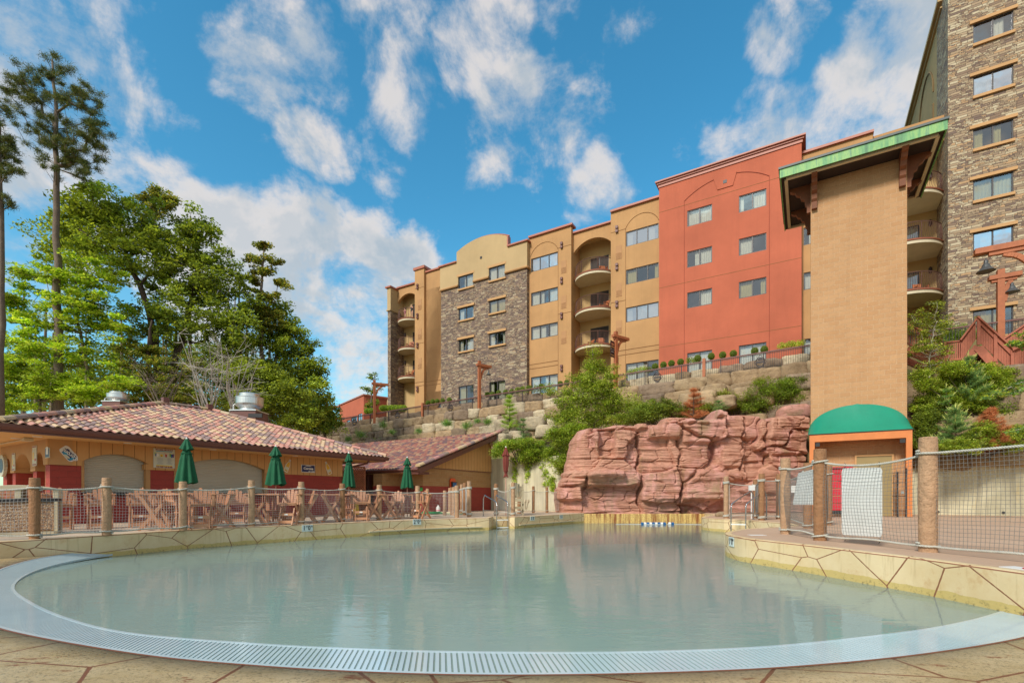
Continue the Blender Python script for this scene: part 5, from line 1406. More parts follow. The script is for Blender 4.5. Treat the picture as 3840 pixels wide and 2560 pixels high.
# thin bedding layers
lay = np.array([[mnoise.noise(Vector((x*.35, 3.1, z*5.2)))+.6*mnoise.noise(Vector((x*.9, 7.7, z*13))) for x in np.linspace(2, 15.2, 160)] for z in np.linspace(.3, 6.5, 260)])
ii = np.clip((Zr-.3)/6.2*259, 0, 259); jj = np.clip((Xr-2)/13.2*159, 0, 159); i0_ = ii.astype(int); j0_ = jj.astype(int); i1_ = np.minimum(i0_+1, 259); j1_ = np.minimum(j0_+1, 159)
fi_ = ii-i0_; fj = jj-j0_
Lm = (lay[i0_, j0_]*(1-fj)+lay[i0_, j1_]*fj)*(1-fi_)+(lay[i1_, j0_]*(1-fj)+lay[i1_, j1_]*fj)*fi_
D += np.clip(Lm, -.5, .5)*.10
edge = np.clip((Xr-XL)/.55, 0, 1); D -= (1-np.sqrt(1-(1-edge)**2))*.8
tope = np.clip((ZT-Zr)/.30, 0, 1); D -= (1-np.sqrt(1-(1-tope)**2))*.35
Yr = base+(Zr-zb)*.06-D
V = np.stack([Xr, Yr, Zr], -1)
# wrap the slab backwards over the top and round the left side
top = V[-1].copy(); rows = [V]
for k, dz in ((.5, .02), (1.4, -.15), (3.0, -.7)): t_ = top.copy(); t_[:, 1] += k; t_[:, 2] += dz; rows.append(t_[None])
V = np.concatenate(rows, 0)
cl_ = V[:, :1].copy(); cols_ = []
for k, dx in ((2.6, .5), (1.4, .12), (.5, 0)): t_ = cl_.copy(); t_[..., 1] += k; t_[..., 0] += dx; cols_.append(t_)
V = np.concatenate(cols_+[V], 1)
ny, nx = V.shape[:2]; I = np.arange(ny*nx).reshape(ny, nx)
Q = np.stack([I[:-1, :-1].ravel(), I[:-1, 1:].ravel(), I[1:, 1:].ravel(), I[1:, :-1].ravel()], 1)
rw_ = npmesh('rock_waterfall', V.reshape(-1, 3), Q, m_rock, smooth=True)
tag(rw_, 'sculpted red sandstone waterfall wall standing at the back of the pool', 'rock waterfall')
B = BW(); p = at(2985, 1540, 27.5); B.rock((p.x, p.y, p.z-.1), .95, .6, .42, np.array([1,0,0]), np.array([0,1,0]), random.Random(2), (1,1,1), 3.5); o = B.build('red_boulder', m_rock); tag(o, 'red sandstone boulder on top of the rock wall next to the tower', 'boulder')
for px, py, Y, s, lb in ((2700, 1936, 20.8, .16, 'small pale rock on the pool edge at the right end of the waterfall'),):
    B = BW(); p = at(px, py, Y); B.rock((p.x, p.y, DECK+s*.45), s*1.2, s, s*.8, np.array([1,0,0]), np.array([0,1,0]), random.Random(px), LC[0], 2.5); tag(B.build('loose_rock', m_lime), lb, 'rock')

# ------------------------------------------------------------------ foliage
G1 = [srgb(94,106,38), srgb(112,124,48), srgb(130,142,56), srgb(76,88,34), srgb(146,154,70)]
GD = [srgb(70,84,32), srgb(88,102,38), srgb(102,114,46), srgb(58,70,28)]
GL = [srgb(132,156,44), srgb(150,172,58), srgb(112,142,40), srgb(164,180,78), srgb(96,128,40)]
GO = [srgb(86,96,40), srgb(104,108,48), srgb(70,84,36), srgb(124,116,58)]
GP = [srgb(66,80,36), srgb(86,92,42), srgb(54,70,34), srgb(104,100,50)]
GB = [srgb(92,128,66), srgb(112,146,84), srgb(76,112,60), srgb(140,158,80)]
OR = [srgb(196,118,72), srgb(212,140,92), srgb(170,98,58), srgb(190,130,84)]
G1, GD, GL, GO, GP, GB = [[tuple(min(.8, x*k) for x in c) for c in g] for g, k in ((G1, 2.0), (GD, 2.7), (GL, 1.5), (GO, 2.2), (GP, 1.7), (GB, 1.25))]
def leaves(C, R, per, size, pal, rs, flat=.55, upb=.6, clumpvar=.22, aspect=.55, hang=0):
    """leaf quads scattered round clump centres C with radii R"""
    C = np.asarray(C); n = len(C); R = np.asarray(R)
    idx = np.repeat(np.arange(n), per); M_ = len(idx)
    d = rs.normal(size=(M_, 3)); d /= np.linalg.norm(d, axis=1)[:, None]; r = rs.rand(M_)**.45
    P = d*r[:, None]*R[idx][:, None]; P[:, 2] *= flat; P = P+C[idx]
    P[:, 2] -= hang*rs.rand(M_)*R[idx]
    nr_ = rs.normal(size=(M_, 3)); nr_ /= np.linalg.norm(nr_, axis=1)[:, None]; nr_[:, 2] = np.abs(nr_[:, 2])+upb; nr_ /= np.linalg.norm(nr_, axis=1)[:, None]
    t = np.cross(nr_, rs.normal(size=(M_, 3))); t /= np.linalg.norm(t, axis=1)[:, None]+1e-9; s = np.cross(nr_, t)
    sz = size*(.6+.8*rs.rand(M_)); a = t*(sz/2)[:, None]; b_ = s*(sz*aspect/2)[:, None]
    fold = nr_*(sz*.12)[:, None]
    V = np.stack([P-a, P+b_-fold, P+a, P-b_-fold], 1).reshape(-1, 3)
    Q = np.arange(M_*4).reshape(-1, 4)
    pal = np.array(pal); cl = pal[rs.randint(len(pal), size=M_)]
    cv = (1+rs.normal(size=n)*clumpvar)[idx]; cl = cl*np.clip(cv, .5, 1.6)[:, None]*(.8+.4*rs.rand(M_))[:, None]
    return V, Q, np.clip(cl, 0, 1)
def needles(C, R, per, length, width, pal, rs, up=.3, droop=0):
    C = np.asarray(C); n = len(C); R = np.asarray(R); idx = np.repeat(np.arange(n), per); M_ = len(idx)
    o = rs.normal(size=(M_, 3))*R[idx][:, None]*.42; o[:, 2] *= .7
    d = rs.normal(size=(M_, 3)); d[:, 2] = d[:, 2]*.7+up; d /= np.linalg.norm(d, axis=1)[:, None]
    P = C[idx]+o; L_ = length*(.6+.8*rs.rand(M_)); s = np.cross(d, rs.normal(size=(M_, 3))); s /= np.linalg.norm(s, axis=1)[:, None]+1e-9
    V = np.stack([P-s*width/2, P+s*width/2, P+d*L_[:, None]], 1).reshape(-1, 3); Q = np.arange(M_*3).reshape(-1, 3)
    pal = np.array(pal); cl = pal[rs.randint(len(pal), size=M_)]*(.75+.5*rs.rand(M_))[:, None]
    return V, Q, np.clip(cl, 0, 1)
def branches(trunk, C, rs, r0, minr=.012, bend=.12, up=.25, tips=True):
    """trunk: list of points; grows limbs from it to every clump centre"""
    nodes = [Vector(p) for p in trunk]; par = [-1]+list(range(len(trunk)-1)); cnt = [0]*len(nodes); nt_ = len(trunk)
    top = nodes[-1]
    order = sorted(range(len(C)), key=lambda i: min((Vector(C[i])-n_).length for n_ in nodes[:nt_]))
    chains = []
    for i in order:
        c = Vector(C[i]); A = np.array([tuple(n_) for n_ in nodes]); dd = np.linalg.norm(A-np.array(c), axis=1)
        pen = np.maximum(0, A[:, 2]-(c.z-.15*dd))*1.6
        k = int(np.argmin(dd+pen+np.array([.0 if q < nt_ else .3 for q in range(len(nodes))])))
        a = nodes[k]; L_ = (c-a).length; n_ = max(1, int(L_/.7)); prev = k
        off = Vector(rs.normal(size=3))*L_*bend
        for s in range(1, n_+1):
            t = s/n_; p = a.lerp(c, t)+off*math.sin(PI*t)+Vector((0, 0, -up*L_*.2*math.sin(PI*t)))
            nodes.append(p); par.append(prev); cnt.append(0); prev = len(nodes)-1
        cnt[prev] = 1
    w = [float(x) for x in cnt]
    for i in range(len(nodes)-1, 0, -1):
        w[par[i]] += w[i]
    tot = max(w[0], 1); rad = [max(minr, r0*(x/tot)**.62) for x in w]
    for i in range(nt_): rad[i] = max(rad[i]*.6, r0*(1-.8*i/max(1, nt_-1)))
    m = MB()
    # chains for smooth tubes
    ch = {}
    for i in range(1, len(nodes)): ch.setdefault(par[i], []).append(i)
    used = set()
    def walk(i):
        pts = [nodes[par[i]]]; rr = [min(rad[par[i]], rad[i]*1.3)]
        while True:
            used.add(i); pts.append(nodes[i]); rr.append(rad[i]); nx_ = [j for j in ch.get(i, []) if j not in used]
            if not nx_: break
            i = max(nx_, key=lambda j: w[j])
        return pts, rr
    m.tube(nodes[:nt_], rad[:nt_], 8); used.update(range(1, nt_))
    for i in range(1, len(nodes)):
        if i not in used:
            p, r = walk(i); m.tube(p, r, 4 if r[0] < .06 else 6, caps=False)
    return m
def crown_pts(ells, Y, n, rs, depth=1.0, shell=.45, zmin=None):
    out = []; areas = [e[2]*e[3] for e in ells]; tot = sum(areas)
    for e, ar in zip(ells, areas):
        k = max(2, int(n*ar/tot)); c = at(e[0], e[1], Y); rx, rz = e[2]/F*Y, e[3]/F*Y
        d = rs.normal(size=(k, 3)); d /= np.linalg.norm(d, axis=1)[:, None]; r = (rs.rand(k)**shell)[:, None]
        P = d*r*np.array([rx, (rx+rz)/2*depth, rz])+np.array(c); out.append(P)
    return np.concatenate(out)
def tree(name, label, cat, trunk_px, Y, ells, nclump, R, per, size, pal, r0=.2, seed=1, bark=None, group=None, mode='leaf', depth=.8, flat=.55, base=None, shell=.45, upb=.6, mat=None, clumpvar=.22, aspect=.55, bend=.12, width=.02):
    rs = np.random.RandomState(seed); pts = [at(x, y, Y) for x, y in trunk_px]
    if base is None: base = pts[0].z
    C = crown_pts(ells, Y, nclump, rs, depth, shell)
    o = root(name, None, (pts[0].x, pts[0].y, base), label, cat, group)
    tr_ = catmull(pts, 4) if len(pts) > 1 else pts
    for i, p in enumerate(tr_[1:-1]): p.x += rs.normal()*.04; p.y += rs.normal()*.04
    branches(tr_, C, rs, r0, bend=bend).build('trunk', bark or m_trunk, o, smooth=True)
    Rr = R*(.6+.8*rs.rand(len(C)))
    if mode == 'leaf': V, Q, cl_ = leaves(C, Rr, per, size, pal, rs, flat, upb, clumpvar, aspect)
    else: V, Q, cl_ = needles(C, Rr, per, size, width, pal, rs)
    npmesh('crown', V, Q, mat or (m_leaf if mode == 'leaf' else m_needle), o, cl_)
    return o
# ------------------------------------------------------------------ the wood on the left
tree('pine_tree', 'tall red pine with bare trunk and dark tufted crown against the sky', 'tree', [(222,1560),(214,1100),(212,700),(206,420),(196,225)], 30,
     [(205,300,130,90),(130,370,130,80),(310,400,100,110),(60,330,60,70),(345,520,90,80),(240,560,140,90),(160,480,110,80),(390,470,30,60),(250,660,110,30),(300,600,110,50)], 250, .26, 190, .22, GP, r0=.25, seed=11, mode='needle', bark=m_trunk, shell=.6, depth=.8, width=.022)
tree('pine_tree', 'red pine cut off by the left edge of the photo', 'tree', [(0,1560),(2,1100),(0,700),(-6,420)], 27,
     [(-20,420,70,60),(20,520,70,60),(30,640,60,50),(0,740,60,60),(-30,560,90,60)], 80, .27, 200, .21, GP, r0=.2, seed=12, mode='needle', shell=.7, width=.026)
tree('maple_tree', 'large dark green maple rising behind the lime green tree and pine', 'tree', [(600,1540),(590,1350),(560,1180),(480,960),(430,820)], 33,
     [(310,780,120,70),(400,830,170,130),(540,850,140,110),(250,880,140,90),(430,980,240,110),(640,960,110,100)], 230, .68, 120, .21, G1[:4]+GD[1:3], r0=.30, seed=13, bark=m_darktrunk, shell=.5)
tree('maple_tree', 'dark broadleaf tree with a rounded crown right of centre in the wood', 'tree', [(640,1540),(650,1380),(690,1240),(730,1050),(745,880)], 33.5,
     [(740,870,80,100),(760,960,120,110),(830,1060,110,120),(700,1080,170,110),(900,1190,110,110),(760,1220,180,110),(600,1180,140,110),(860,1330,150,100)], 260, .68, 120, .21, GD+G1[:2], r0=.30, seed=14, bark=m_darktrunk, shell=.5)
tree('lime_tree', 'light lime green tree spreading over the left end of the bar roof', 'tree', [(350,1560),(330,1420),(300,1250),(290,1100),(280,1000)], 30.5,
     [(110,1020,150,60),(300,1030,170,70),(60,1130,130,70),(330,1150,180,80),(180,1200,160,70),(420,1230,110,70),(90,1290,150,70),(300,1340,200,70)], 260, .58, 115, .19, GL+[srgb(190,200,90)], r0=.13, seed=15, flat=.33, shell=.55, upb=1.0)
tree('young_tree', 'low bright green saplings behind the left hip of the bar roof', 'tree', [(160,1600),(150,1480),(160,1380)], 29.5,
     [(60,1390,110,60),(200,1440,150,60),(60,1500,110,60),(330,1470,120,50),(470,1440,60,40)], 170, .5, 130, .16, GL[:3]+G1[1:3], r0=.1, seed=16, flat=.4, upb=.9)
tree('conifer_tree', 'spindly conifer with sparse level branches standing above the wood', 'tree', [(990,1560),(985,1350),(975,1150),(985,1000),(992,905)], 35,
     [(992,925,30,25),(960,970,55,18),(1030,975,35,16),(990,1020,40,30),(945,1050,70,20),(1050,1065,45,16),(985,1110,60,30),(960,1160,60,30),(1000,1200,80,50)], 120, .42, 120, .17, GO, r0=.18, seed=17, flat=.4, depth=.6)
tree('conifer_tree', 'thin grey-green conifer top rising between the two dark broadleaf trees', 'tree', [(585,1000),(580,860),(577,760),(570,690)], 37,
     [(575,720,50,30),(540,750,40,22),(610,745,60,26),(575,790,70,30),(640,770,40,20)], 90, .42, 60, .16, GO, r0=.16, seed=18, flat=.4, depth=.6)
tree('broadleaf_tree', 'mid green tree sloping down to the right edge of the wood', 'tree', [(1010,1560),(1020,1440),(1040,1300),(1050,1160),(1040,1120)], 36,
     [(1040,1170,60,50),(1075,1240,70,60),(1120,1280,70,60),(1010,1290,110,70),(1150,1370,75,70),(1050,1400,120,80),(1180,1440,60,70),(1130,1500,110,70),(960,1430,110,90)], 240, .62, 115, .2, G1[:3]+GD[:2]+GO[:1], r0=.2, seed=19, shell=.5)
tree('broadleaf_tree', 'feathery green tree at the foot of the wood beside the leftmost lamp post', 'tree', [(1220,1640),(1200,1560),(1190,1500)], 38,
     [(1205,1540,50,50),(1165,1570,90,50),(1250,1560,35,35),(1110,1590,110,45),(1230,1600,60,40)], 140, .52, 110, .16, G1+GB[:1], r0=.12, seed=20)
tree('hemlock_tree', 'dark olive hemlock filling the shade behind the bar roof ridge', 'tree', [(560,1560),(560,1420),(560,1280),(570,1200)], 31,
     [(520,1330,110,60),(640,1380,120,60),(480,1450,90,50),(700,1470,140,60),(560,1500,170,50),(820,1500,120,50)], 210, .5, 120, .15, GO+GD[:1], r0=.22, seed=21, flat=.35, bark=m_darktrunk)
tree('broadleaf_tree', 'bushy green tree right behind the large exhaust fan', 'tree', [(960,1620),(955,1540),(960,1440)], 31,
     [(980,1420,110,60),(900,1400,90,60),(1060,1480,110,70),(970,1520,150,60),(1120,1560,80,50)], 190, .55, 120, .16, G1[:4], r0=.14, seed=22)
def bare(name, label, px, py0, spread, ht, Y, n, seed, bark):
    rs = np.random.RandomState(seed); o = root(name, None, at(px, py0, Y), label, 'shrub'); m = MB()
    for i in range(n):
        b = at(px+rs.normal()*spread*.25, py0, Y+rs.normal()*.3); t = at(px+rs.normal()*spread, py0-ht*(.5+.5*rs.rand()), Y+rs.normal()*.8)
        mid = b.lerp(t, .5)+Vector((rs.normal()*.2, 0, .3)); pts = catmull([b, mid, t], 4); m.tube(pts, [.035*(1-.8*k/len(pts)) for k in range(len(pts))], 4, caps=False)
        for k in range(5):
            s = pts[rs.randint(2, len(pts))]; e = s+Vector((rs.normal()*.6, rs.normal()*.4, rs.rand()*.9)); m.tube([s, s.lerp(e, .5)+Vector((0, 0, -.06)), e], [.014, .01, .005], 3, caps=False)
            for k2 in range(2): e2_ = e+Vector((rs.normal()*.3, rs.normal()*.2, rs.normal()*.3)); m.tube([s.lerp(e, .6), e2_], [.008, .004], 3, caps=False)
    m.build('stems', bark, o); return o
bare('bare_shrub', 'leafless grey shrub in front of the wood, left of the large exhaust fan', 790, 1560, 60, 330, 29, 14, 31, m_palebark)
bare('bare_shrub', 'leafless grey branches just left of the large exhaust fan housing', 880, 1560, 50, 260, 28.5, 10, 32, m_palebark)
bare('bare_shrub', 'thin leafless stems behind the left part of the bar roof ridge', 600, 1530, 70, 180, 29, 9, 33, m_trunk)
rs = np.random.RandomState(40)
C = np.concatenate([crown_pts([(x, y, 120, 110)], 62, 30, rs, 1) for x, y in ((-150,1400),(50,1420),(250,1400),(450,1400),(650,1380),(820,1400),(960,1420),(1080,1480),(-50,1520),(300,1500),(600,1500),(900,1500),(1130,1560))])
V, Q, c_ = leaves(C, np.full(len(C), 1.5), 120, .42, GD+GO[:2], rs)
tag(npmesh('woodland', V, Q, m_leaf, None, c_, kind='stuff'), 'far wood filling the gaps between the nearer trees on the left', 'woodland')
m = MB(); rr = random.Random(3)
for i in range(26):
    px = rr.uniform(-150, 1050); Y = rr.uniform(34, 58); b = at(px, 1640, Y); t = at(px+rr.uniform(-12, 12), rr.uniform(1050, 1250), Y); m.tube([b, b.lerp(t, .5), t], [.2, .14, .06], 6, caps=False)
tag(m.build('tree_trunks', m_trunk, kind='stuff'), 'grey trunks deep inside the far wood', 'tree trunks')
# birch by the far lamp
tree('birch_tree', 'slender birch with sparse leaves against the sky beside the second lamp post', 'tree', [(1395,1545),(1392,1490),(1400,1440),(1405,1400)], 56,
     [(1400,1410,22,14),(1375,1455,22,14),(1418,1450,14,18),(1405,1470,22,12),(1400,1510,30,16),(1378,1530,18,10)], 40, .5, 34, .22, GD, r0=.12, seed=41, bark=m_trunk)

# ------------------------------------------------------------------ slope between wall and fence
HS = lambda px, py, Y: at(px, py, Y)
tree('shrubby_tree', 'bushy green tree growing up in front of the hotel over the red rock', 'tree', [(2235,1800),(2230,1650),(2230,1500),(2222,1400),(2222,1310)], 28.6,
     [(2222,1320,14,30),(2225,1370,42,42),(2290,1410,34,44),(2185,1430,60,40),(2250,1470,90,55),(2150,1500,80,45),(2330,1520,90,45),(2230,1570,150,60),(2110,1560,60,40),(2060,1470,26,14),(2140,1640,90,50),(2420,1540,60,34)], 420, .45, 150, .085, G1+GL[2:3], r0=.09, seed=42, depth=.7)
def bush(name, label, ells, Y, n, R, per, size, pal, seed, cat='shrub', flat=.6, group=None, hang=0, depth=.7, mode='leaf', width=.015):
    rs = np.random.RandomState(seed); C = crown_pts(ells, Y, n, rs, depth); z0 = C[:, 2].min()
    c0 = at(ells[0][0], ells[0][1], Y); o = root(name, None, (c0.x, c0.y, z0), label, cat, group)
    m = MB()
    for i in range(min(26, n)):
        k = rs.randint(len(C)); b = Vector((c0.x+(C[k][0]-c0.x)*.3, c0.y, z0-.2)); t = Vector(C[k]); m.tube([b, b.lerp(t, .5)+Vector((rs.normal()*.1, 0, .08)), t], [.025, .016, .006], 4, caps=False)
    m.build('stems', m_darktrunk, o)
    Rr = R*(.6+.8*rs.rand(len(C)))
    V, Q, cc = leaves(C, Rr, per, size, pal, rs, flat, hang=hang) if mode == 'leaf' else needles(C, Rr, per, size, width, pal, rs)
    npmesh('foliage', V, Q, m_leaf if mode == 'leaf' else m_needle, o, cc); return o
bush('shrub', 'spreading green shrub directly above the left end of the red rock', [(2480,1530,80,32),(2400,1560,90,30),(2540,1545,40,30)], 27.6, 150, .38, 120, .08, GD+GO[:1], 43)
bush('shrub', 'dark green shrub mass tumbling down between the concrete wall and red rock', [(2150,1690,50,50),(2120,1740,50,40),(2110,1640,60,40),(2170,1620,50,40)], 27.6, 190, .36, 130, .085, G1[:4]+GL[2:3], 44)
bush('creeper', 'leafy creeper covering the top of the concrete wall', [(1960,1660,90,18),(2020,1690,90,20),(2070,1700,60,26),(1900,1665,50,16),(1990,1710,50,16),(1868,1690,26,16)], 28.9, 250, .34, 130, .08, GL[2:]+G1[1:4], 45, 'creeper', hang=.4)
# hanging strands on the wall face
for (px, y0, y1, w, lb) in ((1932, 1700, 1806, 11, 'longest left strand of creeper hanging on the concrete wall'), (1978, 1710, 1808, 8, 'thin middle strand of creeper hanging on the concrete wall'), (2050, 1720, 1818, 20, 'broad right strand of creeper hanging on the concrete wall'), (2073, 1790, 1842, 5, 'narrow lowest tip of creeper near the red rock')):
    rs = np.random.RandomState(px); X_, _ = fL.hit(px, 1700, -.06); k = 46; t = rs.rand(k); pz = np.array([fL.hit(px, y0+(y1-y0)*tt, -.06)[1] for tt in t])
    W = [fL.w(X_+rs.normal()*w/F*29*(1.1-.7*tt), -.06-.05*rs.rand(), z) for tt, z in zip(t, pz)]
    V, Q, cc = leaves(np.array([tuple(a) for a in W]), np.full(k, .13), 14, .085, GL[1:]+G1[1:3], rs, .9, 0)
    o = npmesh('hanging_creeper', V, Q, m_leaf, None, cc); tag(o, lb, 'creeper')
def youngpine(name, label, px, ytop, ybot, wpx, Y, pal, seed, candles=None, per=60, nl=.12, cat='young pine', group=None, dens=1.0):
    rs = np.random.RandomState(seed); b = at(px, ybot, Y); t = at(px, ytop, Y); H_ = t.z-b.z; W = wpx/2/F*Y
    o = root(name, None, b, label, cat, group); m = MB(); m.tube([b+Vector((0,0,-.3)), b.lerp(t, .5)+Vector((.02, 0, 0)), t], [.035, .022, .006], 6)
    C = []; tips = [(t, Vector((0, 0, 1)))]
    nw = max(4, int(H_/.28*dens))
    for i in range(nw):
        f = (i+.3)/nw; z = b.z+H_*f; R_ = W*(1-f)**.8+.05; k = 6
        for j in range(k):
            a = rs.rand()*6.283; l = R_*(.7+.4*rs.rand()); s = Vector((b.x, b.y, z)); e = s+Vector((math.cos(a)*l, math.sin(a)*l, l*.35)); m.tube([s, s.lerp(e, .5)+Vector((0, 0, -.02)), e], [.014, .01, .005], 3, caps=False)
            for q in np.linspace(.25, 1, max(3, int(l/.10))): C.append(tuple(s.lerp(e, q)))
            tips.append((e, (e-s).normalized()+Vector((0, 0, .9))))
    m.build('trunk', m_darktrunk, o)
    V, Q, cc = needles(C, np.full(len(C), .10), per, nl, .008, pal, rs, up=.35)
    npmesh('crown', V, Q, m_needle, o, cc)
    if candles:
        m = MB()
        for p, d in tips:
            d = d.normalized(); L_ = .16+.12*rs.rand(); m.tube([p, p+d*L_], [.012, .006], 4)
            for k in range(2): dd = (d+Vector(rs.normal(size=3))*.3).normalized(); m.tube([p, p+dd*L_*.7], [.01, .005], 4)
        m.build('shoot_clumps', candles, o)
    return o
m_cand = MAT('pale_shoot', srgb(196,200,110), .8, .1, 4)
youngpine('young_pine', 'fresh green young pine leaning on the block wall left of the bushy tree', 1910, 1478, 1610, 70, 32.2, GL[:3], 46, per=44, nl=.2)
youngpine('young_pine', 'thin grey-green young pine between pale boulders above the creeper', 1962, 1562, 1660, 62, 30.2, GB, 47, per=24, nl=.18)
youngpine('dead_pine', 'orange-brown dead pine standing on top of the red rock', 2600, 1452, 1575, 110, 27.2, OR, 48, per=46, nl=.2, cat='dead pine')
youngpine('young_pine', 'low green pine seedling on the rock to the right of the dead orange one', 2695, 1500, 1545, 60, 27.4, GB, 49, per=26)
bush('shrub', 'large green shrub on the slope against the left side of the tower', [(2900,1470,110,44),(2985,1500,46,60),(2850,1520,70,34),(2970,1430,50,24)], 28.2, 230, .36, 110, .075, GD+GL[2:3]+GO[:1], 50)
bush('shrub', 'sparse shrub in the boulders above the middle of the red rock', [(2760,1510,60,30),(2700,1480,40,20),(2860,1430,30,16),(2660,1530,60,20)], 28.6, 130, .3, 70, .075, G1[:3]+GO[:2], 51)
GT = []
for i, (px, py, Y, s) in enumerate(((1437,1595,42,.45),(1352,1632,41,.6),(1470,1622,41.5,.35),(1305,1648,41,.35),(1673,1589,39,.45),(1570,1618,39.5,.35),(1750,1600,36,.5),(1830,1585,35,.4),(1680,1588,38,.4),(1790,1580,36,.3),(1990,1580,33,.3))):
    rs = np.random.RandomState(100+i); c = at(px, py, Y); V, Q, cc = needles([tuple(c)], [s*.8], 260, s*.9, .022, GB+GL[2:3], rs, up=.8)
    o = npmesh('grass_tuft', V, Q, m_needle, None, cc); tag(o, 'tuft of grey-green weeds rooted in the stacked limestone block wall', 'weeds', 'weed tufts growing from the block wall')
# clipped shrubs along the terrace
DWK = MAT('dark_box_green', srgb(44,66,22), .9, .2, 8)
SH = [(1605,1510),(1623,1505),(1640,1504),(1660,1502),(1685,1499),(1828,1479),(1846,1478),(1870,1473),(1896,1471),(1919,1468),(1940,1463),(1959,1459),(1984,1455),(2030,1449),(2101,1439),(2126,1434),(2457,1374),(2488,1368),(2518,1362),(2552,1357),(2616,1343),(2667,1336),(2710,1331),(2750,1326),(2830,1316),(2866,1310)]
proto = None
names = ['first', 'second', 'third', 'fourth', 'fifth', 'sixth', 'seventh', 'eighth', 'ninth', 'tenth', 'eleventh', 'twelfth', 'thirteenth', 'fourteenth', 'fifteenth', 'sixteenth', 'seventeenth', 'eighteenth', 'nineteenth', 'twentieth', 'twenty-first', 'twenty-second', 'twenty-third', 'twenty-fourth', 'twenty-fifth', 'twenty-sixth']
def ballbush(r, pal, seed, name='box_ball', flat=1):
    rs = np.random.RandomState(seed); k = 1500; d = rs.normal(size=(k, 3)); d /= np.linalg.norm(d, axis=1)[:, None]
    P = d*r*(.93+.12*rs.rand(k))[:, None]; P[:, 2] *= flat
    V, Q, cc = leaves(P, np.full(k, .02), 1, .055, pal, rs, 1, .1, .1)
    me = MB(); me.ball((0,0,0), r*.9, r*.9, r*.9*flat, 14, 10, jit=.03)
    v2 = np.array(me.v); f2 = [list(f) if len(f) == 4 else list(f)+[f[-1]] for f in me.f]
    mesh = bpy.data.meshes.new(name); nV = len(V)
    mesh.from_pydata([tuple(p) for p in V]+[tuple(p) for p in v2], [], [tuple(q) for q in Q]+[tuple(i+nV for i in f) for f in me.f])
    ca = mesh.color_attributes.new('Col', 'FLOAT_COLOR', 'CORNER'); nl_ = len(mesh.loops); arr = np.zeros((nl_, 4)); arr[:, 3] = 1
    arr[:len(Q)*4, :3] = np.repeat(cc, 4, 0); arr[len(Q)*4:, :3] = GD[3]; ca.data.foreach_set('color', arr.astype(np.float32).ravel())
    mesh.materials.append(m_leaf); return mesh
bm0 = ballbush(.33, GD+G1[:1], 5)
for i, (px, py) in enumerate(SH):
    o = bpy.data.objects.new('clipped_shrub', bm0); COL.objects.link(o)
    x, z = Hf.hit(px, py, 34.9); p = Hf.w(x, 34.9, z); o.location = p; o.rotation_euler = (0, 0, i*1.3); s = .66; o.scale = (s, s, s*1.05)
    tag(o, '%s clipped round dark shrub from the left along the terrace behind the iron fence' % names[i], 'clipped shrub', 'clipped round shrubs behind the iron fence')
bm1 = ballbush(.40, GL[:3]+G1[2:3], 6, 'hedge_ball', .75)
for i, px in enumerate((1437, 1452, 1468, 1483, 1498, 1512, 1380, 1395)):
    o = bpy.data.objects.new('low_hedge', bm1); COL.objects.link(o); x, z = Hf.hit(px, 1530 if px > 1400 else 1541, 35.2); o.location = Hf.w(x, 35.2, z); o.rotation_euler = (0, 0, i)
    tag(o, 'loose lime green mound shrub behind the fence at the foot of the stone pilaster', 'shrub', 'lime green mound shrubs left of the stone pilaster')
for k, (px, py, n_, lb) in enumerate(((2400, 1388, 4, 'low bright hedge behind the fence right of the banner lamp'), (2966, 1292, 3, 'low bright hedge behind the fence next to the tower'), (2600, 1350, 2, 'small bright bush behind the fence under the left terracotta window'))):
    rs = np.random.RandomState(60+k); x, z = Hf.hit(px, py, 35.0); C = [tuple(Hf.w(x+(j-(n_-1)/2)*.45, 35.0, z+rs.normal()*.04)) for j in range(n_)]
    V, Q, cc = leaves(C, np.full(n_, .34), 420, .07, GL[2:]+G1[1:3], rs, .7, .2); tag(npmesh('hedge', V, Q, m_leaf, None, cc), lb, 'hedge')
for k, px in enumerate((2003, 2015, 1945, 1970, 2045, 2070)):
    rs = np.random.RandomState(80+k); x, z = Hf.hit(px, 1455-(px-1990)*.16, 34.8); C = [tuple(Hf.w(x, 34.8, z-.1))]
    V, Q, cc = leaves(C, np.full(1, .42), 240, .08, G1[1:4], rs, .9, .1); tag(npmesh('terrace_plant', V, Q, m_leaf, None, cc), 'loose leafy plant behind the fence below the first triple hotel window', 'plant', 'leafy plants below the triple window')

# ------------------------------------------------------------------ right-hand slope
tree('birch_sapling', 'white-stemmed birch sapling beside the right edge of the tower', 'tree', [(3490,1450),(3484,1390),(3492,1320),(3503,1240),(3506,1180)], 23.5,
     [(3510,1150,34,30),(3460,1190,50,34),(3440,1230,50,30),(3540,1220,40,40),(3490,1280,60,50),(3440,1310,50,40),(3540,1330,50,40),(3500,1390,60,40),(3550,1400,40,40)], 130, .26, 60, .075, G1+GD[:1], r0=.05, seed=52, bark=m_palebark)
youngpine('young_pine', 'lower blue-green young pine with pale shoots behind the thick near post', 3583, 1528, 1706, 150, 21.4, GB, 53, m_cand, per=80, nl=.13, dens=1.3)
youngpine('young_pine', 'upper young pine with pale shoots below the red staircase', 3632, 1335, 1520, 150, 22.4, GB, 54, m_cand, per=80, nl=.14, dens=1.3)
youngpine('young_pine', 'young pine with pale shoots left of the two larger ones', 3548, 1450, 1620, 100, 22.3, GB[:2]+GL[2:3], 55, m_cand, per=40, nl=.11)
youngpine('dead_pine', 'rust-orange dead pine on the right slope beside the blue-green pine', 3712, 1530, 1700, 150, 21.2, OR, 56, per=90, nl=.13, cat='dead pine', dens=1.8)
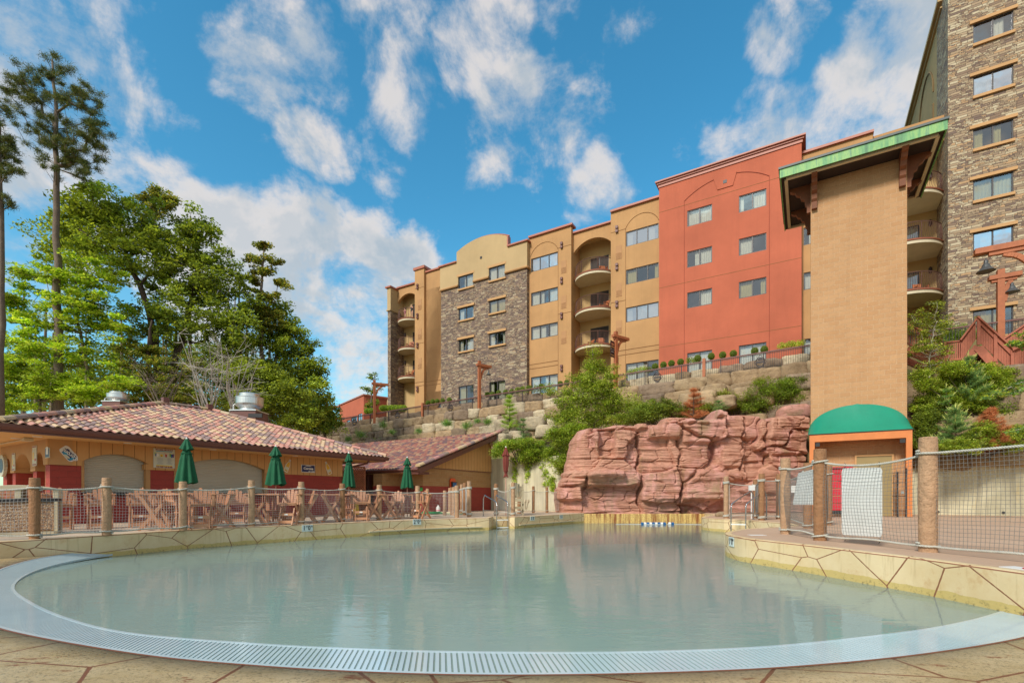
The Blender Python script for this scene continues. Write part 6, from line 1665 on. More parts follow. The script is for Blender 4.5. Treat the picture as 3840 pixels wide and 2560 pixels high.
bush('shrub', 'green undergrowth spilling down at the right side of the awning', [(3470,1640,50,50),(3450,1590,40,40),(3500,1680,60,24),(3480,1560,40,40)], 22.4, 170, .26, 110, .07, GD+G1[:2], 57)
bush('shrub', 'bright undergrowth on the slope between the tower and the young pines', [(3500,1450,60,40),(3540,1500,70,50),(3460,1520,50,40),(3620,1450,60,50),(3680,1430,50,40),(3560,1410,50,40)], 22.8, 330, .26, 100, .07, G1+GL[2:4], 58)
bush('shrub', 'leafy green slope cover under the staircase and beside the upper young pine', [(3700,1400,60,40),(3650,1500,60,50),(3740,1440,50,40),(3590,1380,60,30),(3450,1420,40,40),(3800,1480,50,50),(3780,1420,50,40)], 22.3, 380, .26, 100, .07, G1+GL[1:3], 64)
bush('shrub', 'undergrowth along the top of the right concrete wall', [(3640,1670,100,34),(3780,1660,80,40),(3820,1620,60,30),(3560,1680,60,24),(3680,1620,60,40)], 20.9, 300, .2, 90, .06, G1+GL[2:3], 59)
bush('shrub', 'mixed green shrub below the staircase landing at the right edge', [(3770,1560,70,36),(3830,1600,60,40),(3700,1480,50,40),(3740,1530,60,40),(3800,1500,50,40)], 22.2, 260, .24, 100, .065, GD+GL[2:3], 60)
bush('shrub', 'bushy willow-like green shrub in front of the stone building, above the stair rail', [(3600,1250,60,40),(3560,1290,60,36),(3650,1270,30,40),(3540,1240,30,30)], 27.5, 140, .3, 100, .06, GB+G1[1:3], 61)
bush('shrub', 'light green climber around the lamp post by the stone building', [(3700,1200,40,40),(3730,1240,30,30),(3800,1190,50,26),(3780,1240,40,20)], 28.5, 60, .3, 60, .09, GL[2:]+G1[1:3], 62)
# near branch reaching in from the right edge
o = root('overhanging_branch', None, at(4050, 1380, 17.5), 'leafy tree branch reaching in over the stairs from the right edge of the photo', 'branch')
rs = np.random.RandomState(63); m = MB(); C = []
for (a, b_, c_) in (((4050,1330),(3900,1400),(3705,1490)), ((4050,1400),(3930,1420),(3780,1480)), ((3950,1380),(3860,1300),(3800,1285)), ((4050,1480),(3950,1560),(3790,1620)), ((4060,1340),(3950,1300),(3830,1250))):
    pts = catmull([at(*a, 17.6), at(*b_, 17.4), at(*c_, 17.1)], 8); m.tube(pts, [.03*(1-.8*k/len(pts)) for k in range(len(pts))], 5, caps=False); C += [tuple(p) for p in pts[6:]]*3
m.build('limb', m_palebark, o); V, Q, cc = leaves(np.array(C), np.full(len(C), .24), 12, .12, GB+G1[2:3], rs, .4, .8); npmesh('foliage', V, Q, m_leaf, o, cc)
# ------------------------------------------------------------------ rope and net fences
def twine(m, pts, r, strands=3, pitch=.11, n=5):
    """laid rope: strands wound round the path pts"""
    pts = [Vector(p) for p in pts]; d = [0]
    for a, b in zip(pts, pts[1:]): d.append(d[-1]+(b-a).length)
    T = d[-1]; k = max(4, int(T/(pitch/5))); out = [[] for _ in range(strands)]; j = 0
    for i in range(k+1):
        s = T*i/k
        while j < len(pts)-2 and d[j+1] < s: j += 1
        f = (s-d[j])/max(1e-6, d[j+1]-d[j]); p = pts[j].lerp(pts[j+1], f); t = (pts[j+1]-pts[j]).normalized()
        a = Vector((0,0,1)) if abs(t.z) < .9 else Vector((1,0,0)); u = (a-t*a.dot(t)).normalized(); v = t.cross(u)
        for q in range(strands):
            ph = 2*PI*(s/pitch+q/strands); out[q].append(p+(u*math.cos(ph)+v*math.sin(ph))*r*.55)
    for o in out: m.tube(o, r*.52, n, caps=True)
def ropepart(name, pts, r, parent, fine=True):
    m = MB()
    if fine: twine(m, pts, r, 3 if r > .018 else 2, r*5.2, 4)
    else: m.tube(pts, r, 6)
    return m.build(name, m_rope, parent, smooth=True)
def post(px, Y, topy, r, label, ropes, group, dark=False, basez=DECK-.01):
    c = at(px, HY, Y); zt = at(px, topy, Y).z; o = root('fence_post', None, (c.x, c.y, basez), label, 'fence post', group)
    rg = random.Random(int(px*7)); m = MB(); V = []; n = 22; k = 14; col = (.66,.52,.38) if dark else (1,1,1)
    for i in range(k+1):
        z = basez+(zt-basez)*i/k
        for q in range(n):
            a = 2*PI*q/n; w = 1+.035*mnoise.noise(Vector((math.cos(a)*1.3+px, math.sin(a)*1.3, z*2.2)))+.012*mnoise.noise(Vector((math.cos(a)*5+px, math.sin(a)*5, z*9)))
            rr = r*w*(.965 if i == k else 1); V.append((c.x+rr*math.cos(a), c.y+rr*math.sin(a), z-(.0 if i < k else 0)))
    Fc = [(i*n+q, i*n+(q+1) % n, (i+1)*n+(q+1) % n, (i+1)*n+q) for i in range(k) for q in range(n)]
    m.add(V, Fc, col); T = len(V); 
    m.add([(c.x+r*.9*math.cos(2*PI*q/n), c.y+r*.9*math.sin(2*PI*q/n), zt+.008) for q in range(n)], [tuple(range(n))], tuple(x*1.25 for x in col))
    m.add([V[-n+q] for q in range(n)]+[(c.x+r*.9*math.cos(2*PI*q/n), c.y+r*.9*math.sin(2*PI*q/n), zt+.008) for q in range(n)], [(q, (q+1) % n, n+(q+1) % n, n+q) for q in range(n)], tuple(x*1.15 for x in col))
    m.build('log', m_post, o)
    for z, turns in ropes:
        rr = .02 if r > .085 else .014; pts = []
        for i in range(int(18*turns)+1):
            a = 2*PI*i/18+rg.random()*.02; pts.append((c.x+(r+rr*.8)*math.cos(a), c.y+(r+rr*.8)*math.sin(a), z+(i/18-turns/2)*rr*2.0+.012*math.sin(a+px)))
        ropepart('rope_wrap', pts, rr, o, Y < 17)
    return c
def netpanel(A, B, zt0, zt1, zb0, zb1, label, sag=.06, bulge=.05, cell=.058, r=.0036, rr=.02, group='net panels of the rope fence', fine=True, cat='net panel', cord=None):
    A = Vector(A); B = Vector(B); A.z = B.z = 0; d = B-A; W = d.length; n_ = Vector((d.y, -d.x, 0)).normalized()
    o = root('net_panel', None, (A.x, A.y, min(zb0, zb1)), label, cat, group)
    top = lambda t: zt0+(zt1-zt0)*t-sag*4*t*(1-t); bot = lambda t: zb0+(zb1-zb0)*t-.02*math.sin(t*9)*.6
    seed = A.x*3.1+B.y
    def P(t, s, lift=0):
        bl = bulge*math.sin(PI*s)*(.35+.65*math.sin(PI*t)); wob = mnoise.noise(Vector((t*W*1.4+seed, s*2.2, 0)))*.02*math.sin(PI*s)
        x = A+d*t+n_*(bl+wob)+d.normalized()*(.018*mnoise.noise(Vector((t*W*2+seed, s*3, 5)))*math.sin(PI*s)); z = bot(t)+(top(t)-bot(t))*s+.012*mnoise.noise(Vector((t*W*3+seed, s*4, 9)))*math.sin(PI*s)
        return (x.x, x.y, z)
    nx_ = max(4, int(W/cell)); nz_ = max(6, int((top(.5)-bot(.5)+sag*.3)/cell))
    G = np.array([[P(i/nx_, j/nz_) for i in range(nx_+1)] for j in range(nz_+1)])
    Vs = []; Qs = []; base = 0
    offs = [np.array(n_)*r, (np.array(d.normalized())*.87-np.array(n_)*.5)*r, (-np.array(d.normalized())*.87-np.array(n_)*.5)*r]
    offh = [np.array(n_)*r, np.array([0,0,.87])*r-np.array(n_)*.5*r, np.array([0,0,-.87])*r-np.array(n_)*.5*r]
    for axis, of in ((0, offs), (1, offh)):
        g = G if axis == 0 else G.transpose(1, 0, 2)
        R_, C_ = g.shape[:2]
        V = np.stack([g+o_ for o_ in of], 2)              # R,C,3,3
        idx = np.arange(R_*C_*3).reshape(R_, C_, 3)+base
        for k in range(3):
            k2 = (k+1) % 3
            Qs.append(np.stack([idx[:-1, :, k].ravel(), idx[:-1, :, k2].ravel(), idx[1:, :, k2].ravel(), idx[1:, :, k].ravel()], 1))
        Vs.append(V.reshape(-1, 3)); base += R_*C_*3
    npmesh('netting', np.concatenate(Vs), np.concatenate(Qs), cord or m_net, o)
    ropepart('top_rope', [P(i/16, 1) for i in range(17)], rr, o, fine); ropepart('bottom_rope', [P(i/16, 0) for i in range(17)], rr*.95, o, fine)
    return o, P
ORD = ['first', 'second', 'third', 'fourth', 'fifth', 'sixth', 'seventh', 'eighth', 'ninth', 'tenth', 'eleventh']
GL_ = 'posts of the rope fence along the bar terrace'
LP = [(-260, 9.2, 1792, 1), (130, 9.83, 1792.5, 1), (400, 10.9, 1792, 0), (686, 12.4, 1806, 0), (943, 14.0, 1801, 0), (1129.6, 15.2, 1806.6, 0), (1283, 16.6, 1813, 1), (1422, 17.8, 1818, 0), (1566, 18.9, 1822, 0), (1713, 19.75, 1820.6, 0)]
near = ['beside the pebble-sided bin', 'in front of the red corner pier', 'in front of the leftmost umbrella', 'left of the second umbrella', 'right of the second umbrella', 'in front of the third umbrella', 'between the third and fourth umbrellas', 'to the right of the fourth umbrella', 'at the right end where the fence turns back']
cs = []
for i, (px, Y, ty, dk_) in enumerate(LP):
    zt = at(px, ty, Y).z; zr = zt-.19 if i < 8 else zt-.24
    if i == 0: cs.append((at(px, HY, Y), zr)); continue
    c = post(px, Y, ty, .088, 'brown terrace fence post, %s' % near[i-1], [(zr, 1.6), (DECK+.075, 1.3)] if i < 9 else [(zr, 2.4)], GL_, dk_)
    cs.append((c, zr))
for i in range(len(cs)-1):
    a, b = cs[i], cs[i+1]; lb = 'white cord net panel of the terrace fence, left of the bin post' if i == 0 else 'white cord net panel of the terrace fence, %s in the row from the left' % ORD[i]
    netpanel(a[0], b[0], a[1], b[1], DECK+.075, DECK+.075, lb, sag=.05, r=.0036, rr=.02 if i < 5 else .018, fine=i < 8)
# two rows running back between terrace and pool steps
GA = 'posts of the two net rows running back to the restrooms'
rowB = [(1702, 21.4, 1826), (1694, 22.9, 1827), (1687, 24.4, 1829)]; rowA = [(1759, 20.4, 1804), (1743, 22.6, 1810), (1731, 24.8, 1816)]
prev = cs[-1]
for i, (px, Y, ty) in enumerate(rowB):
    zt = at(px, ty, Y).z; c = post(px, Y, ty, .08, 'log post in the left row running back towards the orange board, %s from the pool' % ORD[i+1], [(zt-.2, 2)], GA, i == 1)
    netpanel(prev[0], c, prev[1], zt-.2, DECK+.1, DECK+.1, 'net panel of the left row running back from the pool, %s from the pool' % ORD[i], sag=.02, r=.0045, rr=.016, fine=False); prev = (c, zt-.2)
prev = None
for i, (px, Y, ty) in enumerate(rowA):
    zt = at(px, ty, Y).z; c = post(px, Y, ty, .088, 'log post in the right row beside the left pool steps, %s from the pool' % ORD[i], [(zt-.26, 2.4), (DECK+.12, 2)], GA, i == 1)
    if prev: netpanel(prev[0], c, prev[1], zt-.24, DECK+.12, DECK+.12, 'net panel of the right row beside the pool steps, %s from the pool' % ORD[i-1], sag=.02, r=.005, rr=.018, fine=False)
    else:
        m = MB(); twine(m, [(c.x-.1, c.y+.05, z) for z in np.linspace(DECK+.1, zt-.28, 8)], .016, 2, .09, 4); o = m.build('lashing_rope', m_rope); tag(o, 'white rope hanging down the near post of the right net row by the pool steps', 'rope')
    prev = (c, zt-.24)
for px, Y, ty, lb in ((1668, 22.2, 1839, 'short log post in front of the red gable wall, left of the orange board'), (1603, 24.2, 1832, 'log post behind the terrace by the green hose')): 
    post(px, Y, ty, .08, lb, [(at(px, ty, Y).z-.25, 1.5)], 'lone posts on the terrace')
# centre: gate by the steps and the row in front of the concrete wall
GC = 'posts around the lifeguard chair'
ctr = [(1860, 21.9, 1813.5, .088, 1, 'log post on the right of the left pool steps, by the maroon umbrella'), (1924, 21.3, 1809, .088, 0, 'log post beside the lifeguard chair with a white rope hanging down'), (1946.8, 24.4, 1822.5, .088, 1, 'log post behind the lifeguard chair'), (2000, 25.2, 1822.5, .07, 1, 'log post in the middle of the concrete wall row'), (2051, 25.6, 1826, .07, 1, 'log post nearest the left edge of the red rock')]
cc = []
for px, Y, ty, r, dk_, lb in ctr:
    zt = at(px, ty, Y).z; cc.append((post(px, Y, ty, r, lb, [(zt-.22, 2 if r > .08 else 1.2), (DECK+.1, 2 if r > .08 else 1)], GC, dk_), zt-.22))
netpanel(cc[0][0], cc[1][0], cc[0][1], cc[1][1], DECK+.15, DECK+.12, 'drooping net across the gap beside the lifeguard chair', sag=.16, r=.0036, rr=.016, fine=False)
netpanel(cc[2][0], cc[3][0], cc[2][1], cc[3][1], DECK+.12, DECK+.12, 'net panel in front of the concrete wall behind the lifeguard chair', sag=.06, r=.0035, rr=.012, fine=False)
netpanel(cc[3][0], cc[4][0], cc[3][1], cc[4][1], DECK+.12, DECK+.12, 'middle net panel in front of the vine-hung concrete wall', sag=.07, r=.0035, rr=.012, fine=False)
netpanel(cc[4][0], at(2096, HY, 25.9), cc[4][1], cc[4][1]-.02, DECK+.12, DECK+.12, 'net panel between the concrete wall row and the red rock', sag=.03, r=.0035, rr=.012, fine=False)
m = MB(); c = cc[1][0]; twine(m, [(c.x-.12, c.y-.05, z) for z in np.linspace(DECK+.1, 1.75, 8)], .018, 2, .1, 4); o = m.build('hanging_rope', m_rope); tag(o, 'white rope hanging down the post beside the lifeguard chair', 'rope')
# right deck
GR = 'posts of the rope fence on the right deck'
RP_ = [(3480, 7.62, 1641, .121, 0, 'thickest log post, nearest the camera on the right deck'), (3075, 9.57, 1685, .112, 1, 'dark log post in front of the tower doorway'), (2945, 11.2, 1719, .104, 0, 'pale log post at the left tip of the near right deck'), (3029, 13.2, 1735.7, .104, 1, 'log post seen through the net between the two near deck posts'), (3106, 14.6, 1747, .10, 1, 'log post half hidden behind the dark near post, left of the red panels'), (2921, 18.5, 1777.6, .1, 1, 'log post just left of the pale near deck post'), (2855.6, 17.7, 1776.5, .1, 1, 'log post standing at the right pool ladder'), (2833, 19.5, 1797, .09, 1, 'shorter log post behind the right pool ladder'), (2723, 19.2, 1786, .092, 0, 'leftmost log post of the right deck, over the rust stained wall')]
rc = []
for px, Y, ty, r, dk_, lb in RP_:
    zt = at(px, ty, Y).z; zr = zt-.24
    rc.append((post(px, Y, ty, r, lb, [(zr, 1.5 if Y < 15 else 2.4), (DECK+.09, 1.5 if Y < 15 else 2.2)], GR, dk_), zr))
off = (Vector((6.75, 5.0, 0)), 2.0)
netpanel(off[0], rc[0][0], 2.02, rc[0][1], DECK+.10, DECK+.09, 'large net panel running off the right edge of the photo', sag=.02, bulge=.03, r=.003, cord=m_net2, rr=.021)
no_, PA = netpanel(rc[1][0], rc[0][0], rc[1][1], rc[0][1], DECK+.09, DECK+.09, 'near net panel carrying the big white board', sag=.12, bulge=.10, r=.003, cord=m_net2, rr=.021)
n2_, PB = netpanel(rc[2][0], rc[1][0], rc[2][1], rc[1][1], DECK+.12, DECK+.10, 'net panel carrying the small ribbed white board', sag=.05, bulge=.14, r=.003, cord=m_net2, rr=.021)
netpanel(rc[5][0], rc[3][0], rc[5][1], rc[3][1], DECK+.10, DECK+.10, 'slack net panel behind the near deck tip', sag=.08, bulge=.1, r=.003, cord=m_net2, rr=.018, fine=False)
netpanel(rc[3][0], rc[4][0], rc[3][1], rc[4][1], DECK+.10, DECK+.10, 'short net panel left of the red ribbed panels', sag=.05, bulge=.06, r=.003, cord=m_net2, rr=.018)
netpanel(rc[6][0], rc[5][0], rc[6][1], rc[5][1], DECK+.1, DECK+.1, 'net panel in front of the right end of the red rock', sag=.02, r=.003, cord=m_net2, rr=.018, fine=False)
netpanel(rc[8][0], rc[7][0], rc[8][1], rc[7][1], DECK+.1, DECK+.1, 'net panel behind the right pool ladder', sag=.04, r=.003, cord=m_net2, rr=.018, fine=False)
netpanel(rc[7][0], rc[6][0], rc[7][1], rc[6][1], DECK+.1, DECK+.1, 'very short net piece between the two posts at the right ladder', sag=.0, r=.003, cord=m_net2, rr=.018, fine=False)
m = MB(); c = rc[8][0]; twine(m, [(c.x+.11, c.y-.02, z) for z in np.linspace(DECK+.1, rc[8][1], 8)], .018, 2, .1, 4); o = m.build('hanging_rope', m_rope); tag(o, 'white rope hanging down the leftmost post of the right deck', 'rope')
def sheet(P, t0, t1, s0, s1, label, ribbed=False, name='white_board'):
    m = MB(); nu, nv = 16, 20; V = []
    a = Vector(P(t0, .5)); b = Vector(P(t1, .5)); n_ = Vector((b.y-a.y, -(b.x-a.x), 0)).normalized(); f = Vector(P(t0, s0)); 
    for off_ in (-.02, -.028):
        for j in range(nv+1):
            for i in range(nu+1):
                t = t0+(t1-t0)*i/nu; s = s0+(s1-s0)*j/nv
                # rounded corners
                u = abs(i/nu*2-1); v = abs(j/nv*2-1)
                if u > .86 and v > .9: t = (t0+t1)/2+(t-(t0+t1)/2)*(.93 if v > .95 else .97)
                c00, c10, c01, c11 = Vector(P(t0, s0)), Vector(P(t1, s0)), Vector(P(t0, s1)), Vector(P(t1, s1)); a_1 = (t-t0)/(t1-t0); b_1 = (s-s0)/(s1-s0); p = (c00*(1-a_1)+c10*a_1)*(1-b_1)+(c01*(1-a_1)+c11*a_1)*b_1; p -= n_*.04*math.sin(PI*b_1)*(1 if n_.dot(p) > 0 else -1)*0; side = -1 if n_.dot(-p) > 0 else 1
                V.append(p+n_*side*abs(off_)+(n_*(.006*(i % 2)) if ribbed else Vector()))
    k = (nu+1)*(nv+1)
    Fc = [(j*(nu+1)+i, j*(nu+1)+i+1, (j+1)*(nu+1)+i+1, (j+1)*(nu+1)+i) for j in range(nv) for i in range(nu)]
    Fc += [tuple(q+k for q in f_) for f_ in Fc]
    m.add(V, Fc); o = m.build(name, m_white); tag(o, label, 'board'); return o
sheet(PA, .235, .625, .045, .955, 'big white plastic board tied to the near net')
sheet(PB, .42, .94, .42, .93, 'small ribbed white board tied to the net left of the dark post', True)
m = MB()
for t in (.27, .60):
    for s in (.0, 1.0): p = Vector(PA(t, s)); m.tube([p+Vector((0,0,-.05)), p+Vector((.01,-.03,.0)), p+Vector((0,0,.04))], .006, 4)
[tag(q_, 'black cable tie on the big white board', 'cable tie', 'black cable ties of the white board') for q_ in m.each('cable_tie', m_black)]
p = at(2976, 1833, 13.0); m = MB(); m.box(p.x-.06, p.y, p.z-.09, p.x+.06, p.y+.01, p.z+.09); tag(m.build('notice_plate', m_white), 'small white notice behind the net left of the ribbed white board', 'notice')

# ------------------------------------------------------------------ signs on walls
m_ink = MAT('black_ink', (.02,.02,.02), .6, 0); m_navy = MAT('navy_enamel', srgb(14,34,92), .4, .05); m_blue = MAT('blue_enamel', srgb(18,92,150), .4, .05)
m_teal = MAT('teal_print', srgb(40,150,190), .5, .05); m_paper = MAT('printed_paper', srgb(206,206,184), .6, .05); m_dred = MAT('dark_red_print', srgb(150,24,40), .6, .05)
m_yel = MAT('yellow_print', srgb(228,196,50), .5, .05); m_lgreen = MAT('green_print', srgb(120,170,60), .6, .1); m_purple = MAT('purple_print', srgb(110,40,110), .5, .05); m_redp = MAT('red_print', srgb(190,40,40), .5, .05); m_amber = MAT('amber_print', srgb(226,180,60), .4, .08); m_gold = MAT('gold_print', srgb(190,150,90), .5, .1)
def on_bar(px, py, y=-.06): return Bf.hit(px, py, y)
# can shaped sign
pc_ = [on_bar(*p) for p in ((222,1685),(226,1681),(244,1670),(250,1670),(258,1674),(291,1712),(291,1718),(283,1724),(268,1730),(262,1730),(254,1726),(224,1692))]
can = root('can_sign', Bf, (pc_[0][0], -.06, pc_[0][1]), 'tilted can-shaped beer sign in white and blue, on the siding by the bar corner', 'sign')
m = MB(); m.prism(pc_, 1, -.075, -.055); m.build('backing', m_white, can)
pb_ = [on_bar(*p, -.08) for p in ((231,1694),(254,1681),(288,1712),(279,1722),(262,1727),(256,1723))]
m = MB(); m.prism(pb_, 1, -.080, -.0755); m.build('blue_label', m_navy, can)
ct = on_bar(262, 1704, -.08); ang = math.atan2(on_bar(285, 1720)[1]-on_bar(238, 1686)[1], on_bar(285, 1720)[0]-on_bar(238, 1686)[0])
m = MB(); m.prism([on_bar(*p, -.083) for p in ((233,1695),(246,1689),(256,1703),(250,1712))], 1, -.083, -.0805); m.prism([on_bar(*p, -.083) for p in ((256,1722),(276,1712),(280,1719),(264,1726))], 1, -.083, -.0805); m.each('teal_wave', m_teal, can)
text('Corona', .155, m_white, can, upright(ct[0], -.086, ct[1], 0, ang+PI), extr=.002, bold=.004); c2_ = on_bar(273, 1698, -.08); text('Extra', .09, m_white, can, upright(c2_[0], -.086, c2_[1], 0, ang+PI), extr=.002, bold=.002)
m = MB(); q = on_bar(243, 1685.5, -.083); m.prism([(q[0]+.045*math.cos(a*.5), q[1]+.045*math.sin(a*.5)) for a in range(12)], 1, -.085, -.081); m.build('round_seal', m_navy, can)
m = MB(); q = on_bar(251, 1711, -.087); m.prism([(q[0]+.09*math.cos(a*.5)*math.cos(ang)-.035*math.sin(a*.5)*math.sin(ang), q[1]+.09*math.cos(a*.5)*math.sin(ang)+.035*math.sin(a*.5)*math.cos(ang)) for a in range(12)], 1, -.088, -.0835); m.build('cream_emblem', m_paper, can)
# drinks board
x0, z1 = on_bar(574.8, 1679.5); x1, _ = on_bar(654.5, 1684); _, z0 = on_bar(575, 1752)
brd = root('drinks_board', Bf, (x0, -.06, z0), 'white drinks menu board reading BUY A DRINK KEEP THE GLASS above the red pier', 'sign')
W, H_ = x1-x0, z1-z0
m = MB(); m.box(x0, -.08, z0, x1, -.055, z1); m.build('board', m_paper, brd)
def put(s, u, v, size, mt, **k): return text(s, size*H_, mt, brd, upright(x0+W*u, -.084, z0+H_*v), extr=.0015, **k)
put('BUY A DRINK - KEEP THE GLASS', .5, .94, .066, m_dred, bold=.003, sx=W/H_*.86); put('YOU KEEP THE GLASS!', .5, .05, .088, m_dred, bold=.003, sx=W/H_*.86)
m = MB(); m.box(x0+W*.12, -.083, z0+H_*.85, x1-W*.12, -.0805, z0+H_*.885); m.build('teal_line', m_teal, brd)
m = MB(); m.box(x0+W*.12, -.083, z0+H_*.095, x1-W*.12, -.0805, z0+H_*.14); m.build('yellow_band', m_yel, brd)
def disc(u, v, r, mt, nm, th=-.084, a0=0, a1=2*PI): m = MB(); m.prism([(x0+W*u+r*H_*math.cos(a0+(a1-a0)*k/16), z0+H_*v+r*H_*math.sin(a0+(a1-a0)*k/16)) for k in range(16)], 1, th, -.0805); return m.build(nm, mt, brd)
disc(.16, .66, .085, m_white, 'beach_ball'); disc(.16, .66, .085, m_blue, 'ball_stripe', -.0855, PI*.6, PI*1.4); disc(.37, .64, .07, m_yel, 'yellow_cup'); disc(.37, .62, .02, m_dred, 'cup_mark', -.0855)
m = MB(); m.prism([(x0+W*.54, z0+H_*.71), (x0+W*.62, z0+H_*.71), (x0+W*.61, z0+H_*.57), (x0+W*.55, z0+H_*.57)], 1, -.084, -.0805); m.beam((x0+W*.55, -.083, z0+H_*.71), (x0+W*.51, -.083, z0+H_*.8), .004, .008); m.build('red_glass', m_redp, brd)
for u, mt, dz in ((.78, m_lgreen, 0), (.85, m_blue, -.03), (.92, m_purple, -.01)):
    m = MB(); m.prism([(x0+W*(u-.04), z0+H_*(.76+dz)), (x0+W*(u+.04), z0+H_*(.76+dz)), (x0+W*(u+.028), z0+H_*(.58+dz)), (x0+W*(u-.028), z0+H_*(.58+dz))], 1, -.084-.001*(dz < 0), -.0805); m.build('plastic_cup', mt, brd)
m = MB(); rr = random.Random(5)
for cxu in (.30, .75):
    for k in range(11): w = rr.uniform(.06, .16); v = .50-k*.031; m.box(x0+W*(cxu-w), -.0825, z0+H_*v, x0+W*(cxu+w), -.0806, z0+H_*(v+.009))
m.build('small_print', MAT('grey_print', srgb(150,150,150), .6, .1), brd)
m = MB()
for u in (.05, .1, .93): m.prism([(x0+W*(u-.04), z0+H_*.70), (x0+W*u, z0+H_*.82), (x0+W*(u+.04), z0+H_*.72)], 1, -.082, -.0804)
m.each('leaf_print', MAT('pale_green_print', srgb(176,200,140), .6, .1), brd)
# street-plate sign
x0, z1 = on_bar(1129.6, 1740.8); x1, _ = on_bar(1180.4, 1743); _, z0 = on_bar(1130, 1769); W, H_ = x1-x0, z1-z0
st = root('plate_sign', Bf, (x0, -.06, z0), 'navy blue enamel plate reading AVENIDA Corona between the two bottle signs', 'sign')
m = MB(); m.box(x0, -.078, z0, x1, -.055, z1); m.build('rim', m_white, st); m = MB(); m.box(x0+.02, -.082, z0+.02, x1-.02, -.077, z1-.02); m.build('field', m_navy, st)
T = lambda s, u, v, size, **k: text(s, size, m_white, st, upright(x0+W*u, -.086, z0+H_*v), extr=.002, **k)
T('Corona', .5, .5, .42*H_, bold=.007, sx=1.12); T('AVENIDA', .5, .84, .17*H_, bold=.003, sx=1.2); T('Z.P. 11320', .72, .13, .17*H_, bold=.003, sx=1.2)
# bottle signs
def bottle(cx_px, cy_px, L_px, lean, label):
    x, z = on_bar(cx_px, cy_px); Yd = Bf.w(x, -.06).y; Ln = L_px/F*Yd; w = Ln*.145
    o = root('bottle_sign', Bf, (x, -.06, z), label, 'sign', 'bottle shaped signs on the bar')
    def poly(pts, k=1): return [(x+(a*w*k)*math.cos(lean)-(b*Ln)*math.sin(lean), z+(a*w*k)*math.sin(lean)+(b*Ln)*math.cos(lean)) for a, b in pts]
    out = [(-1,-.5),(1,-.5),(1.05,-.46),(1.05,.02),(.9,.14),(.45,.3),(.42,.5),(-.42,.5),(-.45,.3),(-.9,.14),(-1.05,.02),(-1.05,-.46)]
    m = MB(); m.prism(poly(out, 1.12), 1, -.075, -.055); m.build('backing', m_white, o)
    m = MB(); m.prism(poly([(a*.9, b*.93) for a, b in out]), 1, -.079, -.0751); m.build('amber_glass', m_amber, o)
    m = MB(); m.prism(poly([(-.85,-.34),(.85,-.34),(.85,-.12),(-.85,-.12)]), 1, -.082, -.0791); m.build('paper_label', m_paper, o)
    m = MB(); m.prism(poly([(-.34,.30),(.34,.30),(.32,.46),(-.32,.46)]), 1, -.082, -.0791); m.build('neck_foil', MAT('silver_print', srgb(190,196,196), .4, .1), o)
    m = MB(); m.prism(poly([(-.7,-.43),(.7,-.43),(.7,-.37),(-.7,-.37)]), 1, -.082, -.0791); m.build('gold_band', m_gold, o)
bottle(1079, 1745, 50, -.42, 'bottle-shaped sign leaning right behind the second umbrella'); bottle(1229.5, 1753.5, 50, .42, 'bottle-shaped sign leaning left, right of the navy plate')
# posters on the left side of the bar
def side(px, py): return hitx(Bf, px, py, -.055)
def poster(a, b, yt, yb, label, nm='wall_poster'):
    y0, z1 = side(a, yt); y1, _ = side(b, yt); _, z0 = side((a+b)/2, yb); y0, y1 = min(y0, y1), max(y0, y1)
    z1 = side((a+b)/2, yt)[1]
    o = root(nm, Bf, (-.06, y0, z0), label, 'sign'); m = MB(); m.box(-.07, y0, z0, -.052, y1, z1); m.build('sheet', m_paper, o); return o, y0, y1, z0, z1
o, y0, y1, z0, z1 = poster(172, 186.5, 1678, 1716, 'navy beer can poster on the side of the bar nearest the corner')
m = MB(); m.box(-.075, y0+.01, z0+.02, -.0705, y1-.01, z1-.02); m.build('navy_print', m_navy, o); m = MB(); m.box(-.08, y0+.06, z0+.1, -.0755, y1-.1, z0+.32); m.build('can_print', m_white, o)
for a, b, yt, yb, lb in ((123, 139, 1671, 1746, 'tall poster with an amber drink between the first two side arches'), (46.5, 58, 1699, 1764, 'tall green and yellow poster between the second and third side arches')):
    o, y0, y1, z0, z1 = poster(a, b, yt, yb, lb); h = z1-z0
    m = MB(); m.box(-.073, y0+.03, z1-h*.07, -.0705, y1-.03, z1-h*.03); m.box(-.073, y0+.03, z0+h*.04, -.0705, y1-.03, z0+h*.09); m.each('red_heading', m_dred, o)
    m = MB(); m.box(-.073, y0+(y1-y0)*.55, z0+h*.3, -.0705, y1-.04, z0+h*.68); m.build('drink_print', m_amber, o); m = MB(); m.box(-.0735, y0+.05, z0+h*.24, -.0712, y0+(y1-y0)*.4, z0+h*.36); m.build('dark_block', m_redp, o)
yc, zc_ = side(16.5, 1746); o = root('bottle_cap_sign', Bf, (-.06, yc, zc_), 'round scalloped bottle-cap sign at the far left of the bar', 'sign'); m = MB(); m.prism([(yc+(.36+.015*(k % 2))*math.cos(k*PI/20), zc_+(.36+.015*(k % 2))*math.sin(k*PI/20)) for k in range(40)], 0, -.14, -.055); m.build('cap_rim', m_paper, o)
m = MB(); m.prism([(yc+.24*math.cos(k*PI/16), zc_+.24*math.sin(k*PI/16)) for k in range(32)], 0, -.145, -.1405); m.build('centre_print', m_navy, o)
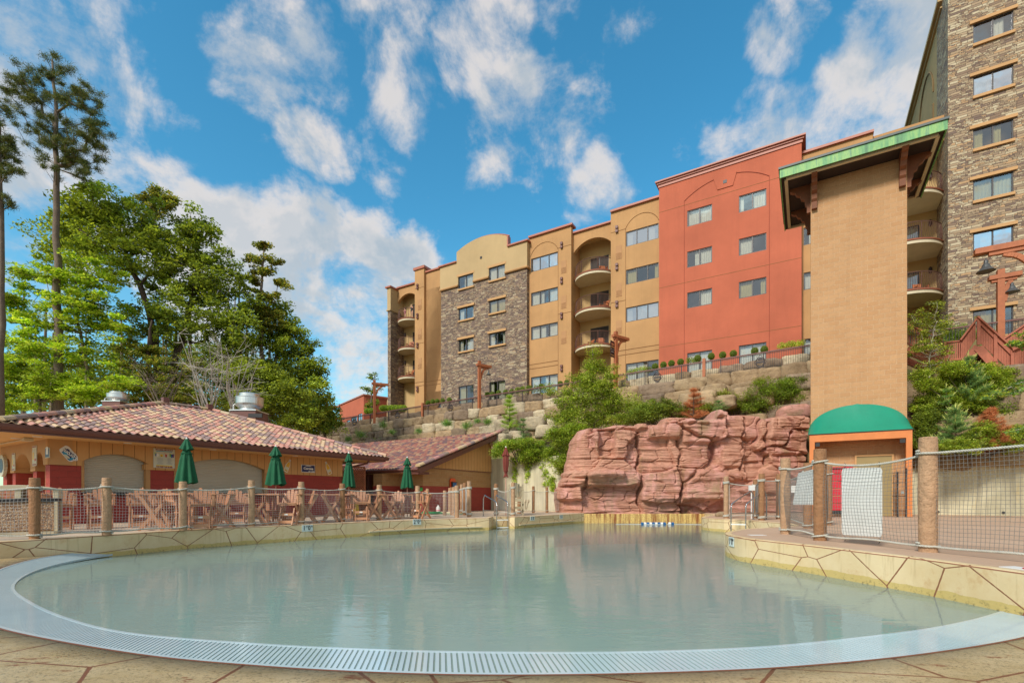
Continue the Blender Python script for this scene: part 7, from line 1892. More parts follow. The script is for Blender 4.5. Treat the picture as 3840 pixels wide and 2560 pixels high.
# rescue board on the gable
bx0, bz1 = Rf.hit(1692, 1792, -.14); bx1, _ = Rf.hit(1711, 1792, -.14); bz0 = 1.0
ob = root('rescue_board', Rf, (bx0, -.14, bz0), 'orange rescue backboard with blue head blocks hung on the gable wall', 'rescue board')
wv = bx1-bx0; m = MB(); m.prism([(bx0+.04, bz0), (bx1-.02, bz0), (bx1+.02, bz0+.5), (bx1, bz1-.08), (bx1-.08, bz1), (bx0+.06, bz1), (bx0-.02, bz1-.08), (bx0-.03, bz0+.5)], 1, -.10, -.05); m.build('board', MAT('orange_plastic', srgb(226,84,36), .4, .05), ob)
m = MB(); m.box(bx0+.10, -.18, bz1-.52, bx1-.02, -.102, bz1-.24); m.build('head_block', m_blue, ob)
m = MB(); m.box(bx0+.06, -.19, bz1-.56, bx1+.04, -.101, bz1-.53); m.box(bx0+.06, -.19, bz1-.235, bx1+.04, -.101, bz1-.205); m.box(bx0+.06, -.19, bz1-.56, bx0+.095, -.101, bz1-.2); m.each('strap', m_black, ob)
gy, gz = hitx(Rf, 1577, 1834, -.02); m = MB(); m.box(-.04, gy-.14, gz-.08, -.005, gy+.14, gz+.1); tag(m.build('small_sign', MAT('bright_green_sign', srgb(40,120,50), .5), None), 'small green plate by the corner of the restroom building', 'sign')
bpy.data.objects['small_sign'].matrix_world = Matrix.Translation(Rf.o) @ Matrix.Rotation(Rf.ang, 4, 'Z')

# depth plates
def plate(chain, px, py, s1, s2, label, w=.34, h=.2, sup=('FT', 'IN')):
    best = None; u = (px-CX)/F
    for a, b in zip(chain, chain[1:]):
        # crossing of the sight line with the wall segment
        fa = a.x-u*a.y; fb = b.x-u*b.y
        if fa*fb <= 0 and fa != fb:
            t = fa/(fa-fb); p = a.lerp(b, t)
            if best is None or p.y < best[0].y: best = (p, (b-a).normalized())
    p, d = best; z = EYE+(HY-py)/F*p.y
    if d.x < 0 or (abs(d.x) < .3 and px > 2500): d = -d if d.x < 0 else d
    nrm_ = Vector((d.y, -d.x, 0))
    if nrm_.dot(-p) < 0: nrm_ = -nrm_; 
    if Vector((nrm_.y, -nrm_.x, 0)).dot(d) > 0: d = -d
    # x axis must run left to right as seen from the pool
    xd = Vector((-nrm_.y, nrm_.x, 0))
    o = root('depth_marker', None, (p.x, p.y, z), label, 'depth marker'); M_ = Matrix((( xd.x, 0, nrm_.x, p.x), (xd.y, 0, nrm_.y, p.y), (0, 1, 0, z), (0, 0, 0, 1)))
    m = MB(); q = [Vector((-w/2, -h/2, .006)), Vector((w/2, -h/2, .006)), Vector((w/2, h/2, .006)), Vector((-w/2, h/2, .006))]; q2 = [Vector((a.x, a.y, .018)) for a in q]
    m.add([M_ @ a for a in q]+[M_ @ a for a in q2], [(4,5,6,7),(0,1,5,4),(1,2,6,5),(2,3,7,6),(3,0,4,7)]); m.build('plate', MAT('pale_tile', srgb(208,218,212), .4, .03), o)
    T_ = lambda s, x, y, sz, **k: text(s, sz, m_ink, o, M_ @ Matrix.Translation((x, y, .021)), extr=.001, **k)
    T_(s1, -w*.30, -.0, h*.95, bold=.004, sx=.8); T_(s2, w*.16, 0, h*.95, bold=.004, sx=.8); T_(sup[0], -w*.05, h*.22, h*.34, bold=.001); T_(sup[1], w*.40, h*.22, h*.34, bold=.001)
plate(leftc, 1152, 1979, '1', '0', 'white 1 FT 0 IN depth plate on the left pool wall below the second umbrella'); plate(leftc, 1563, 1956, '2', '0', 'white 2 FT 0 IN depth plate above the long step ledge')
plate(leftc, 1996, 1942.5, '3', '0', 'white 3 FT 0 depth plate right of the left pool steps', .30, .18, ('"', '"')); plate(leftc, 2104, 1937, '3', '6', 'white 3 FT 6 depth plate nearest the red rock', .26, .18, ('"', '"'))
plate(rightc, 2745, 2030, '1', '0', 'white 1 FT 0 depth plate on the rounded tip of the right deck', .30, .2)
# no-diving tile on the right deck
tp = at(3765, 2119, .85*F/(2119-HY)); d = Vector((.12, -1, 0)).normalized(); s = Vector((1, .12, 0)).normalized()
o = root('deck_tile', None, (5.98, 5.75, DECK), 'white no-diving floor tile with a red ring at the right edge', 'floor tile')
m = MB(); c0 = Vector((6.0, 5.72, DECK)); q = lambda a, b, z=0: c0+d*a+s*b+Vector((0,0,z))
def slab(m, a0, b0, a1, b1, z0, z1): m.add([q(a0,b0,z0),q(a1,b0,z0),q(a1,b1,z0),q(a0,b1,z0),q(a0,b0,z1),q(a1,b0,z1),q(a1,b1,z1),q(a0,b1,z1)], [(4,5,6,7),(0,1,5,4),(1,2,6,5),(2,3,7,6),(3,0,4,7)])
slab(m, -.25, -.08, .42, .14, -.004, .004); slab(m, .43, -.08, .9, .14, -.004, .004); m.build('tile', m_white, o)
m = MB(); ring = [q(.10+.17*math.cos(a*PI/12), .03+.085*math.sin(a*PI/12), .006) for a in range(25)]; m.tube(ring, .008, 4, caps=False); m.tube([q(-.02, -.02, .006), q(.22, .09, .006)], .008, 4); m.build('red_ring', m_redp, o)
M_ = Matrix(((d.x, s.x, 0, q(.66, .03).x), (d.y, s.y, 0, q(.66, .03).y), (0, 0, 1, DECK+.006), (0, 0, 0, 1))); text('NO DIVING', .085, m_ink, o, M_, extr=.001)
o2 = root('deck_tile', None, (5.5, 11.1, DECK), 'faint white floor tile at the tip of the right deck', 'floor tile'); m = MB(); c = at(2838, 2005, 10.85); m.box(c.x-.17, c.y-.10, DECK-.004, c.x+.17, c.y+.10, DECK+.001); m.build('tile', m_white, o2)
# ------------------------------------------------------------------ bar furniture
PLC = [(1.0,1.0,1.0), (.92,.90,.88), (1.06,1.0,.95)]
def chair_proto():
    o = root('bar_chair', None, (0, 0, 0), 'x', 'bar chair', 'tall slatted wooden-look bar chairs on the terrace')
    rg = random.Random(1)
    for s in (-1, 1):
        m = MB(); x = s*.27
        m.beam((x, .36, .95), (x, -.30, 0), .032, .095, up=(1,0,0) if False else (0,1,.5)); m.build('back_leg', m_plank, o)
        m = MB(); x = s*.235; m.beam((x, -.26, .66), (x, .36, 0), .032, .085, up=(0,1,.5)); m.build('front_leg', m_plank, o)
        m = MB(); m.box(s*.30-.055, -.30, .915, s*.30+.055, .36, .945); m.box(s*.30-.03, -.27, .62, s*.30+.03, -.235, .915); m.build('arm', m_plank, o, bevel=.006)
        m = MB(); m.beam((s*.20, -.24, .50), (s*.20, -.50, 0), .03, .07, up=(0,1,.3)); m.build('ladder_rail', m_plank, o)
    m = MB()
    for i in range(6): y = -.30+i*.078; m.box(-.25, y, .655-i*.010, .25, y+.066, .680-i*.010)
    m.build('seat', m_plank, o)
    m = MB(); lean = .30
    hts = [.33, .42, .46, .42, .33]
    for i in range(5):
        x = (i-2)*.098; h = hts[i]; fan_ = (i-2)*.014; a = Vector((x*.9, .14, .62)); b = Vector((x+fan_*1.2, .14+lean*h, .62+h)); pts = []
        w = .043; dv = (b-a).normalized(); sv = Vector((1,0,0)); nv = sv.cross(dv)
        prof = [(-w*.9, 0), (w*.9, 0), (w*1.08, h*.97), (w*.7, h*1.03), (0, h*1.055), (-w*.7, h*1.03), (-w*1.08, h*.97)]
        V = []
        for t in (-.011, .011):
            for p, q in prof: V.append(a+(b-a)*(q/h)+sv*p+nv*t)
        n = len(prof); m.add(V, [tuple(range(n)), tuple(range(2*n-1, n-1, -1))]+[(k, (k+1) % n, (k+1) % n+n, k+n) for k in range(n)], PLC[i % 3])
    m.beam((-.26, .20, .74), (.26, .20, .74), .025, .07); m.beam((-.27, .27, .935), (.27, .27, .935), .025, .06); m.build('backrest', m_plank, o)
    m = MB(); m.box(-.22, -.48, .055, .22, -.42, .14); m.build('foot_step', m_plank, o)
    m = MB(); m.box(-.22, -.415, .28, .22, -.36, .36); fs = m.build('foot_step', m_plank, o)
    m = MB(); m.box(-.05, -.425, .30, .05, -.416, .34); m.build('name_plate', m_white, fs)
    m = MB(); m.box(-.22, .24, .10, .22, .28, .18); m.box(-.25, -.27, .60, .25, -.24, .66); m.each('stretcher', m_plank, o)
    return o
cproto = chair_proto(); used = False
CHs = [  # px, Y, facing (c camera, r right, l left, b bar-parallel), label
 (30, 13.2, 'c', 'leftmost bar chair, seen through the hood of the pebble bin'), (112, 13.5, 'c', 'bar chair half hidden behind the bin and its fence post'),
 (224, 12.6, 'c', 'bar chair facing the pool in front of the red corner pier'), (375, 13.2, 'c', 'bar chair facing the pool behind the post under the first shutter'),
 (529, 13.7, 'c', 'bar chair facing the pool in the middle of the first shutter'), (614, 14.6, 'c', 'bar chair against the counter left of the first table'),
 (575, 12.5, 'r', 'side-on chair at the left of the first table, nearest the pool'), (650, 14.4, 'r2', 'chair behind the first table beside the umbrella pole'), (752, 13.0, 'c', 'chair facing the pool in front of the first table'), (832, 13.7, 'l', 'side-on chair at the right of the first table'),
 (800, 15.5, 'c', 'bar chair against the counter right of the first table'), (888, 16.0, 'c', 'bar chair against the counter between first and second tables'),
 (962, 14.7, 'r', 'side-on chair at the left of the second table'), (1088, 15.0, 'c2', 'chair turned slightly left in front of the second table'), (1152, 15.9, 'l', 'chair at the right of the second table beside the fence post'),
 (1242, 16.6, 'r', 'side-on chair at the left of the third table against the red wall'), (1354, 17.2, 'c', 'chair facing the pool in front of the third table'), (1400, 17.8, 'l', 'chair leaning right of the third table'), (1318, 19.2, 'c', 'chair back peeping over the third table'),
 (1462, 18.7, 'r', 'side-on chair at the left of the fourth table'), (1487, 19.5, 'c2', 'chair in front of the green restroom door'), (1580, 19.0, 'l2', 'rightmost bar chair on the terrace beside the eighth post')]
for i, (px, Y, f, lb) in enumerate(CHs):
    c = at(px, HY, Y); u = (px-CX)/F; a = math.atan(-u)
    rz = {'c': a, 'c2': a-.35, 'r': a+1.45, 'r2': a+2.3, 'l': a-1.4, 'l2': a-.8}[f]
    loc = (c.x, c.y, DECK-.006)
    if i == 0: cproto.scale = (.96, .76, .98); cproto.location = loc; cproto.rotation_euler = (0, 0, rz); cproto['label'] = lb
    else: dup(cproto, loc, rz, lb)
# tables with closed umbrellas
def table_proto():
    o = root('bar_table', None, (0, 0, 0), 'x', 'bar table', 'tall round slatted tables on the terrace')
    m = MB(); m.prism([(.52*math.cos(k*PI/12), .52*math.sin(k*PI/12)) for k in range(24)], 2, .90, .935); m.build('tabletop', m_plank, o, bevel=.006)
    for k in range(4):
        a = PI/4+k*PI/2; m = MB(); m.box(-.055, -.018, 0, .055, .018, .84); mm = MB(); R_ = Matrix.Rotation(a, 4, 'Z') @ Matrix.Translation((.24, 0, 0)); mm.add([R_ @ Vector(v) for v in m.v], m.f); mm.build('leg', m_plank, o)
    m = MB()
    for a in (PI/4, 3*PI/4):
        d = Vector((math.cos(a), math.sin(a), 0))*.30; m.beam(-d+Vector((0,0,.86)), d+Vector((0,0,.86)), .03, .08); m.beam(-d+Vector((0,0,.18)), d+Vector((0,0,.18)), .03, .08)
    m.prism([(.30*math.cos(k*PI/8), .30*math.sin(k*PI/8)) for k in range(16)], 2, .40, .425); m.build('cross_frame', m_plank, o)
    return o
tproto = table_proto()
TB = [(700, 13.66, 'first bar table from the left, under the leftmost green umbrella'), (1034, 15.7, 'second bar table from the left, under the second green umbrella'), (1308, 18.06, 'third bar table, under the umbrella by the lattice screen'), (1527, 20.2, 'fourth bar table, under the umbrella by the green door')]
for i, (px, Y, lb) in enumerate(TB):
    c = at(px, HY, Y); loc = (c.x, c.y, DECK-.006)
    if i == 0: tproto.location = loc; tproto['label'] = lb; tproto.rotation_euler = (0, 0, .4)
    else: dup(tproto, loc, .4+i*.5, lb)
def umbrella(px, Y, topy, boty, wpx, mt, label, seed, group=None, maroon=False):
    c = at(px, HY, Y); zt = at(px, topy, Y).z; zb = at(px, boty, Y).z; R_ = wpx/2/F*Y; H_ = zt-zb
    o = root('parasol', None, (c.x, c.y, DECK), label, 'umbrella', group); rs = random.Random(seed)
    m = MB(); m.tube([(c.x, c.y, DECK-.005), (c.x, c.y, zt-.05)], .022, 10); m.build('pole', MAT('parasol_pole', srgb(196,150,130), .5, .06) if px == 700 else bpy.data.materials.get('parasol_pole') or m_cream, o)
    m = MB(); m.lathe([(.012, 0), (.03, .02), (.026, .05), (.01, .08)], 12, (c.x, c.y, zt-.05)); m.build('finial', m_white, o)
    def skirt(z0, z1, prof, folds, amp, name, ph=0):
        m = MB(); n = folds*8; k = 26; V = []
        for i in range(k+1):
            t = i/k; z = z1-(z1-z0)*t; r = prof(t)
            for q in range(n):
                a = 2*PI*q/n; w = (1+amp(t)*math.sin(folds*a+ph+.5*math.sin(3*a+seed))+.05*mnoise.noise(Vector((math.cos(a)*2+seed, math.sin(a)*2, t*3))))
                hem = .05*R_*(math.sin(folds*a+ph))*(t > .98)
                V.append((c.x+r*w*math.cos(a), c.y+r*w*math.sin(a), z+hem+(.03*math.sin(a*2+seed) if i == k else 0)))
        m.add(V, [(i*n+q, i*n+(q+1) % n, (i+1)*n+(q+1) % n, (i+1)*n+q) for i in range(k) for q in range(n)]); m.build(name, mt, o, smooth=True)
    if not maroon:
        skirt(zb, zt-H_*.10, lambda t: R_*(.18+.16*min(1, t*2.5)+.62*max(0, (t-.12))**.95*.98), 8, lambda t: .10+.10*t, 'canopy')
        skirt(zt-H_*.25, zt, lambda t: R_*(.05+.50*t**.8), 8, lambda t: .06+.14*t, 'vent_cap', 1.2)
        m = MB(); zz = zt-H_*.34; m.tube([(c.x+R_*.46*math.cos(a*PI/8), c.y+R_*.46*math.sin(a*PI/8), zz+.012*math.sin(a*1.7)) for a in range(17)], .012, 5)
        for a in range(5): m.tube([(c.x+R_*.46*math.cos(a*1.3), c.y+R_*.46*math.sin(a*1.3), zz), (c.x+R_*.55*math.cos(a*1.3+.1), c.y+R_*.55*math.sin(a*1.3+.1), zz-.16)], .009, 4)
        m.build('tie_strap', mt, o)
    else:
        skirt(zb, zt-H_*.10, lambda t: R_*(.45+.42*math.sin(min(1, t*1.15)*PI)**.8-.12*t+(.55*max(0, t-.88)*5)), 8, lambda t: .08+.08*t, 'canopy')
        skirt(zt-H_*.30, zt, lambda t: R_*(.08+.92*t**.8), 8, lambda t: .06+.10*t, 'vent_cap', 1.2)
        zz = zb+H_*.20; m = MB(); m.tube([(c.x+R_*.62*math.cos(a*PI/8), c.y+R_*.62*math.sin(a*PI/8), zz) for a in range(17)], .02, 5); m.build('tie_strap', mt, o)
    return o
GU = 'closed green umbrellas on the bar terrace'
umbrella(700, 13.66, 1643, 1810, 78, m_green, 'closed green umbrella at the left, in front of the drinks board and second shutter', 1, GU)
umbrella(1034, 15.7, 1672, 1817, 75, m_green, 'closed green umbrella second from left, hiding part of a bottle sign', 2, GU)
umbrella(1307.7, 18.06, 1696, 1826, 49, m_green, 'closed green umbrella in front of the orange lattice screen', 3, GU)
umbrella(1527, 20.2, 1713.5, 1829.5, 48, m_green, 'closed green umbrella beside the green restroom door', 4, GU)
umbrella(1897, 22.3, 1674.7, 1788, 26, m_maroon, 'closed maroon umbrella rising behind the lifeguard chair', 5, None, True)
# yellow floor sign
c = at(1341, HY, 17.0); m = MB(); m.prism([(-.12, 0), (.10, 0), (.05, .42), (-.05, .42)], 1, -.01, .01); o = m.build('floor_sign', MAT('yellow_plastic', srgb(236,196,24), .4), None); o.location = (c.x-.08, c.y+.12, DECK+.22); o.rotation_euler = (.12, 0, .5)
tag(o, 'yellow folded floor sign resting on the chair in front of the third table', 'floor sign')
# pebble bin
c = at(80, HY, 11.15); fr = Frame(c.x, c.y, .8, .58)
o = root('pebble_bin', fr, (0, 0, DECK), 'large pebble-sided waste bin with a domed beige lid at the left edge', 'waste bin')
def pebm():
    m, nt, b = newmat('pebble_aggregate'); v = N(nt, 'ShaderNodeTexVoronoi'); v.inputs['Scale'].default_value = 42; L(nt, coords(nt), v.inputs['Vector'])
    c = ramp(nt, v.outputs['Color'], [(.1, srgb(104,74,52)), (.4, srgb(168,128,92)), (.6, srgb(202,170,134)), (.85, srgb(128,92,66))]); v2_ = mapr(nt, v.outputs['Distance'], .1, .6, 1, .25)
    L(nt, mixc(nt, 1.0, c, v2_, 'MULTIPLY') if False else c, b.inputs['Base Color']); b.inputs['Roughness'].default_value = .6; bump(nt, math2(nt, 'MULTIPLY', v.outputs['Distance'], -1), b, .9, .02); return m
W2, D2 = .62, .34
m = MB(); m.box(-W2, -D2, DECK+.06, W2, D2, 1.22); m.build('pebble_body', pebm(), o, bevel=.04)
m = MB()
for sx in (-1, 1):
    for sy in (-1, 1): m.box(sx*W2-.03, sy*D2-.03, DECK, sx*W2+.03, sy*D2+.03, 1.22)
m.box(-W2-.03, -D2-.03, DECK, W2+.03, D2+.03, DECK+.06); m.build('corner_frame', m_cream, o)
m = MB(); m.box(-W2-.03, -D2-.03, 1.22, W2+.03, D2+.03, 1.29); m.build('rim', m_black, o, bevel=.01)
m = MB(); n = 12; V = []
for j in range(2):
    y = (-D2-.02, D2+.02)[j]
    for i in range(n+1): t = i/n; V.append((-W2-.02+(2*W2+.04)*t, y, 1.49+.10*math.sin(PI*t)**.6))
m.add(V, [(i, i+1, n+2+i, n+1+i) for i in range(n)]+[tuple(range(n, -1, -1)), tuple(range(n+1, 2*n+2))])
for sx in (-1, 1): m.box(sx*W2-.05, -D2, 1.29, sx*W2+.05, D2, 1.50)
m.box(-.05, -D2, 1.29, .05, D2, 1.50); m.build('hood', m_cream, o, bevel=.01)
# hose, jug, curb
rs = random.Random(9); c = at(1620, HY, 23.4); m = MB(); pts = []
for i in range(150): a = i*.5; r = .22+.12*math.sin(i*.37)+rs.uniform(-.03, .03); pts.append((c.x+r*1.5*math.cos(a), c.y+r*math.sin(a), DECK+.02+.10*abs(math.sin(i*.11))*math.exp(-((i-75)/60)**2)))
pts += [(c.x+.5+k*.2, c.y+.25+.03*math.sin(k), DECK+.015) for k in range(8)]
m.tube(pts, .014, 5); tag(m.build('garden_hose', MAT('green_hose', srgb(30,140,80), .4)), 'tangled green garden hose on the terrace near the gable wall', 'hose')
c = at(1643, 1917, 24.6); m = MB(); m.lathe([(.05,0),(.10,.01),(.11,.06),(.11,.18),(.09,.24),(.035,.30),(.035,.34)], 14, (0,0,0)); o = m.build('plastic_jug', m_white); o.location = (c.x, c.y, DECK+.08); tag(o, 'white plastic jug with a pink band on the low curb by the hose', 'jug')
m = MB(); m.lathe([(.112,.05),(.114,.05),(.114,.10),(.112,.10)], 14); j = m.build('pink_band', MAT('pink_liquid', srgb(224,130,150), .4), o)
a, b = at(1592, HY, 24.6), at(1706, HY, 24.4); m = MB(); m.beam((a.x, a.y+.1, DECK+.03), (b.x, b.y-.2, DECK+.03), .35, .12); tag(m.build('low_curb', m_cream), 'low tan curb along the foot of the gable wall', 'curb')
# lifeguard chair
c = at(1934, HY, 22.7); m_lg = MAT('grey_beige_recycled', srgb(170,156,126), .6, .1, 3)
o = root('lifeguard_chair', None, (c.x, c.y, DECK), 'grey-beige lifeguard chair with steps in front of the concrete wall', 'lifeguard chair')
X0, X1, Y0, Y1 = c.x-.30, c.x+.32, c.y-.35, c.y+.35; zs = 1.22
for x in (X0, X1):
    for y, zt in ((Y0, zs+.12 if x == X0 else 1.62), (Y1, 1.9)): m = MB(); m.box(x-.035, y-.045, DECK-.005, x+.035, y+.045, zt if y == Y1 else 1.62); m.build('leg', m_lg, o)
for x in (X0, X1): m = MB(); m.box(x-.06, Y0-.06, 1.62, x+.06, Y1, 1.66); m.build('arm', m_lg, o)
m = MB()
for k in range(5): m.box(X0-.04, Y0+k*.13, zs, X1+.04, Y0+k*.13+.115, zs+.03)
m.box(X0-.05, Y0-.05, zs-.12, X1+.05, Y0-.02, zs); m.build('seat', m_lg, o)
m = MB(); 
for k in range(5): x = X0+.04+k*.115; m.box(x, Y1-.03, zs+.06, x+.10, Y1, 1.98-.12*abs(k-2)**1.5*.5)
m.build('backrest', m_lg, o)
m = MB()
for k, (z, y) in enumerate(((.76, Y0-.16), (1.0, Y0-.08))): m.box(X0-.03, y-.05, z, X1+.03, y+.07, z+.03)
m.build('step', m_lg, o)
m = MB(); m.box(X0-.03, Y0-.02, .78, X1+.03, Y0+.02, .88); m.box(X1-.02, Y0, .78, X1+.02, Y1, .86); m.build('brace', m_lg, o)
p = fL.hit(1975, 1880, -.02); m = MB(); m.box(p[0]-.16, -.08, 1.02, p[0]-.04, -.0, 1.16); m.box(p[0]+.04, -.08, 1.02, p[0]+.16, -.0, 1.16); m.tube([(p[0]-.1, -.05, 1.02), (p[0]-.12, -.05, .6)], .02, 6); m.tube([(p[0]+.1, -.05, 1.02), (p[0]-.02, -.05, .6)], .02, 6); o = m.build('outlet_box', m_cream); tag(o, 'pair of grey outlet boxes with conduit on the concrete wall', 'outlet box'); o.matrix_world = Matrix.Translation(fL.o) @ Matrix.Rotation(fL.ang, 4, 'Z')
# pool ladders
def ladder(name, label, bases, waters, ztop, zs_):
    o = root(name, None, tuple(bases[0])+(DECK,), label, 'pool ladder', 'stainless pool ladders')
    for b, w in zip(bases, waters):
        B_ = Vector((b[0], b[1], 0)); W_ = Vector((w[0], w[1], 0)); d = W_-B_
        pts = [B_+Vector((0,0,DECK-.005)), B_+Vector((0,0,ztop-.22)), B_+d*.04+Vector((0,0,ztop-.08)), B_+d*.13+Vector((0,0,ztop)), B_+d*.24+Vector((0,0,ztop-.05)), B_+d*.9+Vector((0,0,1.12)), B_+d*.98+Vector((0,0,1.0)), W_+Vector((0,0,.85)), W_+Vector((0,0,-.6))]
        m = MB(); m.tube(catmull(pts, 5), .024, 10); m.build('handrail', m_steel, o, smooth=True); m = MB(); m.lathe([(.05,0),(.05,.01),(.03,.02)], 14, (b[0], b[1], DECK-.005)); m.build('base_flange', m_steel, o)
    for z in zs_:
        a = Vector((waters[0][0], waters[0][1], z)); b = Vector((waters[1][0], waters[1][1], z)); m = MB(); m.beam(a, b, .10, .035); m.build('step', m_white, o)
    m = MB(); 
    for b, w in zip(bases, waters): m.tube([(b[0], b[1], .74), (w[0], w[1], .74)], .018, 8)
    m.build('side_bar', m_steel, o)
ladder('pool_ladder', 'stainless pool ladder in the left wall recess, beside the net rows', [(-1.24, 21.3), (-.74, 21.5)], [(-.63, 20.35), (-.17, 20.55)], 1.385, (.36, .05, -.3))
ladder('pool_ladder', 'stainless pool ladder at the right deck, in front of the red rock', [(8.92, 18.2), (9.30, 18.0)], [(7.72, 17.35), (8.12, 17.1)], 1.53, (.36, .02))
# blue rail and white box by the right ladder
c = at(2818, HY, 18.6); m = MB(); m.tube([(c.x, c.y, DECK), (c.x, c.y, 1.58)], .022, 8); m.box(c.x-.09, c.y-.05, 1.56, c.x+.11, c.y+.05, 1.76); o = m.build('control_post', m_white); tag(o, 'thin pipe with a small white box behind the right pool ladder', 'control post')
# lane floats
o = root('lane_line', None, (5.5, 23.5, 0), 'blue and white lane line floating in front of the waterfall', 'lane line')
m = MB(); pts = []
for i in range(41): px = 2310+i*8.6; p = at(px, 1965, 23.5); pts.append((p.x, p.y+.15*math.sin(i*.3), .01))
m.tube(pts, .008, 4); m.build('line', m_white, o)
fl_ = [2403+10.4*(i+.5) for i in range(9)]+[2511, 2522]+[2641]
for i, px in enumerate(fl_):
    c = at(px, HY, 23.5); m = MB(); 
    for k in range(1): m.tube([(c.x-.055, c.y, .03), (c.x-.05, c.y, .03), (c.x+.05, c.y, .03), (c.x+.055, c.y, .03)], [.045, .075, .075, .045], 14)
    m.build('float', m_blue if i % 2 == 0 else m_white, o)
# red ribbed panels under the tower awning
c0 = at(3107, HY, 20.4); c1 = at(3199, HY, 20.1); fr = Frame(c0.x, c0.y, c1.x-c0.x, c1.y-c0.y); W = (c1-c0).length; zt = at(3150, 1748, 20.2).z
o = root('red_panel_stack', fr, (0, 0, DECK), 'stack of red ribbed plastic panels standing in a black frame by the tower door', 'plastic panels')
m_redpl = MAT('red_plastic', srgb(190,38,52), .35, .1, 2)
m = MB(); nR = 6; h = (zt-.75)/nR
for k in range(nR): m.box(0, -.06, .75+k*h+.01, W*.62, .5, .75+(k+1)*h-.015); m.box(W*.64, -.03, .75+k*h, W, .5, .75+(k+1)*h-.002)
m.build('ribbed_panel', m_redpl, o, bevel=.015)
m = MB(); m.box(.02, 0, .62, W-.02, .5, .74); m.tube([(0, -.08, zt-.1), (W*.7, -.08, zt-.08)], .02, 6); m.tube([(W*.82, -.12, DECK), (W*.82, -.12, zt-.05)], .022, 6); m.tube([(W*.95, .3, DECK), (W*.95, .3, .7)], .03, 6); m.tube([(.05, .3, DECK), (.05, .3, .7)], .03, 6); m.build('black_frame', m_black, o)
o = root('iron_gate', Hf, (3.2, 25.3, DECK), 'black wrought-iron gate leaf folded against the right awning post', 'gate')
m = MB(); zg = 2.35
for x in (3.12, 3.40): m.tube([(x, 25.45, DECK), (x, 25.45, zg+(x-3.12)*.5)], .032, 6)
for z in (.75, 1.35, 1.9, zg-.05): m.tube([(2.95, 25.45, z), (3.4, 25.45, z)], .014, 5)
for k in range(3): m.tube([(3.0+.05*k, 25.5, DECK+.05), (3.0+.05*k, 25.5, zg-.1)], .01, 4)
m.build('gate_leaf', m_black, o); m = MB(); m.box(3.22, 25.38, 1.45, 3.32, 25.44, 1.55); m.build('padlock', m_steel, o)
# ------------------------------------------------------------------ iron fence, lamps
def ztf(lx): return 10.25+.0245*lx
fx0, _ = Hf.hit(1262, 1560, 34); fx1, _ = Hf.hit(3037, 1300, 34)
MED = [1330, 1491, 1689, 2465, 2851]
m_bar = MAT('black_brown_iron', srgb(52,40,38), .5, .1, 3); m_frail = MAT('fence_rail_paint', srgb(112,72,64), .5, .08, 3)
def ironfence(label, x0, x1, zf, y, meds, posts):
    o = root('iron_fence', Hf, (x0, y, zf(x0)-1.2), label, 'fence'); n = max(1, round((x1-x0)/2.45)); w = (x1-x0)/n
    for i in range(n):
        a, b = x0+i*w, x0+(i+1)*w; m = MB(); k = int(w/.118)
        for j in range(1, k): x = a+(b-a)*j/k; m.box(x-.009, y-.009, zf(x)-1.02, x+.009, y+.009, zf(x)-.04)
        m.beam((a, y, zf(a)-1.02), (b, y, zf(b)-1.02), .03, .04); m.beam((a, y, zf(a)-.1), (b, y, zf(b)-.1), .025, .03); m.box(a-.03, y-.03, zf(a)-1.2, a+.03, y+.03, zf(a)-.02); m.build('fence_panel', m_bar, o)
    m = MB(); m.beam((x0, y, zf(x0)), (x1, y, zf(x1)), .12, .07); m.build('top_rail', m_frail, o)
    for px in meds:
        x, _ = Hf.hit(px, 1500, y); z = zf(x)-.56; e = .36; m = MB()
        P4 = [(x-e, y-.03, z), (x, y-.03, z+e*1.25), (x+e, y-.03, z), (x, y-.03, z-e*1.25)]
        for k in range(4): m.beam(P4[k], P4[(k+1) % 4], .02, .035, up=(0,1,0))
        m.tube([(x+.25*math.cos(a*PI/10), y-.03, z+.27*math.sin(a*PI/10)) for a in range(21)], .018, 4)
        m.box(x-.24, y-.045, z-.07, x+.24, y-.02, z+.05); m.prism([(x-.23, z-.10), (x+.23, z-.10), (x+.12, z-.27), (x, z-.38), (x-.12, z-.27)], 1, y-.045, y-.02); m.prism([(x-.17, z+.10), (x+.17, z+.10), (x+.08, z+.26), (x-.08, z+.26)], 1, y-.045, y-.02)
        d = m.build('medallion', m_bar, o)
        m = MB()
        for k in range(7): aa = PI+PI*(k+.5)/7; m.beam((x+.06*math.cos(aa), y-.05, z-.09+.03*math.sin(aa)), (x+.19*math.cos(aa), y-.05, z-.09+.17*math.sin(aa)), .01, .02, up=(0,1,0))
        m.build('cone_petals', m_gold, d)
    for px, up in posts:
        x, _ = Hf.hit(px, 1500, y); m = MB(); m.box(x-.09, y-.13, zf(x)-1.0, x+.09, y+.05, zf(x)+up); p = m.build('timber_post', m_timber, o); m = MB(); m.box(x-.07, y-.11, zf(x)-1.5, x+.07, y+.03, zf(x)-.999); m.build('post_shoe', m_bar, p)
    return o
ironfence('long black-brown iron fence with diamond medallions on top of the block wall', fx0, fx1, ztf, 34.0, MED, [(1262, .12), (1585.5, .25), (2640.5, .2)])
gx0, _ = Hf.hit(3412, 1240, 33.6); gx1, _ = Hf.hit(3900, 1200, 33.6)
ironfence('short iron fence seen behind the staircase in front of the stone building', gx0, gx1, lambda x: 10.02, 33.6, [], [])
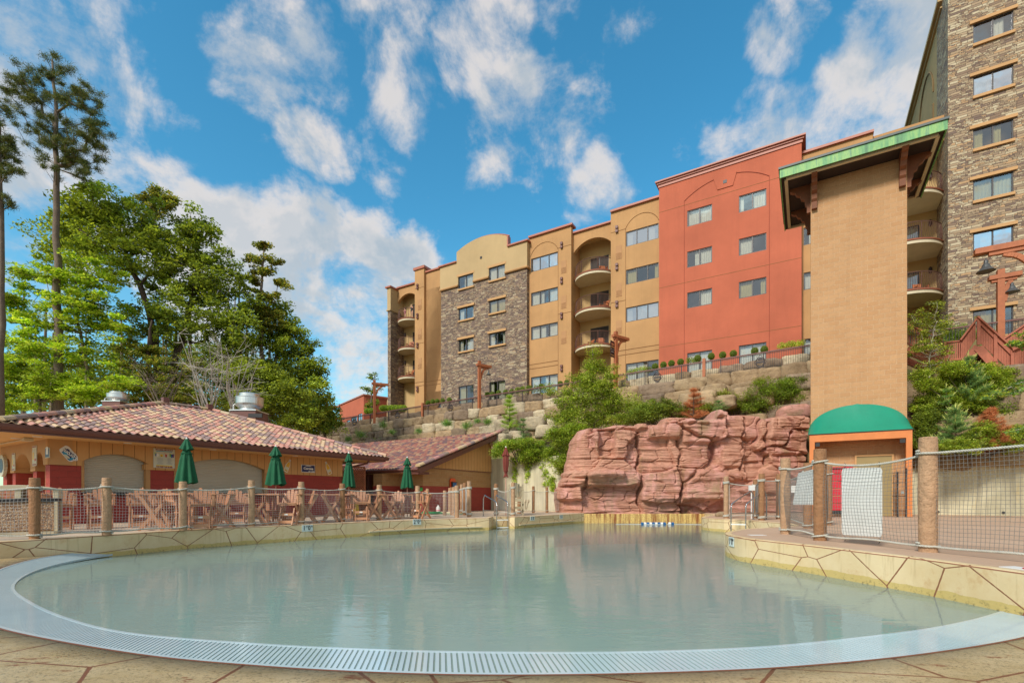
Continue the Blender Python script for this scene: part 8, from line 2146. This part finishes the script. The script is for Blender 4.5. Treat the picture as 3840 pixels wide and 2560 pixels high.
def lamp(px, topy, Y, adir, alen, back, label, basez, s=1.0, bell=.31, bellt=.8, w=.22, banner=False):
    c = at(px, HY, Y); zt = at(px, topy, Y).z; d = Vector((adir[0], adir[1], 0)).normalized(); o = root('lamp_post', None, (c.x, c.y, basez), label, 'lamp post', 'orange timber lamp posts')
    sd = Vector((-d.y, d.x, 0)); m = MB(); m.beam((c.x, c.y, basez), (c.x, c.y, zt), w, w, up=tuple(d)); m.build('post', m_timber, o)
    za = zt-.36*s; p0 = c.copy(); p0.z = za; a = p0-d*back; b = p0+d*alen
    m = MB(); m.beam(a, b, w*1.25, .20*s); m.beam(a+Vector((0,0,-.17*s))+d*.1, p0+d*(alen*.78)+Vector((0,0,-.17*s)), w*.7, .14*s); m.build('arm', m_timber, o)
    m = MB(); pts = [p0+d*(w/2)+Vector((0,0,-1.25*s)), p0+d*(w/2+.10*alen)+Vector((0,0,-.8*s)), p0+d*(.34*alen)+Vector((0,0,-.42*s)), p0+d*(.55*alen)+Vector((0,0,-.25*s))]
    pts = catmull(pts, 4)
    for q, r in zip(pts, pts[1:]): m.beam(q, q+(r-q)*1.08, w*.55, .16*s, up=(0,0,1))
    m.build('curved_brace', m_timber, o)
    if bell:
        q = p0+d*(alen*bellt); zb = za-.27*s; m = MB(); m.tube([(q.x, q.y, zb), (q.x, q.y, zb-.15)], .02, 6); m.lathe([(bell*.02, 0), (bell*.14, -.02), (bell*.16, -.28*bell), (bell*.24, -.40*bell), (bell*.34, -.66*bell), (bell*.60, -.92*bell), (bell*.64, -.98*bell), (bell*.5, -.96*bell)], 20, (q.x, q.y, zb-.1)); m.build('bell_shade', MAT('dark_zinc', srgb(74,76,76), .4, .1) if 'dark_zinc' not in bpy.data.materials else bpy.data.materials['dark_zinc'], o)
    return o, p0, d, sd
def gz(px, Y): c = at(px, HY, Y); return max(groundz(c.x, c.y), 0)
Yq = lambda px, q: q/(.516*(px-CX)/F+.8565)
lamp(1224, 1513, Yq(1224, 33.8), (1, .05), 1.35, .3, 'leftmost timber lamp post in front of the wood', 7.4, .9, .3)
lamp(1404, 1424.5, Yq(1404, 33.8), (1.0, .5), 1.35, .25, 'timber lamp post second from left beside the slender birch', 7.9, .95, None)
lamp(1797.6, 1353, Yq(1797.6, 33.8), (1.0, .72), 1.15, .25, 'timber lamp post with bell lamp in front of the stone section', 8.3, .95, .34)
L4, p0, d4, sd4 = lamp(2309, 1243, Yq(2309, 33.8), (1.0, .72), 1.3, .3, 'timber lamp post with a dark banner above the bushy tree', 8.7, .95, None)
# banner
ba = at(2289, HY, Yq(2309, 33.8)-.5); bb = at(2306, HY, Yq(2309, 33.8)); fr = Frame(ba.x, ba.y, bb.x-ba.x, bb.y-ba.y); W = (bb-ba).length; zt_b = at(2297, 1283, bb.y).z; zb_b = at(2297, 1343, bb.y).z; H_ = zt_b-zb_b
o = root('banner', fr, (0, 0, zb_b), 'dark brown banner with a red emblem and white script hanging on a lamp post', 'banner')
m = MB(); m.box(0, -.01, zb_b, W, .01, zt_b); m.build('cloth', MAT('brown_banner', srgb(48,26,26), .7, .1), o)
def el(cx_, cz, rx, rz, mt, nm, y=-.014): m = MB(); m.prism([(W*cx_+rx*W*math.cos(k*PI/9), zb_b+H_*cz+rz*H_*math.sin(k*PI/9)) for k in range(18)], 1, y, -.0101); return m.build(nm, mt, o)
el(.45, .80, .34, .10, m_redcap, 'red_emblem'); el(.5, .80, .16, .045, m_gold, 'gold_bird', -.017)
m = MB(); m.box(W*.05, -.014, zb_b+H_*.60, W*.9, -.0101, zb_b+H_*.66); m.box(W*.1, -.014, zb_b+H_*.10, W*.8, -.0101, zb_b+H_*.15); m.each('gold_line', m_gold, o)
m = MB()
for k in range(6): m.beam((W*(.08+.13*k), -.014, zb_b+H_*(.50-.008*k)), (W*(.16+.13*k), -.014, zb_b+H_*(.44+.06*(k % 2))), .004, .03, up=(0,1,0)); m.beam((W*(.2+.09*k), -.014, zb_b+H_*.36), (W*(.26+.09*k), -.014, zb_b+H_*(.30+.04*(k % 2))), .004, .025, up=(0,1,0))
m.build('white_script', m_white, o)
lamp(3752, 1012, 24.6, (.8565, -.516), .75, .45, 'timber lamp post with bell lamp behind the red staircase', 8.6, 1.0, .48, .55, .27)
lamp(3905, 862, 20.2, (-.8565, .516), 2.05, .3, 'large timber lamp arm reaching in from the right edge with a bell lamp', 6.5, 1.15, .50, .82, .24)

# ------------------------------------------------------------------ staircase on the slope
SP = lambda px, py, q: (lambda r: (r[0], q, r[1]))(Hf.hit(px, py, q))
stc = root('timber_staircase', Hf, (5, 31.6, 4.5), 'red stained timber staircase with board panel railings on the right slope', 'staircase')
def boards(name, tl, tr, bl, br_, n, mat=m_stairwood, th=.03):
    """vertical boards filling the quad top-left, top-right, bottom-left, bottom-right"""
    tl, tr, bl, br_ = map(Vector, (tl, tr, bl, br_)); m = MB(); rg = random.Random(n)
    for i in range(n):
        a, b = (i+.04)/n, (i+.96)/n; dy = rg.uniform(-.006, .006)
        V = [bl.lerp(br_, a), bl.lerp(br_, b), tl.lerp(tr, b), tl.lerp(tr, a)]; V = [v+Vector((0, dy, 0)) for v in V]+[v+Vector((0, dy+th, 0)) for v in V]
        m.add(V, [(0,1,2,3),(7,6,5,4),(0,4,5,1),(1,5,6,2),(2,6,7,3),(3,7,4,0)])
    return m.build(name, mat, stc)
def timb(name, a, b, w, h, mat=m_stairwood, parent=None):
    m = MB(); m.beam(a, b, w, h); return m.build(name, mat, parent or stc)
q1 = 31.6
# near railing of the flight coming down to the right
A1, A2 = SP(3668, 1192, q1), SP(3794, 1316, q1); B1, B2 = SP(3673, 1278, q1), SP(3774, 1405, q1)
B2 = (A2[0]-.02, q1, B2[2]-.1)
boards('railing_boards', A1, A2, (A1[0], q1, B1[2]), (A2[0], q1, A2[2]-.95), 13)
timb('cap_rail', (A1[0]-.05, q1-.05, A1[2]+.03), (A2[0]+.05, q1-.05, A2[2]+.03), .32, .06); timb('lower_rail', (A1[0], q1-.06, A1[2]-.12), (A2[0], q1-.06, A2[2]-.12), .05, .16)
for X_, zt_s in ((A1, A1[2]), (A2, A2[2]), (tuple(Vector(A1).lerp(Vector(A2), .5)), (A1[2]+A2[2])/2)): timb('newel_post', (X_[0], q1-.07, zt_s-1.3), (X_[0], q1-.07, zt_s+.0), .12, .12)
# stringer and treads below it
S1 = Vector((A1[0], q1-.05, A1[2]-1.45)); S2 = Vector((A2[0]-.1, q1-.05, A2[2]-1.45))
timb('stringer', S1, S2, .08, .34); timb('stringer', S1+Vector((0, 1.3, 0)), S2+Vector((0, 1.3, 0)), .08, .34)
m = MB(); nst = 9
for i in range(nst): p = S1.lerp(S2, (i+.5)/nst); m.box(p.x-.16, q1-.02, p.z+.16, p.x+.16, q1+1.3, p.z+.20); m.box(p.x+.13, q1, p.z-.02, p.x+.15, q1+1.3, p.z+.16)
m.build('treads', m_stairwood, stc)
# flight falling away to the left of the peak
C2 = SP(3605, 1278, q1+.2)
boards('railing_boards', C2, (A1[0]-.08, q1+.02, A1[2]), (C2[0], q1+.2, C2[2]-1.0), (A1[0]-.08, q1+.02, A1[2]-1.0), 9)
timb('cap_rail', (C2[0]-.05, q1+.1, C2[2]+.02), (A1[0], q1-.02, A1[2]+.02), .16, .07); timb('stringer', (C2[0], q1+.1, C2[2]-1.35), (A1[0], q1-.02, A1[2]-1.35), .08, .34)
# balustered landing between it and the tower
D2 = SP(3548, 1284, q1+.4)
def balus(name, a, b, hgt, n):
    a, b = Vector(a), Vector(b); m = MB()
    for i in range(n+1): p = a.lerp(b, i/n); m.box(p.x-.022, p.y-.022, p.z-hgt+.08, p.x+.022, p.y+.022, p.z-.04)
    m.build(name, m_stairwood, stc); timb('cap_rail', a, b, .14, .06); timb('bottom_rail', a-Vector((0,0,hgt-.08)), b-Vector((0,0,hgt-.08)), .05, .09)
balus('balusters', D2, C2, .95, 8); timb('rim_joist', Vector(D2)-Vector((0,0,1.15)), Vector(C2)-Vector((0,0,1.15)), .08, .26)
E1, E2 = SP(3400, 1216, 30.6), SP(3533, 1273, 31.0)
balus('balusters', E1, E2, 1.0, 14); timb('rim_joist', Vector(E1)-Vector((0,0,1.25)), Vector(E2)-Vector((0,0,1.25)), .10, .34); timb('stringer', Vector(E1)-Vector((0,-.9,1.5)), Vector(E2)-Vector((0,-.9,1.5)), .10, .30)
for px in (3545, 3600): s_ = SP(px, 1290, q1+.5); timb('newel_post', (s_[0], s_[1], s_[2]+.1), (s_[0], s_[1], s_[2]-2.4), .13, .13)
m = MB(); m.box(C2[0], q1+.3, C2[2]-1.15, A1[0], q1+1.4, C2[2]-1.05) ; m.box(D2[0], q1+.3, C2[2]-1.2, C2[0], q1+1.4, C2[2]-1.1); m.each('landing_deck', m_stairwood, stc)
# lower landing at the right edge
Fz = A2[2]
G2 = SP(3900, 1268, q1-.2)
boards('railing_boards', (A2[0]+.08, q1-.1, Fz-.02), (G2[0], q1-.4, G2[2]), (A2[0]+.08, q1-.1, Fz-1.9), (G2[0], q1-.4, Fz-1.6), 12); timb('cap_rail', (A2[0], q1-.16, Fz), (G2[0], q1-.46, G2[2]+.02), .16, .07)
m = MB(); z_ = SP(3775, 1520, q1)[2]; m.box(A2[0]+.02, q1-.15, z_, G2[0], q1+1.6, Fz-1.3); m.build('landing_box', m_stairwood, stc)
H1, H2 = SP(3765, 1270, 33.2), SP(3900, 1180, 33.0)
boards('railing_boards', H1, H2, (H1[0], 33.2, H1[2]-1.2), (H2[0], 33.0, H2[2]-1.2), 12); timb('cap_rail', H1, H2, .16, .08)
for px, py0, py1 in ((3727, 1400, 1540), (3748, 1500, 1620), (3842, 1500, 1705)):
    a = SP(px, py0, q1); b = SP(px, py1, q1); timb('support_post', (a[0], q1-.02, a[2]), (b[0], q1-.02, b[2]-.6), .16, .16)
timb('knee_brace', SP(3742, 1540, q1-.05), SP(3775, 1490, q1-.05), .08, .10)

# ------------------------------------------------------------------ two children on the top left balcony
def child(px, label, hgt, q, lean, suit, hair, seed):
    x, _ = Hf.hit(px, 1150, q); o = root('person', Hf, (x, q, 19.4), label, 'person'); z0 = 19.4; k = hgt/1.3
    J = {'pel': (0,0,.68), 'waist': (0,0,.80), 'chest': (0,-.02,.98), 'neck': (0,-.03,1.09), 'head': (0,-.05,1.20), 'crown': (0,-.05,1.27),
         'hl': (-.08,0,.64), 'kl': (-.09,-.01,.36), 'al': (-.09,.01,.05), 'fl': (-.09,-.11,.025), 'hr': (.08,0,.64), 'kr': (.10,-.03,.36), 'ar': (.10,.02,.05), 'fr': (.10,-.10,.025),
         'sl': (-.13,-.02,1.03), 'el': (-.24,-.10,.90), 'wl': (-.14,-.26,.93), 'nl': (-.08,-.30,.93), 'sr': (.13,-.02,1.03), 'er': (.24,-.10,.90), 'wr': (.14,-.26,.93), 'nr': (.08,-.30,.93)}
    E = [('pel','waist'),('waist','chest'),('chest','neck'),('neck','head'),('head','crown'),('pel','hl'),('hl','kl'),('kl','al'),('al','fl'),('pel','hr'),('hr','kr'),('kr','ar'),('ar','fr'),('chest','sl'),('sl','el'),('el','wl'),('wl','nl'),('chest','sr'),('sr','er'),('er','wr'),('wr','nr')]
    R_ = {'pel': .085,'waist': .075,'chest': .09,'neck': .038,'head': .082,'crown': .06,'hl': .065,'hr': .065,'kl': .042,'kr': .042,'al': .028,'ar': .028,'fl': .026,'fr': .026,'sl': .04,'sr': .04,'el': .026,'er': .026,'wl': .02,'wr': .02,'nl': .022,'nr': .022}
    names_ = list(J); me = bpy.data.meshes.new('body'); off = OFF[o]
    me.from_pydata([(x+J[n][0]*k-off.x, q+J[n][1]*k-off.y, z0+J[n][2]*k-off.z) for n in names_], [(names_.index(a), names_.index(b)) for a, b in E], [])
    b = bpy.data.objects.new('body', me); COL.objects.link(b); b.parent = o; OFF[b] = off; me.materials.append(MAT('skin', srgb(214,164,136), .6, .05) if 'skin' not in bpy.data.materials else bpy.data.materials['skin'])
    sk = b.modifiers.new('Skin', 'SKIN'); b.modifiers.new('Sub', 'SUBSURF').levels = 1
    for i, n in enumerate(names_): me.skin_vertices[0].data[i].radius = (R_[n]*k, R_[n]*k)
    me.skin_vertices[0].data[0].use_root = True
    m = MB(); m.lathe([(.09*k, .62*k), (.105*k, .68*k), (.09*k, .80*k), (.112*k, .95*k), (.10*k, 1.03*k), (.05*k, 1.06*k)], 14, (x, q-.01, z0)); m.build('swimsuit', suit, o, smooth=True)
    m = MB(); m.ball((x, q-.02*k, z0+1.235*k), .095*k, .10*k, .085*k, 12, 8); m.ball((x, q+.05*k, z0+1.14*k), .06*k, .045*k, .12*k, 10, 7); m.build('hair', hair, o, smooth=True)
m_hair1 = MAT('dark_hair', srgb(60,40,30), .7, .1); m_hair2 = MAT('light_hair', srgb(186,150,110), .7, .1); m_suit1 = MAT('pink_swimsuit', srgb(196,120,130), .7, .1); m_suit2 = MAT('dark_swimsuit', srgb(40,44,54), .7, .1)
child(1519.5, 'dark-haired child in a pink swimsuit leaning on the top left balcony rail', 1.24, 37.62, 0, m_suit1, m_hair1, 1); child(1544, 'fair-haired child in a dark swimsuit leaning on the top left balcony rail', 1.34, 37.5, 0, m_suit2, m_hair2, 2)
# balcony chairs
def bchair():
    o = root('balcony_chair', None, (0,0,0), 'x', 'chair', 'small wooden chairs on the hotel balconies')
    m = MB(); m.box(-.25, -.25, .36, .25, .22, .40); m.build('seat', m_timber, o); m = MB(); m.beam((0, .22, .38), (0, .42, .92), .5, .03, up=(0,1,0)); m.build('backrest', m_timber, o)
    for s in (-1, 1): m = MB(); m.box(s*.28-.03, -.27, 0, s*.28+.03, -.22, .56); m.box(s*.28-.03, .2, 0, s*.28+.03, .25, .56); m.box(s*.28-.05, -.3, .56, s*.28+.05, .25, .585); m.build('side_frame', m_timber, o)
    return o
bp_ = bchair(); first = True
for px, q, z, a, lb in ((2262, 38.3, 19.4, .6, 'wooden chair on the top balcony of the middle stack'), (2266, 38.3, 16.45, -.5, 'wooden chair on the second balcony of the middle stack'), (2252, 38.3, 13.5, .4, 'right wooden chair on the lowest balcony of the middle stack'), (2208, 38.5, 13.5, -.6, 'left wooden chair on the lowest balcony of the middle stack'), (1538, 38.1, 16.45, .3, 'wooden chair on the second balcony at the far left'), (1537, 38.1, 13.5, -.3, 'wooden chair on the lowest balcony at the far left'), (3452, 38.6, 13.5, .3, 'wooden chair on the balcony beside the stone building')):
    x, _ = Hf.hit(px, 1000, q); p = Hf.w(x, q, z+.005)
    if first: bp_.location = p; bp_.rotation_euler = (0, 0, Hf.ang+a); bp_['label'] = lb; first = False
    else: dup(bp_, p, Hf.ang+a, lb)
